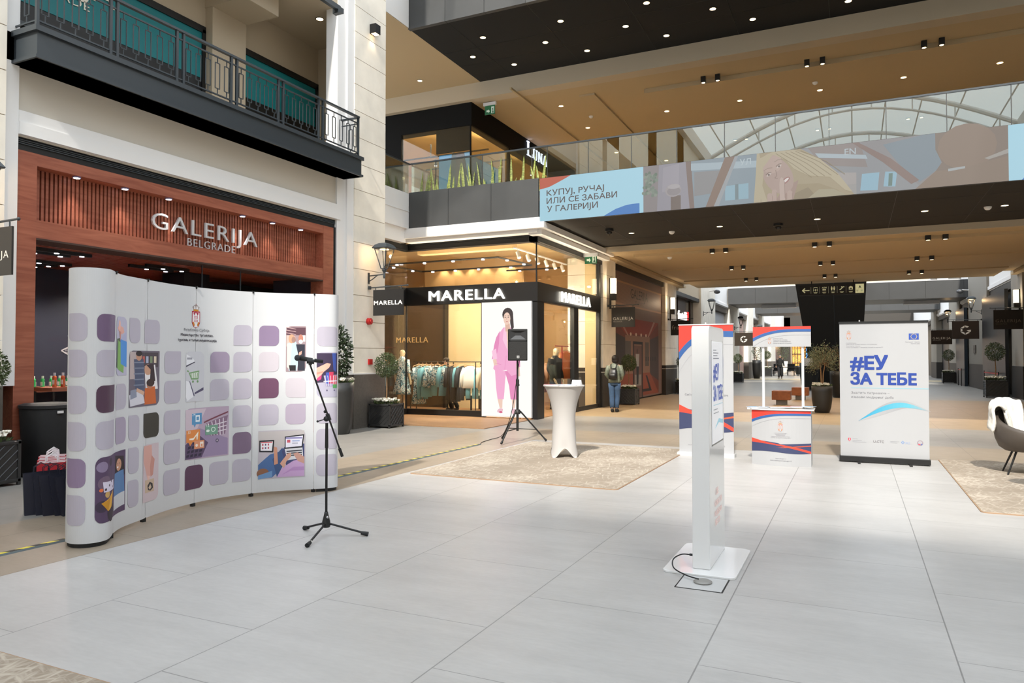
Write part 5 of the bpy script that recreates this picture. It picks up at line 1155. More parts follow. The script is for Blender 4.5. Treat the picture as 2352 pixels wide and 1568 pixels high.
A.build('printed_lines', tc)

# rugs
def rug_mat():
    m = bpy.data.materials.new('rug_weave'); m.use_nodes = True; nt = m.node_tree; b = nt.nodes['Principled BSDF']; L = nt.links.new; N = nt.nodes.new
    tc_ = N('ShaderNodeTexCoord'); acc = None
    for rot, sc in ((20, (1.5, 9, 1)), (-35, (1.5, 9, 1)), (75, (1.5, 9, 1)), (-70, (1.2, 8, 1))):
        r0 = N('ShaderNodeMapping'); r0.inputs['Rotation'].default_value = (0, 0, R(rot)); L(tc_.outputs['Object'], r0.inputs[0])
        mp = N('ShaderNodeMapping'); mp.inputs['Scale'].default_value = sc; L(r0.outputs[0], mp.inputs[0])
        n = N('ShaderNodeTexNoise'); n.inputs['Scale'].default_value = 3.2; n.inputs['Detail'].default_value = 2; L(mp.outputs[0], n.inputs[0])
        if acc is None: acc = n.outputs['Fac']
        else:
            a = N('ShaderNodeMath'); a.operation = 'MAXIMUM'; L(acc, a.inputs[0]); L(n.outputs['Fac'], a.inputs[1]); acc = a.outputs[0]
    big = N('ShaderNodeTexNoise'); big.inputs['Scale'].default_value = 1.1; L(tc_.outputs['Object'], big.inputs[0])
    s = N('ShaderNodeMath'); s.operation = 'MULTIPLY_ADD'; s.inputs[1].default_value = .5; L(big.outputs['Fac'], s.inputs[0]); L(acc, s.inputs[2])
    r = N('ShaderNodeValToRGB'); r.color_ramp.elements[0].position = .78; r.color_ramp.elements[1].position = .95
    r.color_ramp.elements[0].color = hexc('#94887a'); r.color_ramp.elements[1].color = hexc('#b5aa9c'); L(s.outputs[0], r.inputs[0]); L(r.outputs[0], b.inputs['Base Color'])
    b.inputs['Roughness'].default_value = .95; b.inputs['Specular IOR Level'].default_value = .1; return m
M_RUG = rug_mat(); M_RUGE = mat('rug_binding', '#a08368', .9)
for nm, x0, x1, y0, y1, lab in (('r', -5.25, -2.45, 8.0, 12.0, 'beige patterned rug under the white standing table'), ('r', 1.1, 3.95, 8.35, 12.42, 'beige patterned rug under the grey armchair'), ('r', -5.3, -2.45, -1.8, 2.27, 'beige patterned rug corner at the bottom left of the view')):
    t = thing('rug', lab, 'rug', (x0, y0, 0)); MB().prism(rr(x0 + .01, x1 - .01, y0 + .01, y1 - .01, .05), .002, .012).build('pile', M_RUG, t); MB().prism(rr(x0, x1, y0, y1, .06), .0, .009).build('binding', M_RUGE, t)
# =============================================================== DIGITAL KIOSK
kk = thing('digital_kiosk', 'tall slim white digital information kiosk on a white base plate', 'kiosk', (-.99, 5.52, 0))
MB().prism(rr(-1.24, -.74, 5.1, 5.93, .05), .0, .016).build('base_plate', M_PWHITE, kk, bevel=.003)
MB().prism(rr(5.225, 5.86, .016, 1.73, [0, 0, .045, .045], 8), -1.05, -.927, 'x').build('housing', M_PWHITE, kk, bevel=.006)
MB().box(-.929, -.9255, 5.33, 5.80, .88, 1.62).build('screen_glass', mat('kiosk_glass', '#e4e6ea', .08, emit=.35, ecol='#e8eaee'), kk)
A = Art(fX(-.9254))
Yv = lambda t: 5.34 + .45 * t
A.rect(5.333, 5.797, .883, 1.617, '#e9eaee')
for k, w_ in enumerate((.3, .5, .4, .55)): A.rect(Yv(.1), Yv(.1 + w_), 1.555 - .02 * k, 1.561 - .02 * k, '#6a6c78')
A.text('#ЕУ', Yv(.1), 1.34, .12, '#3350a8', x1=Yv(.62), bold=.03); A.text('ЗА ТЕБЕ', Yv(.1), 1.19, .11, '#3350a8', x1=Yv(.98), bold=.03)
A.rect(Yv(.1), Yv(1), 1.155, 1.159, '#78b8cc'); A.rect(Yv(.1), Yv(.5), 1.12, 1.127, '#888a92').rect(Yv(.1), Yv(.6), 1.095, 1.102, '#888a92')
A.poly([(Yv(.2), .98), (Yv(.6), 1.05), (Yv(1), 1.03), (Yv(1), 1.0), (Yv(.6), 1.02)], '#8cc8dc')
A.text('СВЕ', 5.46, .5, .05, '#dcc8c4', bold=.02).text('НОВОСТИ', 5.42, .42, .045, '#dcc8c4', bold=.02).text('НА ЈЕДНОМ', 5.42, .35, .04, '#dcc8c4', bold=.02).text('МЕСТУ', 5.44, .28, .045, '#dcc8c4', bold=.02)
A.build('screen_image', kk, art_mat('kiosk_print', .25, .3))
MB().box(-.93, -.9262, 5.318, 5.33, .87, 1.63).box(-.93, -.9262, 5.80, 5.812, .87, 1.63).box(-.93, -.9262, 5.318, 5.812, .868, .88).build('screen_bezel', mat('bezel_grey', '#8a8a86', .4), kk)
MB().tube([(-1.085, 5.30, .09), (-1.05, 5.30, .09)], .009, 8).tube(smooth3([(-1.085, 5.3, .09), (-1.14, 5.28, .09), (-1.18, 5.2, .07), (-1.15, 5.09, .04), (-1.05, 5.02, .022), (-.96, 4.975, .02)]), .0045, 8).build('power_cord', M_RUBB, None, label='short black power cord curling from the kiosk to the floor socket', cat='cord')
fb = thing('floor_box', 'flush floor service hatch with round socket cover in front of the kiosk', 'floor hatch', (-.93, 4.95, 0))
MB().box(-1.075, -.785, 4.81, 5.095, .0005, .003).build('hatch_plate', mat('hatch_tile', '#bcbcbc', .4), fb)
MB().box(-1.085, -.775, 4.8, 5.105, .0003, .0012).build('hatch_joint', M_BLK, fb)
MB().lathe([(.06, .003), (.062, .012), (.052, .018), (.0, .018)], (-.93, 4.965), 28).build('socket_cover', mat('socket_grey', '#8e8c88', .4, .3), fb)

# =============================================================== PROMOTION COUNTER, BANNERS
def waves_top(A, x0, x1, zt, h, hb, leftdrop=1.0):
    w = x1 - x0; n = 24
    def cv(o, amp): return [(x0 + w * k / n, zt - h * (o + amp * ((1 - k / n) ** 4) * leftdrop - .05 * math.sin(k / n * 3.0) + .18 * max(0, .45 - k / n) - .06 * (k / n))) for k in range(n + 1)]
    def strip(a, b, col):
        for i in range(n): A.poly([a[i], b[i], b[i+1], a[i+1]], col, i == 0)
    top = [(x0 + w * k / n, zt) for k in range(n + 1)]
    strip(top, cv(.3, .55), '#d8382c'); strip(cv(.3, .55), cv(.52, .62), '#2c5590'); 
    strip(cv(.78, .8), cv(.80, .8), '#96979c')
def waves_bottom(A, x0, x1, z0, z1):
    w = x1 - x0; h = z1 - z0; n = 24
    def strip(f, g, col):
        for i in range(n):
            a, b = i / n, (i + 1) / n; A.poly([(x0 + w*a, z0 + h*f(a)), (x0 + w*a, z0 + h*g(a)), (x0 + w*b, z0 + h*g(b)), (x0 + w*b, z0 + h*f(b))], col, i == 0)
    navy_t = lambda t: .72 - .38 * math.sin(t * 3.1 + .1) ** 2 + .25 * t; 
    strip(lambda t: .88 - .55 * t + .1 * math.sin(t * 3.14) if t < .5 else .655 + .0 * t + .2 * (t - .5), lambda t: .08 + .06 * math.sin(t * 6), '#333a5c')
    strip(lambda t: 1.0 - .8 * t ** 1.1 - .05 * math.sin(t * 6.28), lambda t: .72 - .66 * t + .14 * math.sin(t * 3.14), '#d8402e')
    strip(lambda t: .42 + .36 * max(0, t - .45) if t > .45 else .42, lambda t: .42 + .30 * max(0, t - .45) - .03 if t > .5 else .42, '#d8502e')
pc = thing('promotion_counter', 'white promotion counter with red and blue waves and a raised header sign', 'counter', (-.94, 10.95, 0))
n = 16; P = [(-1.33 + .78 * k / n, 10.75 + .09 * (1 - math.sin(math.pi * k / n)) * 1.0 - .0) for k in range(n + 1)]
MB().prism(P + [(-.55, 11.15), (-1.33, 11.15)], .0, .775).build('body', M_PRINT, pc)
def fc(u, v, d):
    t = (u + 1.33) / .78; return (u, 10.75 + .09 * (1 - math.sin(math.pi * min(max(t, 0), 1))) - .002 - d, v)
MB().prism([(-1.39, 10.86)] + [(-1.39 + .88 * k / n, 10.73 + .09 * (1 - math.sin(math.pi * k / n))) for k in range(n + 1)] + [(-.51, 11.2), (-1.39, 11.2)], .775, .795).build('worktop', M_PWHITE, pc)
A = Art(fc, step=.06)
waves_top(A, -1.33, -.55, .765, .14, 0); waves_bottom(A, -1.33, -.55, .17, .375)
crest(A, -.94, .63, .15, 1)
for k, w_ in enumerate((.16, .14, .12, .24)): A.rect(-.94 - w_/2, -.94 + w_/2, .455 - .016*k, .459 - .016*k, '#84828a')
A.text('Сектор за заштиту потрошача', -.94, .388, .014, '#8c8c90', al='c'); A.text('www.mtt.gov.rs', -.94, .1, .016, '#84848a', al='c'); A.text('www.zastitapotrosaca.gov.rs', -.94, .07, .018, '#78787e', al='c')
A.build('printed_front', pc)
for x in (-1.18, -.655): MB().tube([(x, 10.95, .79), (x, 10.95, 1.7)], .018, 10).build('post', M_PWHITE, pc)
MB().box(-1.315, -.545, 10.91, 10.93, 1.66, 1.945).build('header_panel', M_PRINT, pc)
A = Art(fY(10.908)); waves_top(A, -1.315, -.545, 1.945, .17, 0)
crest(A, -1.09, 1.80, .1, 1); A.text('Република Србија', -1.04, 1.775, .012, '#7c7c82').text('Министарство трговине,', -1.04, 1.752, .013, '#6a6a70').text('туризма и телекомуникација', -1.04, 1.73, .013, '#6a6a70').text('Сектор за заштиту потрошача', -1.04, 1.705, .013, '#5a5a60')
A.build('printed_header', pc)
for i, (dx, c, rz) in enumerate(((-.38, ['#4a90c8', '#bcd4ea', '#4a90c8'], 25), (-.24, ['#3c6ca0', '#e8e8ec', '#6a90b8'], -10), (-.08, ['#e8d8b0', '#c84a50', '#e8e8ec'], 12), (.06, ['#e04848', '#e8e4e4', '#e04848'], -6), (.2, ['#b83a48', '#e4e4ea', '#4a70b0'], 8), (.36, ['#5a9ac8', '#c8dcea', '#4a88b8'], -20))):
    sheet(-.94 + dx * .98, 10.9, .797 + .0052 * i, .15, .2, rz, c, ['light blue fan brochure at the left end of the counter', 'dark blue brochure second on the counter', 'cream and red brochure on the counter', 'bright red brochure in the middle of the counter', 'crimson and blue brochure right of centre on the counter', 'pale blue brochure at the right end of the counter'][i])
bn = thing('roll_up_banner', 'red, white and blue roll-up banner behind the kiosk', 'banner', (-2.07, 11.4, 0))
MB().box(-2.5, -1.64, 11.3, 11.5, .0, .05).build('base', M_SILV, bn); MB().box(-2.48, -1.66, 11.395, 11.4, .05, 2.01).build('panel', M_PRINT, bn); MB().box(-2.49, -1.65, 11.385, 11.41, 2.01, 2.025).build('top_bar', M_SILV, bn)
MB().tube([(-2.07, 11.43, .05), (-2.07, 11.43, 2.03)], .01, 6).tube([(-2.07, 11.41, 2.0), (-2.07, 11.41, 2.05)], .012, 6).build('pole', M_SILV, bn)
A = Art(fY(11.394)); waves_top(A, -2.48, -1.66, 2.008, .42, 0, 1.1); waves_bottom(A, -2.48, -1.66, .36, .78)
A.text('Сектор за заштиту', -2.39, .92, .035, '#5a5a64', x1=-2.05).text('потрошача', -1.9, .92, .035, '#5a5a64', x1=-1.74); A.text('www.zastitapotrosaca.gov.rs', -2.35, .15, .03, '#88888c', x1=-1.79)
A.build('printed_graphic', bn)
eb = thing('roll_up_banner', 'wide white roll-up banner with large blue hashtag lettering', 'banner', (.37, 11.68, 0))
MB().box(-.21, .945, 11.6, 11.76, .015, .085).build('base', M_BLK, eb); MB().box(-.195, .935, 11.672, 11.677, .085, 2.0).build('panel', M_PRINT, eb); MB().box(-.205, .94, 11.66, 11.69, 2.0, 2.03).build('top_bar', M_BLK, eb)
for x in (.03, .68): MB().box(x, x + .035, 11.45, 11.9, 0, .018).build('foot', M_BLK, eb)
MB().tube([(.07, 11.7, .05), (.07, 11.7, 2.05)], .009, 6).build('pole', M_SILV, eb)
A = Art(fY(11.671)); ux = lambda t: -.195 + 1.13 * t; uz = lambda t: 2.0 - 1.915 * t
BL = '#1b3a8c'
crest(A, ux(.11), uz(.05), .14, 1)
A.text('Република Србија', ux(.08), uz(.15), .012, '#8a8a90').text('Министарство трговине, туризма и телекомуникација', ux(.08), uz(.16), .012, '#77777e').text('Министарство финансија', ux(.08), uz(.172), .012, '#77777e').text('Сектор за уговарање и финансирање програма из средстава ЕУ', ux(.08), uz(.183), .012, '#77777e', x1=ux(.5))
A.rect(ux(.79), ux(.9), uz(.125), uz(.08), '#2a4a9c')
for k in range(12):
    a = k / 12 * 6.28319; sx_, sz_ = ux(.845) + .036 * math.cos(a), uz(.102) + .036 * math.sin(a)
    A.poly([(sx_ + (.0075 if q % 2 == 0 else .003) * math.sin(q / 10 * 6.28319), sz_ + (.0075 if q % 2 == 0 else .003) * math.cos(q / 10 * 6.28319)) for q in range(10)], '#f0cc3a', k == 0)
A.text('Овај пројекат финансира', ux(.91), uz(.145), .012, '#77777e', al='r').text('Европска унија', ux(.91), uz(.157), .012, '#77777e', al='r')
A.text('#ЕУ', ux(.13), uz(.345), .2, BL, x1=ux(.55), bold=.035); A.text('ЗА ТЕБЕ', ux(.13), uz(.458), .17, BL, x1=ux(.865), bold=.035)
A.rect(ux(.13), ux(1), uz(.487), uz(.484), '#6cb8cc')
A.text('Заштита потрошача –', ux(.13), uz(.53), .034, '#6a6a70', x1=ux(.57)).text('изазови модерног доба', ux(.13), uz(.562), .034, '#6a6a70', x1=ux(.615))
n = 20
def arc(a0, b0, c0): return [(ux(.22 + .78 * k / n), uz(a0 - b0 * math.sin(math.pi * min(1, (k / n) * c0)) ** .9)) for k in range(n + 1)]
def strip2(P, Q, cols):
    for i in range(n): A.poly([P[i], Q[i], Q[i+1], P[i+1]], cols(i / n), i == 0)
def mixh(a, b, t): ca, cb = hexc(a), hexc(b); return tuple(ca[i] * (1 - t) + cb[i] * t for i in range(3)) + (1,)
P = [(ux(.21 + .79 * t), uz(.735 - .145 * math.sin(math.pi * .5 * min(1, t / .62)) + .06 * max(0, (t - .62) / .38) ** 1.6)) for t in [k / n for k in range(n + 1)]]
Q = [(x, z - .075 * math.sin(math.pi * (k / n)) ** 1) for k, (x, z) in enumerate(P)]
S = [(x + .02, z + .035 * math.sin(math.pi * min(1, k / n * 1.1)) ) for k, (x, z) in enumerate(P)]
strip2(S, P, lambda t: mixh('#8e9095', '#a2a3a6', t)); strip2(Q, [(x, z - .05 * math.sin(math.pi * min(1, k / n * 1.4))) if k / n < .7 else (x, z) for k, (x, z) in enumerate(Q)], lambda t: mixh('#a4a5a8', '#8c8d92', t))
strip2(P, Q, lambda t: mixh('#2c90b4', '#5aa8bc', t * 1.4) if t < .7 else mixh('#5aa8bc', '#9a9ca0', (t - .7) / .3))
A.poly([(ux(.09), uz(.865)), (ux(.12), uz(.865)), (ux(.12), uz(.88)), (ux(.105), uz(.892)), (ux(.09), uz(.88))], '#c83c50').rect(ux(.1), ux(.11), uz(.885), uz(.868), '#a8a8ac')
for k in range(3): A.rect(ux(.14), ux(.2 + .05 * k), uz(.872 + .011 * k), uz(.87 + .011 * k), '#84868e')
A.text('U-CTC', ux(.38), uz(.893), .035, '#6a6468', x1=ux(.5), bold=.005); A.rect(ux(.57), ux(.67), uz(.88), uz(.878), '#8a8c92').rect(ux(.57), ux(.65), uz(.89), uz(.888), '#8a8c92')
A.poly([(ux(.71), uz(.87)), (ux(.73), uz(.883)), (ux(.71), uz(.896)), (ux(.69), uz(.883))], '#6a88b8').rect(ux(.703), ux(.717), uz(.889), uz(.877), '#a4a6ac').text('IRZ', ux(.74), uz(.894), .03, '#8a9cc0')
A.ell(ux(.9), uz(.882), .038, .038, '#8c8088').ell(ux(.9), uz(.878), .026, .02, '#a4a0a6').ell(ux(.89), uz(.892), .014, .01, '#c85060').ell(ux(.915), uz(.892), .012, .01, '#5a6aa0')
A.build('printed_graphic', eb)

# =============================================================== ARMCHAIR, SIDE TABLE
ac = thing('armchair', 'dark grey bucket armchair with a white throw at the right edge', 'chair', (2.02, 11.3, 0))
M_UPH = mat('dark_grey_leather', '#4f4740', .5)
mb = MB(); n = 28; vs = []
for i, (z, r_) in enumerate(((.30, .16), (.31, .26), (.36, .33), (.46, .37), (.58, .385), (.7, .38), (.78, .37))):
    for k in range(n):
        a = k / n * 6.28319; back = .5 + .5 * math.cos(a - R(100)); zz = z if i < 4 else .46 + (z - .46) * (.35 + .85 * back)
        vs.append((2.02 + r_ * math.cos(a), 11.3 + r_ * math.sin(a), zz))
inner = [(2.02 + (v[0] - 2.02) * .88, 11.3 + (v[1] - 11.3) * .88, max(v[2] - .0, .42)) for v in vs]
m7 = 7; mb.add(vs + inner[::1], [(i*n+k, i*n+(k+1)%n, (i+1)*n+(k+1)%n, (i+1)*n+k) for i in range(m7-1) for k in range(n)] + [(m7*n + i*n+k, m7*n + (i+1)*n+k, m7*n + (i+1)*n+(k+1)%n, m7*n + i*n+(k+1)%n) for i in range(2, m7-1) for k in range(n)]
       + [((m7-1)*n+k, (m7-1)*n+(k+1)%n, (2*m7-1)*n+(k+1)%n, (2*m7-1)*n+k) for k in range(n)] + [tuple(range(n))[::-1]])
mb.build('shell', M_UPH, ac, smooth=True)
MB().loft([(2.02, 11.3, .40, .3, .3), (2.02, 11.3, .44, .33, .33), (2.02, 11.3, .48, .3, .3)], 24).build('seat_cushion', M_UPH, ac, smooth=True)
for a in (215, 325, 35, 145): MB().tube([(2.02 + .18 * math.cos(R(a)), 11.3 + .18 * math.sin(R(a)), .33), (2.02 + .32 * math.cos(R(a)), 11.3 + .32 * math.sin(R(a)), .013)], [.014, .01], 8).build('leg', M_BLK, ac)
tw = thing('throw', 'white fluffy throw draped over the grey armchair', 'throw', (1.95, 11.5, .5))
mb = MB(); nu, nv = 26, 22
for j in range(nv + 1):
    for i in range(nu + 1):
        u, v = i / nu, j / nv; a = R(95 + 100 * u)
        # from outside of the backrest, over the rim, down into the seat
        if v < .3: rr_ = .42 - .02 * v; z = .62 + .3 * v / .3
        elif v < .5: t = (v - .3) / .2; rr_ = .41 - .13 * t; z = .92 + .05 * math.sin(t * 3.14)
        else: t = (v - .5) / .5; rr_ = .28 - .1 * t; z = .92 - .42 * t
        bump = .012 * math.sin(u * 23 + v * 5) + .01 * math.sin(v * 17 + u * 9)
        z -= .16 * abs(u - .45) ** 1.3 * (1 if v < .55 else .4)
        mb.v.append((2.02 + (rr_ + bump) * math.cos(a), 11.3 + (rr_ + bump) * math.sin(a), z + bump))
mb.f = [[j*(nu+1)+i, j*(nu+1)+i+1, (j+1)*(nu+1)+i+1, (j+1)*(nu+1)+i] for j in range(nv) for i in range(nu)]; mb.m = [0] * len(mb.f)
o = mb.build('cloth', mat('white_fleece', '#dcd8d0', .95, bump=.4, nscale=30), tw, smooth=True); s_ = o.modifiers.new('thick', 'SOLIDIFY'); s_.thickness = .035; s_.offset = 0
dt = thing('side_table', 'thin black round side table in front of the armchair', 'table', (1.98, 9.95, 0))
MB().lathe([(.0, .605), (.26, .605), (.265, .615), (.26, .625), (0, .625)], (2.02, 9.95), 32).build('table_top', M_BLK, dt)
MB().tube([(2.02, 9.95, .02), (2.02, 9.95, .61)], .02, 10).build('column', M_BLK, dt); MB().lathe([(.16, .012), (.16, .025), (.03, .03)], (2.02, 9.95), 24).build('base', M_BLK, dt)
bw = thing('bowl', 'small black bowl standing on the black side table', 'bowl', (2.12, 9.95, .625)); MB().lathe([(.05, .626), (.08, .66), (.085, .69), (.075, .66), (.045, .64)], (2.12, 9.95), 20).build('bowl', M_BLK, bw)

# =============================================================== PLANTS
def leaves(mb, c, rx, rz, n, l, w, shell=.55):
    for _ in range(n):
        d = Vector((random.gauss(0, 1), random.gauss(0, 1), random.gauss(0, 1))).normalized(); q = shell + (1 - shell) * random.random() ** .5
        p = Vector(c) + Vector((d.x * rx * q, d.y * rx * q, d.z * rz * q))
        mb.leaf(p, d + Vector((random.gauss(0, .6), random.gauss(0, .6), random.gauss(0, .6))), l * random.uniform(.7, 1.2), w)
def flowers(root, c, z, rx, ry, nf, m=None):
    lf = MB(); fl = MB()
    for _ in range(nf * 3):
        a = random.random() * 6.28; q = random.random() ** .5; lf.leaf((c[0] + rx * q * math.cos(a), c[1] + ry * q * math.sin(a), z - .01 + random.random() * .05), (math.cos(a) * q, math.sin(a) * q, .4 + random.random()), .07, .022)
    for _ in range(nf):
        x, y = c[0] + rx * .92 * random.uniform(-1, 1), c[1] + ry * .92 * random.uniform(-1, 1); zz = z + .05 + random.random() * .05
        for k in range(5):
            a = k * 1.2566 + random.random(); fl.leaf((x, y, zz), (math.cos(a), math.sin(a), .7), .055, .024)
        fl.ball((x, y, zz + .012), .02, 5)
    lf.build('flower_leaves', M_LEAF, root); fl.build('white_flowers', m or M_PETAL, root)
def square_planter(lab, loc, s=.55, tree=1, rz=0, group=None, nl=1500, dark=False):
    t = thing('square_planter', lab, 'planter', (0, 0, 0), group); h = .52 * s / .55; q = s / 2
    mb = MB().box(-q + .015, q - .015, -q + .015, q - .015, .03, h - .02)
    for x in (-q, q - .035):
        for y in (-q, q - .035): mb.box(x, x + .035, y, y + .035, 0, h)
    for z in (.04, h - .045): mb.box(-q, q, -q, q, z, z + .035)
    mb.build('pot', M_PLANT, t, bevel=.004)
    lt = MB()
    for f in range(4):
        M_ = Matrix.Rotation(R(90 * f), 4, 'Z'); g = MB()
        for k in range(-3, 4):
            o_ = k * .085
            for sg in ((1, -1) if f % 2 == 1 else (1,)):
                a = Vector((max(-q + .04, -q + .04 + o_ + .0), -q - .002, 0)); x0, x1 = -q + .03, q - .03; z0, z1 = .07, h - .05
                # diagonal z = sg * x + c
                c_ = (z0 + z1) / 2 + k * .1; pts = []
                for x in (x0, x1):
                    z = sg * x * .95 + c_
                    if z0 <= z <= z1: pts.append((x, z))
                for z in (z0, z1):
                    x = (z - c_) / (sg * .95)
                    if x0 < x < x1: pts.append((x, z))
                if len(pts) >= 2: g.tube([(pts[0][0], -q + .012, pts[0][1]), (pts[1][0], -q + .012, pts[1][1])], .007, 4)
        g.tube([(0, -q + .014, (h) / 2), (0, -q - .002, (h) / 2)], .035, 12)
        g.xf(M_); lt.add(g.v, g.f)
    lt.build('lattice', M_PLANT, t)
    MB().box(-q + .03, q - .03, -q + .03, q - .03, h - .05, h - .03).build('soil', M_SOIL, t)
    if tree:
        MB().tube([(0, 0, h - .05), (.01, 0, h + .3), (0, .01, h + .62)], [.018, .015, .013], 7).build('trunk', M_BARK, t)
        f = MB(); leaves(f, (0, 0, h + .82), .25, .27, nl + 700, .045, .009, .3); f.build('foliage', M_LEAFD if dark else M_LEAF, t)
    flowers(t, (0, 0), h - .01, q * .9, q * .9, 46)
    KIDS[t.name] = list(t.children); t.location = loc
    for c in t.children: c.matrix_parent_inverse = Matrix()
    t.rotation_euler = (0, 0, rz); return t
sp1 = square_planter('dark square lattice planter with round bay tree by the hanging black shop sign', (-9.24, 13.2, 0))
dup(sp1, (-9.25, 5.08, 0), R(90), 'dark square lattice planter with bay tree at the left edge of the view', sc=1.02)
dup(sp1, (-6.62, 22.95, 0), R(90), 'dark lattice planter with bay tree and white flowers behind the walking woman')
dup(sp1, (-6.6, 31.0, 0), 0, 'shaded dark planter with bay tree behind the red and blue banner')
dup(sp1, (-6.55, 46.9, 0), 0, 'small distant planter with bay tree below the brown hanging sign', sc=1.1)
dup(sp1, (-6.5, 63, 0), 0, 'small distant planter with tree left of the walking man', sc=1.3)
dup(sp1, (5.1, 50.5, 0), 0, 'distant white-flowered planter with tree on the right of the far mall', sc=1.25)
dup(sp1, (4.85, 32.9, 0), 0, 'dark shaded planter with round tree at the right edge of the passage', sc=1.3)
def tall_pot(lab, loc, r, h, kind, cr, ch, m_leaf, nl, fl=True, pot=None):
    t = thing('tall_planter', lab, 'planter', (0, 0, 0))
    MB().lathe([(r * .66, 0), (r * .7, .01), (r * .86, h * .2), (r * .97, h * .5), (r, h * .8), (r, h), (r * .9, h), (r * .88, h - .06)], (0, 0), 28).build('pot', pot or M_PLANT, t, smooth=True)
    MB().lathe([(0, h - .06), (r * .9, h - .06)], (0, 0), 20).build('soil', M_SOIL, t)
    if kind == 'olive':
        tr = MB()
        for k in range(3):
            a = k * 2.1; tr.tube([(.02 * math.cos(a), .02 * math.sin(a), h - .05), (.04 * math.cos(a), .04 * math.sin(a), h + .35), (.1 * math.cos(a), .1 * math.sin(a), h + .7)], [.022, .018, .012], 6)
        f = MB()
        for k in range(46):
            a = random.random() * 6.28; el = random.uniform(-.45, 1.4); L_ = random.uniform(.55, 1)
            d = Vector((math.cos(a) * math.cos(el), math.sin(a) * math.cos(el), math.sin(el))); s0 = Vector((.08 * math.cos(a), .08 * math.sin(a), h + .55 + random.random() * .15)); e = s0 + Vector((d.x * cr, d.y * cr, d.z * ch)) * L_
            tr.tube([s0, e], [.006, .002], 4)
            for j in range(nl // 46):
                p = s0.lerp(e, random.uniform(.3, 1.05)) + Vector((random.gauss(0, .05), random.gauss(0, .05), random.gauss(0, .05))); f.leaf(p, d * .5 + Vector((random.gauss(0, .8), random.gauss(0, .8), random.gauss(0, .8))), .055, .009)
        tr.build('trunk', M_BARK, t); f.build('foliage', m_leaf, t)
    else:
        MB().tube([(0, 0, h - .05), (.02, 0, h + .4)], .02, 7).build('trunk', M_BARK, t)
        f = MB(); leaves(f, (0, 0, h + ch * .56), cr, ch * .56, nl, .085, .022, .3); f.build('foliage', m_leaf, t)
        g = MB()
        for _ in range(14 if fl else 0):
            a = random.random() * 6.28; z = h + ch * random.uniform(.3, 1.0); g.ball((cr * .85 * math.cos(a), cr * .85 * math.sin(a), z), .028, 6)
        if fl: g.build('blossoms', M_PETAL, t)
    if fl: flowers(t, (0, 0), h - .03, r * .85, r * .85, 34)
    for c in t.children: c.matrix_parent_inverse = Matrix()
    KIDS[t.name] = list(t.children); t.location = loc; return t
tall_pot('tall black round planter with flowering climber between pop-up wall and pier', (-9.28, 11.62, 0), .31, 1.02, 'col', .24, 1.0, M_LEAFD, 1100)
tall_pot('dark round planter with olive tree and white flowers between counter and hashtag banner', (-.82, 21.85, 0), .27, .73, 'olive', .42, .52, M_OLIVE, 2300)
tall_pot('black round planter in shade behind the olive tree', (-.5, 30.4, 0), .36, 1.0, 'olive', .5, .6, M_LEAFD, 1100, False, mat('matt_black_pot', '#121212', .5))
tall_pot('large black tapered planter left of the black escalator casing', (-1.95, 37.3, 0), .42, 1.25, 'col', .3, .9, M_LEAFD, 500, False, mat('matt_black_pot'))
tall_pot('tall slim black planter with climber in the distance by the left piers', (-6.5, 56.0, 0), .3, 1.35, 'col', .32, 1.3, M_LEAFD, 500, False, mat('matt_black_pot'))
tall_pot('distant pale green tree right of the walking man', (-4.6, 72, 0), .4, .8, 'col', .6, 2.0, M_LEAF, 500, False, mat('matt_black_pot'))
tall_pot('distant pale green tree above the walking man', (-6.2, 74, 0), .45, 1.2, 'col', .55, 1.7, M_LEAF, 500, False, M_STONE)
# snake plants behind the balustrade
def snake(i, x):
    t = thing('snake_plant', 'yellow-green snake plant behind the first floor glass, %s from the left' % ORD[i], 'plant', (x, 15.965, 5.42), 'snake plants along the grey planter box')
    mb = MB()
    for k in range(random.randint(3, 4)):
        hgt = random.uniform(.25, .75) if k else random.uniform(.75, .98); lean = random.uniform(-.12, .12); b = x + random.uniform(-.09, .09); w = random.uniform(.022, .032); yb = 15.965 + random.uniform(-.012, .012)
        P = [(b + lean * (z ** 1.5), z) for z in (0, .3, .6, .85, 1)]; W_ = [.6, 1, 1, .6, .05]
        n0 = len(mb.v)
        for (px_, z), q in zip(P, W_): mb.v += [(px_ - w * q, yb, 5.5 + z * hgt), (px_, yb - .012, 5.5 + z * hgt), (px_ + w * q, yb, 5.5 + z * hgt)]
        for j in range(4):
            for s_ in (0, 1): mb.f.append([n0 + 3*j + s_, n0 + 3*j + s_ + 1, n0 + 3*j + s_ + 4, n0 + 3*j + s_ + 3]); mb.m.append(0)
    mb.build('leaf_rosette', M_SNAKE, t)
for i in range(14): snake(i, -10.2 + i * .268)
pb = thing('planter_box', 'long dark grey panelled planter box fronting the first floor walkway', 'planter', (-8.6, 15.95, 4.75))
mb = MB()
for a, b in ((-10.45, -9.28), (-9.27, -8.06), (-8.05, -6.79)): mb.box(a, b, 15.9, 15.935, 4.745, 5.80)
mb.box(-10.44, -6.8, 15.935, 15.99, 4.87, 5.5).build('panel', M_GREY, pb); MB().box(-10.4, -6.8, 15.935, 15.99, 5.5, 5.54).build('soil', M_SOIL, pb)
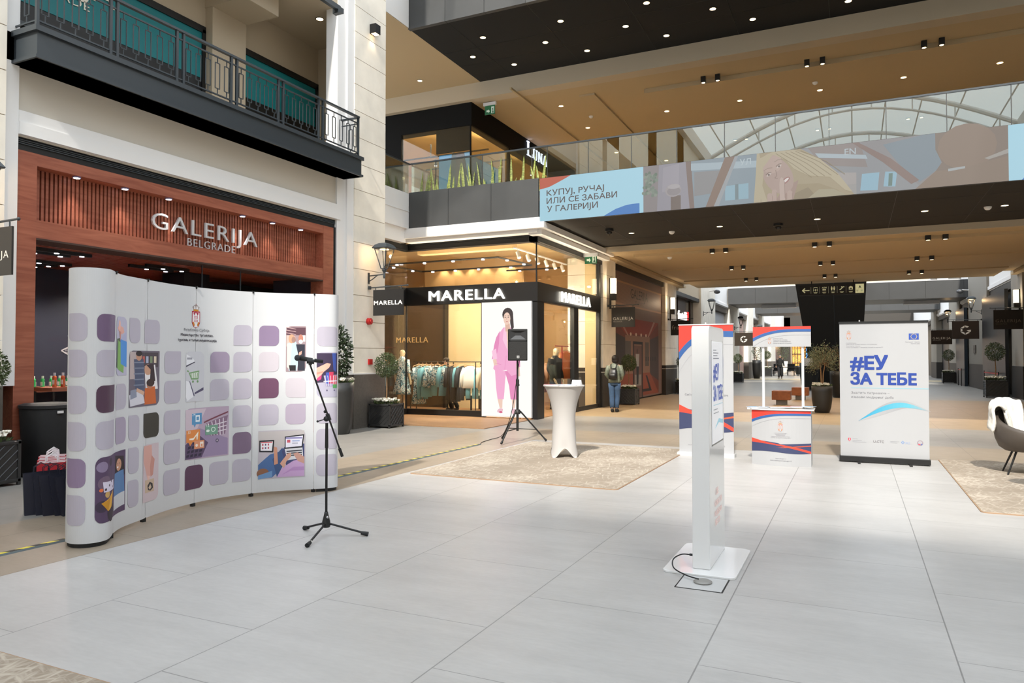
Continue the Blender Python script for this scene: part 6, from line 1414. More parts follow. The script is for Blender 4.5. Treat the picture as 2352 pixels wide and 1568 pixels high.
# balustrade
bl = thing('glass_balustrade', 'long frameless glass balustrade with dark handrail along the bridge', 'balustrade', (-3, 15.97, 5.4))
xs = [-10.44, -9.7, -8.35, -7.0, -6.6] + [-6.6 + 1.03 * k for k in range(1, 16)]
for a, b in zip(xs, xs[1:]):
    MB().box(a + .006, b - .006, 15.995, 16.01, 5.42, 6.56).build('glass_panel', M_GLASSR, bl)
    MB().box(b - .007, b + .007, 15.99, 16.015, 5.5, 6.56).build('glass_joint', mat('joint_dark', '#3a3a38', .5), bl)
MB().box(-10.46, 8.9, 15.98, 16.025, 6.555, 6.59).build('handrail', M_CHAR, bl)
b2 = thing('glass_balustrade', 'short glass balustrade over the white wall beside the stone pier', 'balustrade', (-10.5, 14.8, 5.8))
for a, b in ((13.7, 14.7), (14.72, 15.95)): MB().box(-10.51, -10.495, a, b, 5.75, 6.56).build('glass_panel', M_GLASSR, b2)
MB().box(-10.525, -10.48, 13.65, 16.02, 6.555, 6.59).build('handrail', M_CHAR, b2)

# =============================================================== LED SCREEN ON THE BRIDGE
led = thing('led_screen', 'long LED advertising screen on the bridge front with Cyrillic slogan and blonde woman', 'screen', (-2, 15.93, 4.76))
MB().box(-6.76, 9.4, 15.915, 15.98, 4.75, 5.79).build('cabinet', M_BLK, led)
A = Art(fY(15.912)); z0, z1 = 4.755, 5.785
A.rect(-6.76, -4.24, z0, z1, '#a9d8ea')
A.poly([(-6.76, z1), (-5.97, z1), (-6.15, z1 - .08), (-6.32, z1 - .15), (-6.5, z1 - .22), (-6.65, z1 - .25), (-6.76, z1 - .26)], '#c2563c')
A.poly([(-4.33, z0), (-5.17, z0), (-5.05, z0 + .06), (-4.88, z0 + .14), (-4.66, z0 + .2), (-4.5, z0 + .22), (-4.33, z0 + .22)], '#3a7cc4')
TX = '#544848'
A.text('КУПУЈ, РУЧАЈ', -6.58, 5.352, .14, TX, x1=-5.16, bold=.01).text('ИЛИ СЕ ЗАБАВИ', -6.58, 5.16, .14, TX, x1=-4.85, bold=.01).text('У ГАЛЕРИЈИ', -6.57, 4.965, .14, TX, x1=-5.31, bold=.01)
def PT(pts, col): A.poly([(-4.24 + a * 6.84, z0 + b * (z1 - z0)) for a, b in pts], col)
def EL(a, b, ra, rb, col, rot=0): A.ell(-4.24 + a * 6.84, z0 + b * (z1 - z0), ra * 6.84, rb * (z1 - z0), col, rot)
A.rect(-4.24, 2.60, z0, z1, '#8c8a8c')
PT([(.0, 0), (.05, 0), (.055, 1), (0, 1)], '#8a8384')
for _ in range(60): EL(random.uniform(.0, .045), random.uniform(.35, .85), .005, .035, random.choice(['#768478', '#7f8c80', '#68786a', '#8a9488']))
PT([(.045, 0), (.155, 0), (.14, 1), (.052, 1)], '#94919a'); PT([(.062, .4), (.115, .45), (.118, .98), (.066, .93)], '#9d99a2'); PT([(.09, .0), (.122, .0), (.122, .3), (.09, .32)], '#6f625c'); EL(.098, .42, .026, .14, '#a09a9c'); EL(.1, .4, .022, .09, '#8f898c'); EL(.1, .5, .02, .05, '#aaa5a8')
PT([(.15, 0), (.165, 0), (.155, 1), (.138, 1)], '#7d6c66')
PT([(.165, 0), (.37, 0), (.365, 1), (.155, 1)], '#8796a0'); PT([(.155, .8), (.36, .72), (.36, .86), (.155, .95)], '#a4b4bd'); PT([(.165, .25), (.26, .3), (.26, .74), (.165, .76)], '#8a8a8c'); PT([(.26, .1), (.33, .1), (.33, .42), (.26, .4)], '#8fb0bf'); PT([(.29, .1), (.3, .1), (.3, .42), (.29, .42)], '#74868c')
PT([(.2, 0), (.225, 0), (.29, 1), (.26, 1)], '#836e62'); PT([(.225, 0), (.24, 0), (.3, 1), (.29, 1)], '#9a9fa4')
A.text('УЛ', -4.24 + .305 * 6.84, z0 + .8 * 1.03, .13, '#b4c2c8', bold=.01)
PT([(.5, 0), (.8, 0), (.64, 1), (.48, 1)], '#8d9094'); PT([(.54, .62), (.66, .5), (.64, 1), (.5, 1)], '#8b8280'); PT([(.53, .78), (.66, .66), (.655, .74), (.52, .88)], '#a6b4bc'); A.text('EN', -4.24 + .6 * 6.84, z0 + .78 * 1.03, .13, '#b0bcc2', bold=.01)
PT([(.58, .45), (.63, .42), (.63, .2), (.6, .2)], '#a39e9c'); PT([(.64, .06), (.685, .04), (.69, .38), (.645, .38)], '#8fb4c6'); PT([(.7, .1), (.73, .08), (.735, .36), (.705, .38)], '#8fb4c6'); PT([(.712, .1), (.722, .1), (.724, .34), (.714, .34)], '#66807a'); PT([(.6, .0), (.63, 0), (.63, .2), (.6, .2)], '#9c9a98')
PT([(.7, .9), (.8, 1), (.86, 1), (.84, .35), (.79, .12), (.74, .5)], '#7c8a94'); PT([(.62, 1), (.635, 1), (.72, .62), (.79, .16), (.77, .1), (.7, .56)], '#84706a')
# woman: hair behind, shirt, face, fringe, hand
HRc, HR2, SKc, SK2 = '#a4977c', '#b4a98f', '#ab958c', '#9f877d'
PT([(.352, 0), (.357, .6), (.362, 1), (.48, 1), (.53, .78), (.575, .48), (.6, .2), (.625, 0)], HRc)
PT([(.44, 0), (.47, .3), (.53, .28), (.58, .12), (.6, 0)], '#9b8d70'); PT([(.455, .1), (.5, .22), (.52, .05), (.5, 0), (.45, 0)], '#8c7e64')
A.poly([(-1.45, 4.76), (-1.1, 4.76), (-1.0, 5.15), (-1.3, 5.0)], SK2); A.ell(-1.40, 5.28, .27, .42, SKc, 27, 24); A.ell(-1.52, 5.55, .2, .22, '#b59f95', 27)
for ex, ez in ((-1.575, 5.315), (-1.375, 5.47)):
    A.ell(ex, ez, .055, .02, '#c4b8b2', 35).ell(ex, ez, .02, .02, '#6a5c56').line([(ex - .06, ez + .0), (ex - .01, ez + .045), (ex + .05, ez + .05)], .012, '#6e5c52').line([(ex - .09, ez + .1), (ex - .02, ez + .14), (ex + .07, ez + .14)], .014, '#98867a')
A.line([(-1.44, 5.4), (-1.42, 5.28), (-1.46, 5.235), (-1.4, 5.22)], .014, '#8f7870'); A.ell(-1.25, 5.16, .1, .05, '#9a6c68', 40).ell(-1.245, 5.165, .075, .025, '#dcd4d0', 40)
PT([(.362, 1), (.375, .6), (.37, .3), (.365, 0), (.345, 0), (.352, .6), (.355, 1)], HR2); PT([(.385, .0), (.37, .35), (.373, .7), (.40, .93), (.45, 1), (.4, 1), (.365, .9), (.362, .3), (.368, 0)], HR2)
PT([(.4, .95), (.46, 1), (.53, .78), (.58, .45), (.62, .05), (.6, .1), (.56, .38), (.5, .45), (.46, .62), (.44, .8)], HR2)
for k in range(6): A.line([(-4.24 + (.41 + .014 * k) * 6.84, z0 + .99), (-4.24 + (.46 + .018 * k) * 6.84, z0 + .72), (-4.24 + (.51 + .018 * k) * 6.84, z0 + .42)], .012, '#8e8268')
A.poly([(-1.36, 4.76), (-1.37, 5.1), (-1.36, 5.2), (-1.33, 5.24), (-1.29, 5.21), (-1.27, 5.1), (-1.26, 4.76)], '#b9a59c').line([(-1.262, 4.8), (-1.268, 5.12), (-1.29, 5.2)], .01, '#947c74')
for x_, h_ in ((-1.47, 5.0), (-1.56, 4.93), (-1.17, 4.95)): A.poly(rr(x_ - .05, x_ + .05, 4.757, h_, [0, 0, .05, .05]), '#b29c92').line([(x_ + .05, 4.77), (x_ + .05, h_ - .06)], .008, '#927a72')
PT([(.5, 0), (.53, .16), (.57, .14), (.6, .02), (.6, 0)], '#a39a80')
PT([(.83, 1), (.83, .7), (.845, .45), (.8, .0), (1, 0), (1, 1)], '#7f7167'); EL(.905, .7, .07, .42, '#887668'); PT([(.78, .0), (.83, .3), (.88, .3), (1, .45), (1, 0)], '#867567'); PT([(.86, .32), (.9, .34), (.9, .3), (.86, .27)], '#a4aaac'); PT([(.945, .45), (1, .58), (1, .5), (.955, .42)], '#a09c96')
A.rect(2.60, 9.3, z0, z1, '#a9d8ea').poly([(2.8, z0), (4.2, z0), (3.8, z0 + .3), (3.0, z0 + .25)], '#3a7cc4')
A.ell(3.1, z0 + .45, .25, .25, '#6f9a58').ell(3.4, z0 + .75, .3, .2, '#c2563c')
A.build('screen_image', led, art_mat('led_picture', .8, .6, base=0))

# =============================================================== UPPER CORNER SHOP
lu = thing('corner_boutique', 'black first floor corner boutique with glass front and serif lettering', 'shop', (-12.5, 22, 5.4))
MB().box(-16, -11.2, 20.1, 20.5, 8.88, 9.6).box(-11.2, -10.88, 20.1, 29.5, 8.88, 9.6).build('fascia', mat('boutique_black', '#0a0908', .8, spec=.2), lu)
for nm, *b in (('side_panel', -16, -13.6, 20.1, 20.3, 5.4, 8.88), ('corner_post', -10.94, -10.9, 20.1, 20.14, 5.4, 8.88), ('mullion', -13.6, -13.5, 20.08, 20.2, 5.4, 8.88), ('header_panel', -12.2, -10.95, 20.15, 20.2, 8.1, 8.88), ('mullion', -11.0, -10.9, 22.9, 23.0, 5.4, 8.88)):
    MB().box(*b).build(nm, mat('boutique_black'), lu)
MB().box(-13.5, -10.92, 20.12, 20.14, 5.4, 8.9).box(-10.93, -10.91, 20.14, 29, 5.4, 8.9).build('glass_pane', M_GLASS, lu)
MB().box(-17, -10.95, 29.4, 29.5, 5.4, 9.4).box(-17.1, -17, 20.3, 29.5, 5.4, 9.4).build('back_wall', mat('boutique_cream', '#b8965c', .8), lu); MB().box(-17, -10.95, 20.4, 29.5, 9.2, 9.4).build('shop_ceiling', mat('boutique_cream'), lu)
A = Art(fY(20.1)); 
MB().box(-12.15, -10.98, 20.22, 20.3, 5.4, 8.08).box(-11.1, -11.02, 20.3, 22.4, 5.4, 8.0).build('screen_cabinet', M_BLK, lu)
A = Art(fY(20.215)); A.rect(-12.13, -11.0, 5.45, 8.05, '#16201f').poly([(-12.13, 8.05), (-11.66, 8.05), (-11.86, 5.45), (-12.13, 5.45)], '#2f7fae').poly([(-11.5, 8.05), (-11.2, 8.05), (-11.1, 6.6), (-11.25, 5.6), (-11.5, 6.2)], '#3c2624').poly([(-11.2, 8.05), (-11.0, 8.05), (-11.0, 6.9)], '#4f80a0').poly([(-11.45, 6.2), (-11.1, 6.0), (-11.2, 5.45), (-11.5, 5.45)], '#14383c')
A.build('screen_image', lu, art_mat('boutique_screen', 1.1, .5, base=0))
A = Art(fX(-11.015)); A.rect(20.32, 22.4, 5.45, 7.98, '#3a7c9c'); A.poly([(20.32, 7.98), (20.9, 7.98), (21.4, 7.2), (21.2, 6.0), (20.9, 5.45), (20.32, 5.45)], '#5d6f80'); [A.poly([(20.35, 7.5 - .13 * k), (21.2, 7.35 - .13 * k), (21.2, 7.3 - .13 * k), (20.35, 7.46 - .13 * k)], '#3a2a2c') for k in range(15)]; A.poly([(22.15, 7.4), (22.4, 7.2), (22.4, 5.45), (22.2, 5.45)], '#5c3c40')
A.line([(21.0, 7.9), (21.3, 6.5), (21.6, 6.1), (21.85, 6.5), (21.8, 7.6)], .03, '#17202c'); A.ell(21.85, 6.9, .06, .06, '#7a2020')
A.build('screen_image', lu, art_mat('boutique_screen2', 1.1, .5, base=0))
for x in (-13.0, -11.9): light('boutique_lamp_and_fill', 'POINT', (x, 20.75, 9.0), 90, (1, .84, .58), size=.04)  # unseen fill points added behind the fascia to light the boutique interior
for y in (22, 25, 28): light('boutique_lamp_and_fill', 'POINT', (-11.3, y, 9.0), 70, (1, .84, .58), size=.04)  # further added fill points, hidden by the side fascia
def serif(mb, ch, y, z, w, h, X=-10.87):
    s = w * .13
    def bx(a, b, c, d): mb.box(X, X + .04, y + a * w, y + b * w, z + c * h, z + d * h)
    def dg(y0_, z0_, y1_, z1_, t_): mb.prism([(y + y0_ * w, z + z0_ * h), (y + (y0_ + t_) * w, z + z0_ * h), (y + (y1_ + t_) * w, z + z1_ * h), (y + y1_ * w, z + z1_ * h)], X, X + .04, 'x')
    if ch == 'L': bx(.12, .3, 0, 1); bx(0, .42, .95, 1); bx(0, 1, 0, .06); bx(.9, 1, 0, .25)
    if ch == 'U': bx(.1, .26, .2, 1); bx(.76, .86, .2, 1); bx(0, .38, .93, 1); bx(.64, 1, .93, 1); dg(.1, .2, .3, 0, .18); dg(.66, 0, .74, .2, .12); bx(.3, .75, 0, .08)
    if ch == 'N': bx(.1, .2, 0, 1); bx(.8, .9, 0, 1); dg(.1, 1, .72, 0, .18); bx(0, .3, 0, .07); bx(.68, 1, .93, 1)
    if ch == 'A': dg(0.05, 0, .42, 1, .09); dg(.78, 0, .42, 1, .17); bx(.25, .75, .32, .4); bx(0, .3, 0, .06); bx(.68, 1.05, 0, .06)
mb = MB(); serif(mb, 'L', 24.35, 9.0, .5, .52); serif(mb, 'U', 24.9, 9.0, .42, .38); serif(mb, 'N', 25.38, 9.0, .42, .38); serif(mb, 'A', 25.85, 9.0, .42, .38)
mb.build('lettering', mat('blue_white_glow', '#dde6ff', .5, emit=2), lu)
mb = MB().tube([(-13.3, 21.6, 8.95), (-13.3, 21.6, 8.5), (-12.4, 21.6, 8.5), (-12.4, 21.6, 8.95)], .04, 4).tube([(-15, 22.5, 8.8), (-11.5, 22.5, 8.8)], .03, 4).tube([(-15, 24, 8.8), (-11.3, 24, 8.8)], .03, 4); mb.build('light_track', M_BLK, lu)
for i, (x, y, z) in enumerate(((-13.1, 21.6, 8.4), (-12.8, 21.6, 8.4), (-12.5, 21.6, 8.4), (-12.9, 22.5, 8.7), (-12.3, 22.5, 8.7), (-12.3, 24, 8.7), (-13.2, 26, 8.9), (-11.4, 26, 8.9))):
    t = thing('cylinder_spotlight', 'grey cylinder spotlight inside the first floor boutique, %s of eight' % ORD[i], 'spotlight', (x, y, z), 'cylinder spotlights in the boutique')
    MB().tube([(x, y, z), (x, y, z - .22)], .06, 12).build('housing', mat('spot_grey', '#6f6c62', .5), t); MB().lathe([(.05, z - .23), (.05, z - .222)], (x, y), 12).build('lens', M_LAMPW, t)
for x, y in ((-13.1, 21.6), (-12.3, 22.6), (-15, 22.5), (-12.3, 24.2), (-14.5, 25), (-12.3, 27.5)): light('boutique_lamp_and_fill', 'SPOT', (x, y, 8.15), 220, (1, .84, .58), size=.05, spot=160)
for i, x in enumerate((-13.2, -12.6)):
    t = thing('pendant_ball', 'small pale ball lamp low inside the boutique window, %s' % ('left', 'right')[i], 'lamp', (x, 23 + i, 6.6)); MB().ball((x, 23 + i, 6.6), .14, 14).build('globe', M_STONE, t); MB().tube([(x, 23 + i, 6.7), (x, 23 + i, 9.2)], .006, 4).build('cord', M_BLK, t)
# =============================================================== CEILING LIGHTS
def downlight(x, y, z, lab, grp, r=.075, e=0, ring=None, spot=100, lamp=None):
    t = thing('ceiling_downlight', lab, 'downlight', (x, y, z), grp)
    MB().lathe([(r * 1.2, z), (r * 1.2, z - .008), (r, z - .01)], (x, y), 18).build('trim_ring', ring or M_BLK, t)
    MB().lathe([(r, z - .011), (0, z - .012)], (x, y), 18).build('lens', lamp or M_LAMP, t)
    if e: light('downlight_lamp', 'SPOT', (x, y, z - .05), e, WARM, size=.06, spot=spot)
G1 = [('front', 17.14, (-8.93, -6.7, -4.47, -2.24, .0)), ('middle', 18.13, (-9.77, -7.53, -5.28, -3.07, -.85)), ('back', 19.12, (-8.93, -6.68, -4.45, -2.25, -.05))]
for nm, y, xs_ in G1:
    for i, x in enumerate(xs_): downlight(x, y, 10.1, 'small warm downlight in the top black soffit, %s row, %s from the left' % (nm, ORD[i]), 'downlights in the top black soffit')
downlight(-12.1, 19.0, 10.1, 'warm downlight in the beige ceiling left of the top black soffit', None, e=60)
for i, (x, y, w) in enumerate(((-8.45, 21.65, 'beside the exit sign'), (-8.4, 24.1, 'further back in the left coffer'), (-5.4, 23.2, 'first in the long tray'), (-3.13, 23.2, 'second in the long tray'), (-.85, 23.3, 'third in the long tray'), (1.34, 23.25, 'fourth in the long tray'), (3.63, 23.2, 'fifth in the long tray'), (-8.4, 27.5, 'far back above the boutique'), (-6.9, 29.5, 'far back left seen through the glass'))):
    downlight(x, y, 9.47 if 'tray' in w else 9.6, 'warm downlight in the beige upper ceiling, ' + w, 'downlights in the beige upper ceiling', e=250 if i < 7 else 160, ring=M_CEIL)
def cube_spot(x, y, z, lab, grp, e=0):
    t = thing('cube_spotlight', lab, 'spotlight', (x, y, z), grp)
    MB().box(x - .065, x + .065, y - .065, y + .065, z - .17, z).build('housing', M_BLK, t); MB().lathe([(.05, z - .172), (.0, z - .174)], (x, y), 14).build('lens', M_LAMP, t)
    if e: light('cube_lamp', 'SPOT', (x, y, z - .2), e, WARM, size=.05, spot=140)
PR = ('left pair', 'second pair', 'third pair', 'right pair')
for r_, y in ((0, 21.15), (1, 27.3)):
    for i, (a, b) in enumerate(((-3.86, -3.46), (-1.09, -.7), (1.69, 2.08))):
        for j, x in enumerate((a, b)): cube_spot(x, y, 9.6, 'black square spotlight %s the beige tray, %s, %s' % (('in front of', 'behind')[r_], PR[i], ('left', 'right')[j]), 'square spotlights on the upper ceiling')
for r_, y in enumerate((21.62, 25.3, 28.92)):
    for i, (a, b) in enumerate(((-3.72, -3.34), (-.96, -.59), (1.76, 2.15))):
        for j, x in enumerate((a, b)): cube_spot(x, y, (4.68, 4.6, 4.565)[r_] + .05, 'small black square spotlight in the passage ceiling, %s step, %s, %s' % (('front', 'middle', 'back')[r_], PR[i], ('left', 'right')[j]), 'square spotlights in the passage ceiling', 110)
for i, (x, y) in enumerate(((-5.25, 18.5), (-3.0, 18.5), (-.76, 18.5), (1.45, 18.5), (2.95, 18.55))):
    downlight(x, y, 4.78, 'warm downlight in the dark bridge soffit, %s from the left' % ORD[i], 'downlights in the dark bridge soffit', .07, e=70, spot=140)
for x, y, lab in ((-5.6, 17.7, 'black dome camera under the left end of the bridge'), (-1.65, 18.75, 'black dome camera under the middle of the bridge')):
    t = thing('dome_camera', lab, 'camera', (x, y, 4.78)); MB().lathe([(.11, 4.78), (.11, 4.72), (.08, 4.7)], (x, y), 20).build('housing', M_BLK, t); MB().ball((x, y, 4.69), .075, 14).build('dome', mat('smoked_dome', '#14110f', .08), t, smooth=True)
for x, y, z, lab in ((-4.25, 18.75, 4.78, 'small white smoke detector under the bridge left of centre'), (2.65, 18.6, 4.78, 'small white smoke detector under the bridge on the right'), (-.95, 22.6, 9.47, 'small grey smoke detector on the upper tray'), (-7.9, 23.0, 9.6, 'small grey detector beside the rear downlight'), (-5.1, 22.2, 4.6, 'small detector in the passage tray')):
    t = thing('smoke_detector', lab, 'smoke detector', (x, y, z)); MB().lathe([(.03, z - .07), (.06, z - .05), (.075, z - .02), (.075, z)], (x, y), 16).build('body', M_WHITE, t)
light('gallery_lamp', 'SPOT', (-10.34, 12.25, 8.7), 22, (1, .82, .6), size=.05, spot=120)
downlight(-10.34, 12.25, 8.8, 'warm downlight in the gallery ceiling above the balcony', None)
downlight(-11.0, 9.6, 8.8, 'unlit round speaker grille in the gallery ceiling', None, lamp=M_CEIL2)
# exit signs
for x, y, z, rz, lab in ((-10.35, 20.35, 9.6, 0, 'green running man exit sign hanging from the upper ceiling'), (-6.75, 19.6, 4.5, 0, 'green exit sign above the corner shop side window')):
    t = thing('exit_sign', lab, 'sign', (x, y, z)); MB().box(x - .22, x + .22, y - .04, y + .04, z - .12, z - .02).build('housing', M_SILV, t)
    MB().box(x - .18, x + .18, y - .008, y + .008, z - .4 if z > 9 else z - .32, z - .12).build('panel', mat('exit_green', '#1d5a3a', .3, emit=.3), t)
    A = Art(fY(y - .009)); b_ = z - .38 if z > 9 else z - .3
    A.poly([(x - .12, b_ + .12), (x - .05, b_ + .12), (x - .05, b_ + .15), (x - .0, b_ + .08), (x - .05, b_ + .02), (x - .05, b_ + .06), (x - .12, b_ + .06)], '#e0f0e4').rect(x + .05, x + .15, b_ + .01, b_ + .22, '#e0f0e4').poly([(x + .07, b_ + .02), (x + .1, b_ + .1), (x + .08, b_ + .16), (x + .12, b_ + .18), (x + .12, b_ + .09), (x + .14, b_ + .02)], '#1d5a3a')
    A.build('pictogram', t)

# =============================================================== WALL LANTERNS AND HANGING SIGNS
def lantern(x, y, z, lab, s=1, lit=1):
    """x = wall plane, s = direction away from the wall along X; z = bracket height"""
    t = thing('wall_lantern', lab, 'lantern', (x, y, z)); c = x + s * .42
    MB().box(x, x + s * .025, y - .02, y + .02, z - .12, z + .12).tube([(x, y, z + .05), (c, y, z + .07)], .014, 6).tube([(x, y, z - .08), (x + s * .12, y, z - .02), (x + s * .24, y, z + .055)], .011, 6).build('bracket', M_CHAR, t)
    fr = MB().lathe([(.02, z - .02), (.03, z + .02), (.022, z + .1), (.055, z + .16), (.05, z + .19)], (c, y), 10)
    for k in range(4):
        a = R(45 + 90 * k); fr.tube([(c + .07 * math.cos(a), y + .07 * math.sin(a), z + .19), (c + .21 * math.cos(a), y + .21 * math.sin(a), z + .62)], .012, 5)
        b = R(135 + 90 * k); fr.tube([(c + .21 * math.cos(a), y + .21 * math.sin(a), z + .62), (c + .21 * math.cos(b), y + .21 * math.sin(b), z + .62)], .014, 5).tube([(c + .07 * math.cos(a), y + .07 * math.sin(a), z + .19), (c + .07 * math.cos(b), y + .07 * math.sin(b), z + .19)], .01, 5)
    fr.tube([(c, y, z + .16), (c, y, z + .25)], .015, 6).build('frame', M_CHAR, t)
    rf = MB(); rf.lathe([(.26, z + .62), (.27, z + .635), (.21, z + .7), (.12, z + .74), (.0, z + .755)], (c, y), 4); rf.xf(Matrix.Translation((c, y, 0)) @ Matrix.Rotation(R(45), 4, 'Z') @ Matrix.Translation((-c, -y, 0))).build('roof', M_CHAR, t)
    g = MB(); P0 = [(c + .065 * math.cos(R(45 + 90 * k)), y + .065 * math.sin(R(45 + 90 * k)), z + .2) for k in range(4)]; P1 = [(c + .2 * math.cos(R(45 + 90 * k)), y + .2 * math.sin(R(45 + 90 * k)), z + .61) for k in range(4)]
    g.add(P0 + P1, [(k, (k + 1) % 4, (k + 1) % 4 + 4, k + 4) for k in range(4)]).build('glass', glass('lantern_glass', (.96, .96, .95, 1), .02), t)
    if lit:
        MB().lathe([(.1, z + .6), (.1, z + .612)], (c, y), 16).build('lamp_disc', mat('lantern_glow', '#ffd9a0', .5, emit=3), t); light('lantern_lamp', 'POINT', (c, y, z + .54), 9, (1, .66, .34), size=.04)
def hang_sign(x, y, z, lab, draw, s=1, w=.78, h=.55, col='#1d1c1b'):
    """z = top of the rod; board hangs below"""
    t = thing('hanging_sign', lab, 'sign', (x, y, z)); a, b = x + s * .1, x + s * (.1 + w)
    MB().tube([(x, y, z), (x + s * (w + .2), y, z + .02)], .014, 8).ball((x + s * (w + .2), y, z + .02), .022, 8).lathe([(.035, z - .035), (.035, z + .035)], (x, y), 10).tube([(a + s * .06, y, z), (a + s * .06, y, z - .06)], .01, 6).tube([(b - s * .06, y, z), (b - s * .06, y, z - .06)], .01, 6).build('rod', M_CHAR, t)
    x0, x1 = min(a, b), max(a, b)
    MB().box(x0, x1, y - .012, y + .012, z - .06 - h, z - .055).build('board', mat('sign_' + col, col, .5), t)
    A = Art(fY(y - .0125)); draw(A, x0, z - .06 - h, w, h); A.build('lettering', t)
def dr_mar(A, x, z, w, h): A.text('MARELLA', x + w * .03, z + h * .42, h * .17, '#f0eeea', x1=x + w * .97, bold=.02, sp=1.1)
def dr_gal(A, x, z, w, h): A.text('GALERIJA', x + w * .07, z + h * .36, h * .16, '#d8d0c4', x1=x + w * .93, sp=1.15); A.text('BELGRADE', x + w * .08, z + h * .25, h * .075, '#9a9288', x1=x + w * .46)
def dr_gald(A, x, z, w, h): A.text('GALERIJA', x + w * .07, z + h * .36, h * .16, '#7a7068', x1=x + w * .93, sp=1.15); A.text('BELGRADE', x + w * .08, z + h * .25, h * .075, '#5a5248', x1=x + w * .46)
def dr_g(A, x, z, w, h):
    cx_, cy_ = x + w / 2, z + h / 2; r_ = h * .26
    for a0, a1 in ((50, 95), (100, 150), (155, 205), (210, 262), (268, 325)):
        A.poly([(cx_ + r_ * math.cos(R(a0)), cy_ + r_ * math.sin(R(a0))), (cx_ + r_ * math.cos(R(a1)), cy_ + r_ * math.sin(R(a1))), (cx_ + r_ * .62 * math.cos(R(a1 - 4))), ][:2] + [(cx_ + r_ * .6 * math.cos(R(a1 - 6)), cy_ + r_ * .6 * math.sin(R(a1 - 6))), (cx_ + r_ * .62 * math.cos(R(a0 + 6)), cy_ + r_ * .62 * math.sin(R(a0 + 6)))], '#e8e4dc')
    A.poly([(cx_ + r_ * .2, cy_ - r_ * .05), (cx_ + r_, cy_ + r_ * .05), (cx_ + r_ * .95, cy_ - r_ * .4), (cx_ + r_ * .65, cy_ - r_ * .4)], '#e8e4dc')
def dr_fr(A, x, z, w, h): A.text('fratelli', x + w * .06, z + h * .4, h * .3, '#9a948c', x1=x + w * .94)
lantern(XF + .06, 13.0, 3.24, 'dark grey wall lantern on the stone pier above the black MARELLA sign')
hang_sign(XF + .1, 13.0, 3.03, 'black hanging sign with white MARELLA lettering on the stone pier', dr_mar)
lantern(XF + .06, 4.95, 3.1, 'dark grey wall lantern cut by the left edge of the view')
hang_sign(XF + .1, 5.05, 3.06, 'dark brown hanging sign with pale IJA letters at the left edge', dr_gal, col='#2c2926')
t = thing('fire_alarm_beacon', 'red round fire alarm sounder on the stone pier under the black sign', 'alarm', (XF + .06, 13.0, 2.3)); MB().tube([(XF + .06, 13.0, 2.3), (XF + .14, 13.0, 2.3)], [.075, .07], 16).build('sounder', mat('alarm_red', '#b01c1c', .4), t); MB().tube([(XF + .14, 13, 2.3), (XF + .16, 13, 2.3)], [.045, .04], 14).build('cap', mat('alarm_red'), t)
t = thing('fire_call_point', 'small red call point on the stone pier behind the bay tree', 'alarm', (XF + .07, 13.05, 1.42)); MB().box(XF + .05, XF + .1, 13.0, 13.12, 1.36, 1.48).build('box', mat('alarm_red'), t)
for y, z, lab in ((13.1, 8.75, 'small black downlighter high on the right stone pier'),):
    t = thing('wall_downlighter', lab, 'wall light', (XF + .06, y, z)); MB().box(XF + .06, XF + .22, y - .09, y + .09, z - .1, z + .1).build('housing', M_BLK, t); MB().box(XF + .09, XF + .2, y - .07, y + .07, z - .105, z - .1).build('lens', M_LAMP, t)
    light('wall_wash', 'SPOT', (XF + .14, y, z - .13), 6, (1, .8, .55), size=.04, spot=80)
def sconce(x, y, z, lab, s=1):
    t = thing('wall_sconce', lab, 'wall light', (x, y, z)); MB().box(x, x + s * .05, y - .03, y + .03, z - .55, z + .42).box(x + s * .02, x + s * .2, y - .08, y + .08, z - .28, z - .08).build('bracket', M_BLK, t)
    MB().box(x + s * .05, x + s * .2, y - .08, y + .08, z - .08, z + .4).build('shade', mat('sconce_glow', '#fff0cc', .5, emit=2.4), t); light('sconce_lamp', 'POINT', (x + s * .3, y - .1, z + .16), 14, (1, .76, .5), size=.03)
sconce(-6.88, 21.75, 3.58, 'lit box wall sconce on the stone pier beside the corner shop')
sconce(-6.9, 30.0, 3.6, 'lit box wall sconce on the second pier above the dark sign')
sconce(5.5, 31.9, 3.6, 'lit box wall sconce at the far right of the passage', -1)
hang_sign(-6.9, 21.7, 3.12, 'dark hanging sign with pale GALERIJA lettering above the walking woman', dr_gal, w=.74, h=.6, col='#2a241c')
hang_sign(-6.96, 30.0, 3.1, 'black hanging sign starting with fra behind the red banner', dr_fr, w=.8, h=.6, col='#0c0c0c')
hang_sign(5.58, 31.3, 3.3, 'unlit brown hanging sign with dim GALERIJA letters at the right edge', dr_gald, s=-1, w=.9, h=.7, col='#1e150f')
lantern(-6.9, 37.4, 3.75, 'dark lantern on the far left pier behind the banner', lit=0)
lantern(-6.9, 47.8, 3.4, 'distant lantern above the brown sign with the G logo', lit=0)
lantern(-6.9, 58.0, 3.3, 'distant lantern just above the counter header', lit=0)
lantern(5.4, 40.0, 3.65, 'grey domed lantern on the right pier of the far mall', s=-1)
lantern(5.4, 49.5, 3.6, 'smaller distant lantern on the right side of the far mall', s=-1)
hang_sign(-6.9, 47.3, 3.15, 'brown hanging sign with pale G logo on the far left pier', dr_g, w=1.1, h=.82, col='#33281c')
hang_sign(5.45, 40.5, 3.32, 'dark brown hanging sign with pale G logo on the right pier', dr_g, s=-1, w=1.1, h=.85, col='#2a1c14')
hang_sign(5.45, 51.0, 3.25, 'dark hanging sign with small GALERIJA letters beside the hashtag banner', dr_gal, s=-1, w=1.1, h=.85, col='#2a1c14')
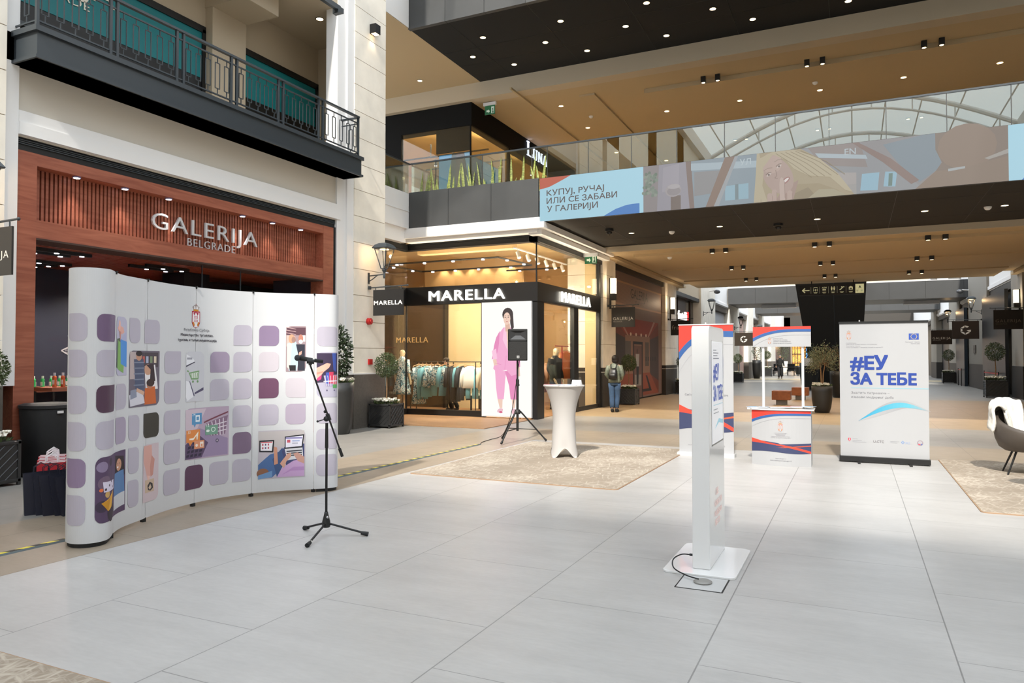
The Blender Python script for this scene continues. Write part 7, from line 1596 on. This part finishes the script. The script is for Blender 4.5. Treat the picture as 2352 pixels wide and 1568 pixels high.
for x, y, s_, lab in ((-6.93, 39.3, 1, 'white bullet camera on the far left pier'), (5.45, 44.5, -1, 'white bullet camera on the far right pier')):
    t = thing('wall_camera', lab, 'camera', (x, y, 5.0)); MB().tube([(x, y, 5.05), (x + s_ * .3, y, 5.08)], .035, 8).build('arm', M_WHITE, t); MB().ball((x + s_ * .4, y, 5.0), .14, 12, sc=(1.2, 1, .8)).build('dome', mat('camera_grey', '#4a4c50', .4), t, smooth=True)
# wayfinding sign
wf = thing('wayfinding_sign', 'black hanging direction sign with white pictograms and a lit letter A panel', 'sign', (-.8, 31.0, 4.2))
MB().box(-1.94, .38, 30.95, 31.05, 3.97, 4.38).build('panel', M_BLK, wf)
for x in (-1.5, .0): MB().tube([(x, 31, 4.38), (x, 31, 4.53)], .02, 6).build('rod', M_BLK, wf)
A = Art(fY(30.948), lay=.001); gc = '#cfd0a8'
A.poly([(-1.86, 4.17), (-1.76, 4.27), (-1.73, 4.24), (-1.79, 4.185), (-1.58, 4.185), (-1.58, 4.155), (-1.79, 4.155), (-1.73, 4.1), (-1.76, 4.07)], gc)
for k in range(5):
    x = -1.53 + k * .315; A.rect(x, x + .012, 4.04, 4.3, '#8a8a78'); c_ = x + .17
    A.rect(c_ - .07, c_ + .07, 4.075, 4.09, gc).rect(c_ - .05, c_ + .05, 4.045, 4.06, gc)
    if k == 0: A.poly([(c_ - .09, 4.25), (c_ - .05, 4.29), (c_ + .05, 4.29), (c_ + .09, 4.25), (c_ + .07, 4.245), (c_ + .04, 4.27), (c_ - .04, 4.27), (c_ - .07, 4.245)], gc).rect(c_ - .01, c_ + .01, 4.13, 4.22, gc).rect(c_ - .08, c_ - .065, 4.13, 4.22, gc).rect(c_ + .065, c_ + .08, 4.13, 4.22, gc).rect(c_ - .05, c_ + .05, 4.17, 4.185, gc)
    if k == 1: A.text('ATM', c_, 4.23, .06, gc, al='c', bold=.02).rect(c_ - .06, c_ + .06, 4.15, 4.21, gc).rect(c_ - .03, c_ + .03, 4.16, 4.18, '#101010')
    if k == 2:
        for s_ in (-1, 1): A.ell(c_ + s_ * .045, 4.275, .02, .02, gc).poly([(c_ + s_ * .045 - .035, 4.25), (c_ + s_ * .045 + .035, 4.25), (c_ + s_ * .045 + .015, 4.14), (c_ + s_ * .045 - .015, 4.14)], gc)
    if k == 3: A.poly([(c_ - .09, 4.15), (c_ - .04, 4.15), (c_ + .05, 4.25), (c_ + .09, 4.25), (c_ + .09, 4.28), (c_ + .03, 4.28), (c_ - .06, 4.18), (c_ - .09, 4.18)], gc).ell(c_ - .01, 4.27, .018, .018, gc)
    if k == 4: A.rect(c_ - .07, c_ + .07, 4.15, 4.25, gc).rect(c_ - .04, c_ + .04, 4.17, 4.21, '#33332c').poly([(c_ - .07, 4.25), (c_, 4.29), (c_ + .07, 4.25)], gc)
A.rect(.06, .36, 4.01, 4.36, '#e4e8b8').poly([(.21, 4.3), (.225, 4.3), (.27, 4.18), (.252, 4.18), (.24, 4.215), (.195, 4.215), (.183, 4.18), (.165, 4.18)], '#3a3a30').rect(.09, .17, 4.11, 4.125, '#6a6a58').rect(.24, .32, 4.11, 4.125, '#6a6a58').rect(.1, .16, 4.075, 4.09, '#6a6a58').rect(.24, .31, 4.075, 4.09, '#6a6a58')
A.build('pictograms', wf, art_mat('sign_print', .35))

# =============================================================== FAR MALL
cs = thing('escalator_casing', 'huge black escalator casing tapering down to the floor in the middle of the far mall', 'casing', (-.8, 42, 0))
MB().add([(-1.9, 40, 0), (.24, 40, 0), (.24, 46, 0), (-1.9, 46, 0), (-2.75, 38, 6.2), (.62, 38, 6.2), (.62, 46, 6.2), (-2.75, 46, 6.2)], [(0,3,2,1),(4,5,6,7),(0,1,5,4),(1,2,6,5),(2,3,7,6),(3,0,4,7)]).build('casing', mat('casing_black', '#060708', .6), cs)
MB().tube([(-.82, 39.98, .0), (-.9, 37.99, 6.2)], .012, 4).build('panel_joint', M_CHAR, cs)
for i, (x0, y0, lab) in enumerate(((-2.42, 24.75, 'nearer rust brown cube bench on grey foot in the passage'), (-2.05, 27.9, 'further rust brown cube bench partly behind the nearer one'))):
    t = thing('cube_bench', lab, 'bench', (x0 + .27, y0 + .28, 0)); MB().box(x0, x0 + .56, y0, y0 + .56, .16, .45).build('seat_block', wood_mat('rust_wood', '#7c4424', '#9a5c34', (2, 2, 2), .5), t, bevel=.008); MB().box(x0 + .12, x0 + .44, y0 + .12, y0 + .44, 0, .16).build('foot', mat('foot_grey', '#8a8682', .6), t)
t = thing('notice_board', 'white notice card on a stand beside the dark planter', 'notice', (-1.95, 36, 0)); MB().tube([(-1.95, 36, 0), (-1.95, 36, 1.2)], .015, 6).lathe([(.15, 0), (.15, .02)], (-1.95, 36), 16).build('stand', M_BLK, t); MB().box(-2.1, -1.72, 35.98, 36.0, 1.15, 1.5).build('card', M_WPAP, t)
# brown print hoarding with fake interior
hd = thing('hoarding_print', 'large printed shop hoarding showing a red wooden interior and GALERIJA BELGRADE', 'hoarding', (-7.15, 26, 0))
MB().box(-7.16, -7.13, 22.62, 29.53, .06, 4.42).build('panel', M_PRINT, hd)
A = Art(fX(-7.128)); Y0, Y1 = 22.62, 29.53; yy = lambda t: Y0 + (Y1 - Y0) * t
A.rect(Y0, Y1, .06, 4.42, '#7a625a'); A.rect(Y0, Y1, 3.35, 4.1, '#90756a'); A.rect(Y0, Y1, 4.06, 4.12, '#b08868').rect(Y0, Y1, 3.3, 3.36, '#b08a74')
for k in range(16): A.rect(Y0, Y1, 3.4 + .042 * k, 3.41 + .042 * k, '#7a6058')
A.text('GALERIJA', yy(.34), 3.63, .35, '#241c1c', x1=yy(.68)).text('BELGRADE', yy(.42), 3.43, .13, '#5a4a48', x1=yy(.6))
A.rect(yy(.02), yy(.92), .12, 2.9, '#6e3a2c'); A.poly([(yy(.02), 2.9), (yy(.92), 2.9), (yy(.72), 2.35), (yy(.24), 2.35)], '#8a3a28'); A.poly([(yy(.1), 2.9), (yy(.14), 2.9), (yy(.4), 1.95), (yy(.38), 1.95)], '#a88070').poly([(yy(.8), 2.9), (yy(.84), 2.9), (yy(.62), 1.95), (yy(.6), 1.95)], '#a88070')
A.poly([(yy(.02), 2.4), (yy(.24), 2.2), (yy(.24), .9), (yy(.02), .6)], '#3a3230').poly([(yy(.92), 2.4), (yy(.72), 2.2), (yy(.72), .9), (yy(.92), .6)], '#4a3c38'); A.rect(yy(.24), yy(.72), .9, 2.3, '#8a6a58')
for k in range(4): A.ell(yy(.34 + .1 * k), 2.35, .1, .06, '#d8c4b0')
A.rect(yy(.24), yy(.34), 1.2, 2.1, '#5a5450').rect(yy(.62), yy(.7), 1.2, 2.1, '#5a5048'); [A.rect(yy(.63 + .05 * k), yy(.645 + .05 * k), 1.4, 1.55, '#2a2a30') for k in range(5)]
A.poly([(yy(.02), .12), (yy(.92), .12), (yy(.72), .95), (yy(.24), .95)], '#8a4630').poly([(yy(.3), .25), (yy(.76), .25), (yy(.66), .85), (yy(.63), .85), (yy(.7), .35), (yy(.36), .35)], '#2c2422')
A.rect(yy(.38), yy(.4), .06, 2.05, '#161414').rect(yy(.55), yy(.57), .06, 2.05, '#161414').rect(yy(.38), yy(.57), 2.0, 2.1, '#161414').rect(yy(.4), yy(.55), .1, 1.95, '#6a4c44').rect(yy(.41), yy(.54), .5, .9, '#8a8480')
A.ell(yy(.46), 1.75, .07, .1, '#3a2a28').poly([(yy(.43), 1.65), (yy(.5), 1.65), (yy(.49), 1.2), (yy(.44), 1.2)], '#a8a4a4').poly([(yy(.44), 1.2), (yy(.49), 1.2), (yy(.48), .55), (yy(.45), .55)], '#26242a')
A.build('printed_interior', hd)
# fratelli shop beyond the second pier
st('window_4', MB().box(-7.4, -7.35, 31.6, 37.1, .1, 4.3), mat('dark_glass', '#1a1815', .15))
MB().box(-7.36, -7.3, 33.4, 35.0, 3.2, 4.3).box(-7.36, -7.3, 31.6, 31.75, 0, 4.3).box(-7.36, -7.3, 36.2, 36.4, 0, 4.3).build('window_frame', mat('bronze_frame', '#3a2c1e', .5), bpy.data.objects['window_4'])
MB().box(-7.34, -7.3, 31.8, 33.4, .3, 2.6).build('lit_display', mat('display_pale', '#b8b4aa', .6, emit=.25), bpy.data.objects['window_4'])
letters('shop_lettering', 'fratelli', 33.3, 35.1, 3.3, .42, lambda u, z, d: (-7.3 + d, u, z), M_GLOW, bpy.data.objects['window_4'], bold=.0, depth=.06, label='lit white shop letters')
MB().box(-7.35, -7.22, 35.15, 35.4, 3.3, 3.72).build('red_letter_block', mat('red_glow', '#d02020', .5, emit=1), bpy.data.objects['window_4'], label='red glowing letter block')
# outline print in the far white window
st('window_5', MB().box(-7.31, -7.27, 41.3, 46.2, .1, 4.2), mat('white_hoarding', '#b4b6bc', .6)); st('window_6', MB().box(-7.31, -7.27, 50.6, 54.9, .1, 4.2), mat('pinkish_hoarding', '#b89a90', .6)); st('window_7', MB().box(-7.31, -7.27, 58.1, 61.9, .1, 4.2), mat('pinkish_hoarding'))
st('door_1', MB().box(5.3, 5.42, 33.7, 39.2, 0, 4.2), mat('night_blue_door', '#10141c', .4)); st('door_2', MB().box(5.3, 5.45, 45.3, 48.7, 0, 4.2), mat('deep_teal_door', '#142430', .4))
for y0, y1, lab in ((34.5, 38.0, 'thin red barrier ribbon before the dark shop on the right'), (45.6, 46.9, 'short red barrier ribbon at the blue doorway in the distance')):
    t = thing('barrier_ribbon', lab, 'barrier', (5.2, y0, 0)); MB().box(5.18, 5.19, y0, y1, .85, .9).build('ribbon', mat('ribbon_red', '#a01818', .5), t)
    for y in (y0, y1): MB().tube([(5.185, y, 0), (5.185, y, .95)], .02, 6).build('post', M_BLK, t)
for y, lab in ((43.0, 'small framed notice on the shaded right pier'),):
    t = thing('framed_notice', lab, 'sign', (5.47, y, 1.9)); MB().box(5.46, 5.5, y - .35, y + .35, 1.75, 2.15).build('plate', M_GRAND, t); A = Art(lambda u, v, d: (5.455 - d, u, v)); A.rect(y - .22, y + .22, 1.92, 1.98, '#26221e'); A.build('text_lines', t)
# distant lit shop, blue screen, seating
st('window_8', MB().box(-6.4, -4.9, 88, 88.1, .1, 4.2), mat('amber_interior', '#d08a40', .6, emit=1.6)); mb = MB()
for k in range(6): mb.box(-6.4 + k * .3, -6.34 + k * .3, 87.9, 88, .1, 4.2)
for k in range(4): mb.box(-6.4, -4.9, 87.9, 88, .9 + k, 1.0 + k)
mb.build('window_frame', M_GRAND, bpy.data.objects['window_8'])
MB().box(-4.9, -3.7, 87.6, 87.7, 0, 4.0).build('blue_screen', mat('blue_screen', '#3a7cc0', .5, emit=.9), None, label='small distant blue screen beside the amber lit shop', cat='screen')
st('wall_far_end_dark', MB().box(-8, -6.4, 86, 86.4, 0, 6).box(-8, 5.6, 86, 86.4, 4.4, 9), M_GRAND)
MB().box(-8.6, -8.4, 68, 68.2, 0, 4.5).build('red_post', mat('rose_column', '#a8606a', .6), None, label='slim rose red column far down the passage', cat='column')
for i, (x, y, m) in enumerate(((-6.0, 66, M_BLK), (-5.0, 67.5, M_BLK), (-3.9, 66.5, mat('plum_seat', '#5a4450', .8)), (-3.2, 68, mat('grey_seat', '#6a6870', .8)))):
    t = thing('cafe_chair', ('dark chair left of the walking man', 'dark chair behind the walking man', 'plum chair right of the walking man', 'grey chair at the end of the distant seating')[i], 'chair', (x, y, 0))
    MB().box(x - .3, x + .3, y - .3, y + .3, .4, .5).build('seat', m, t); MB().box(x - .3, x + .3, y + .25, y + .32, .5, 1.0).build('backrest', m, t)
    for a in (-.26, .26):
        for b in (-.26, .26): MB().box(x + a - .02, x + a + .02, y + b - .02, y + b + .02, 0, .4).build('leg', M_BLK, t)
for i, (x, y) in enumerate(((-6.3, 64.5), (-4.9, 65.6))):
    t = thing('cafe_table', ('long dark table left of the walking man', 'low dark table beside the walking man')[i], 'table', (x, y, 0)); MB().box(x - .7, x + .7, y - .4, y + .4, .7, .75).build('table_top', M_BLK, t)
    for a in (-.6, .6): MB().box(x + a - .03, x + a + .03, y - .03, y + .03, 0, .7).build('leg', M_BLK, t)
light('far_amber', 'POINT', (-5.6, 86, 3), 120, (1, .65, .3), size=.5)
# right passage shop glow etc.
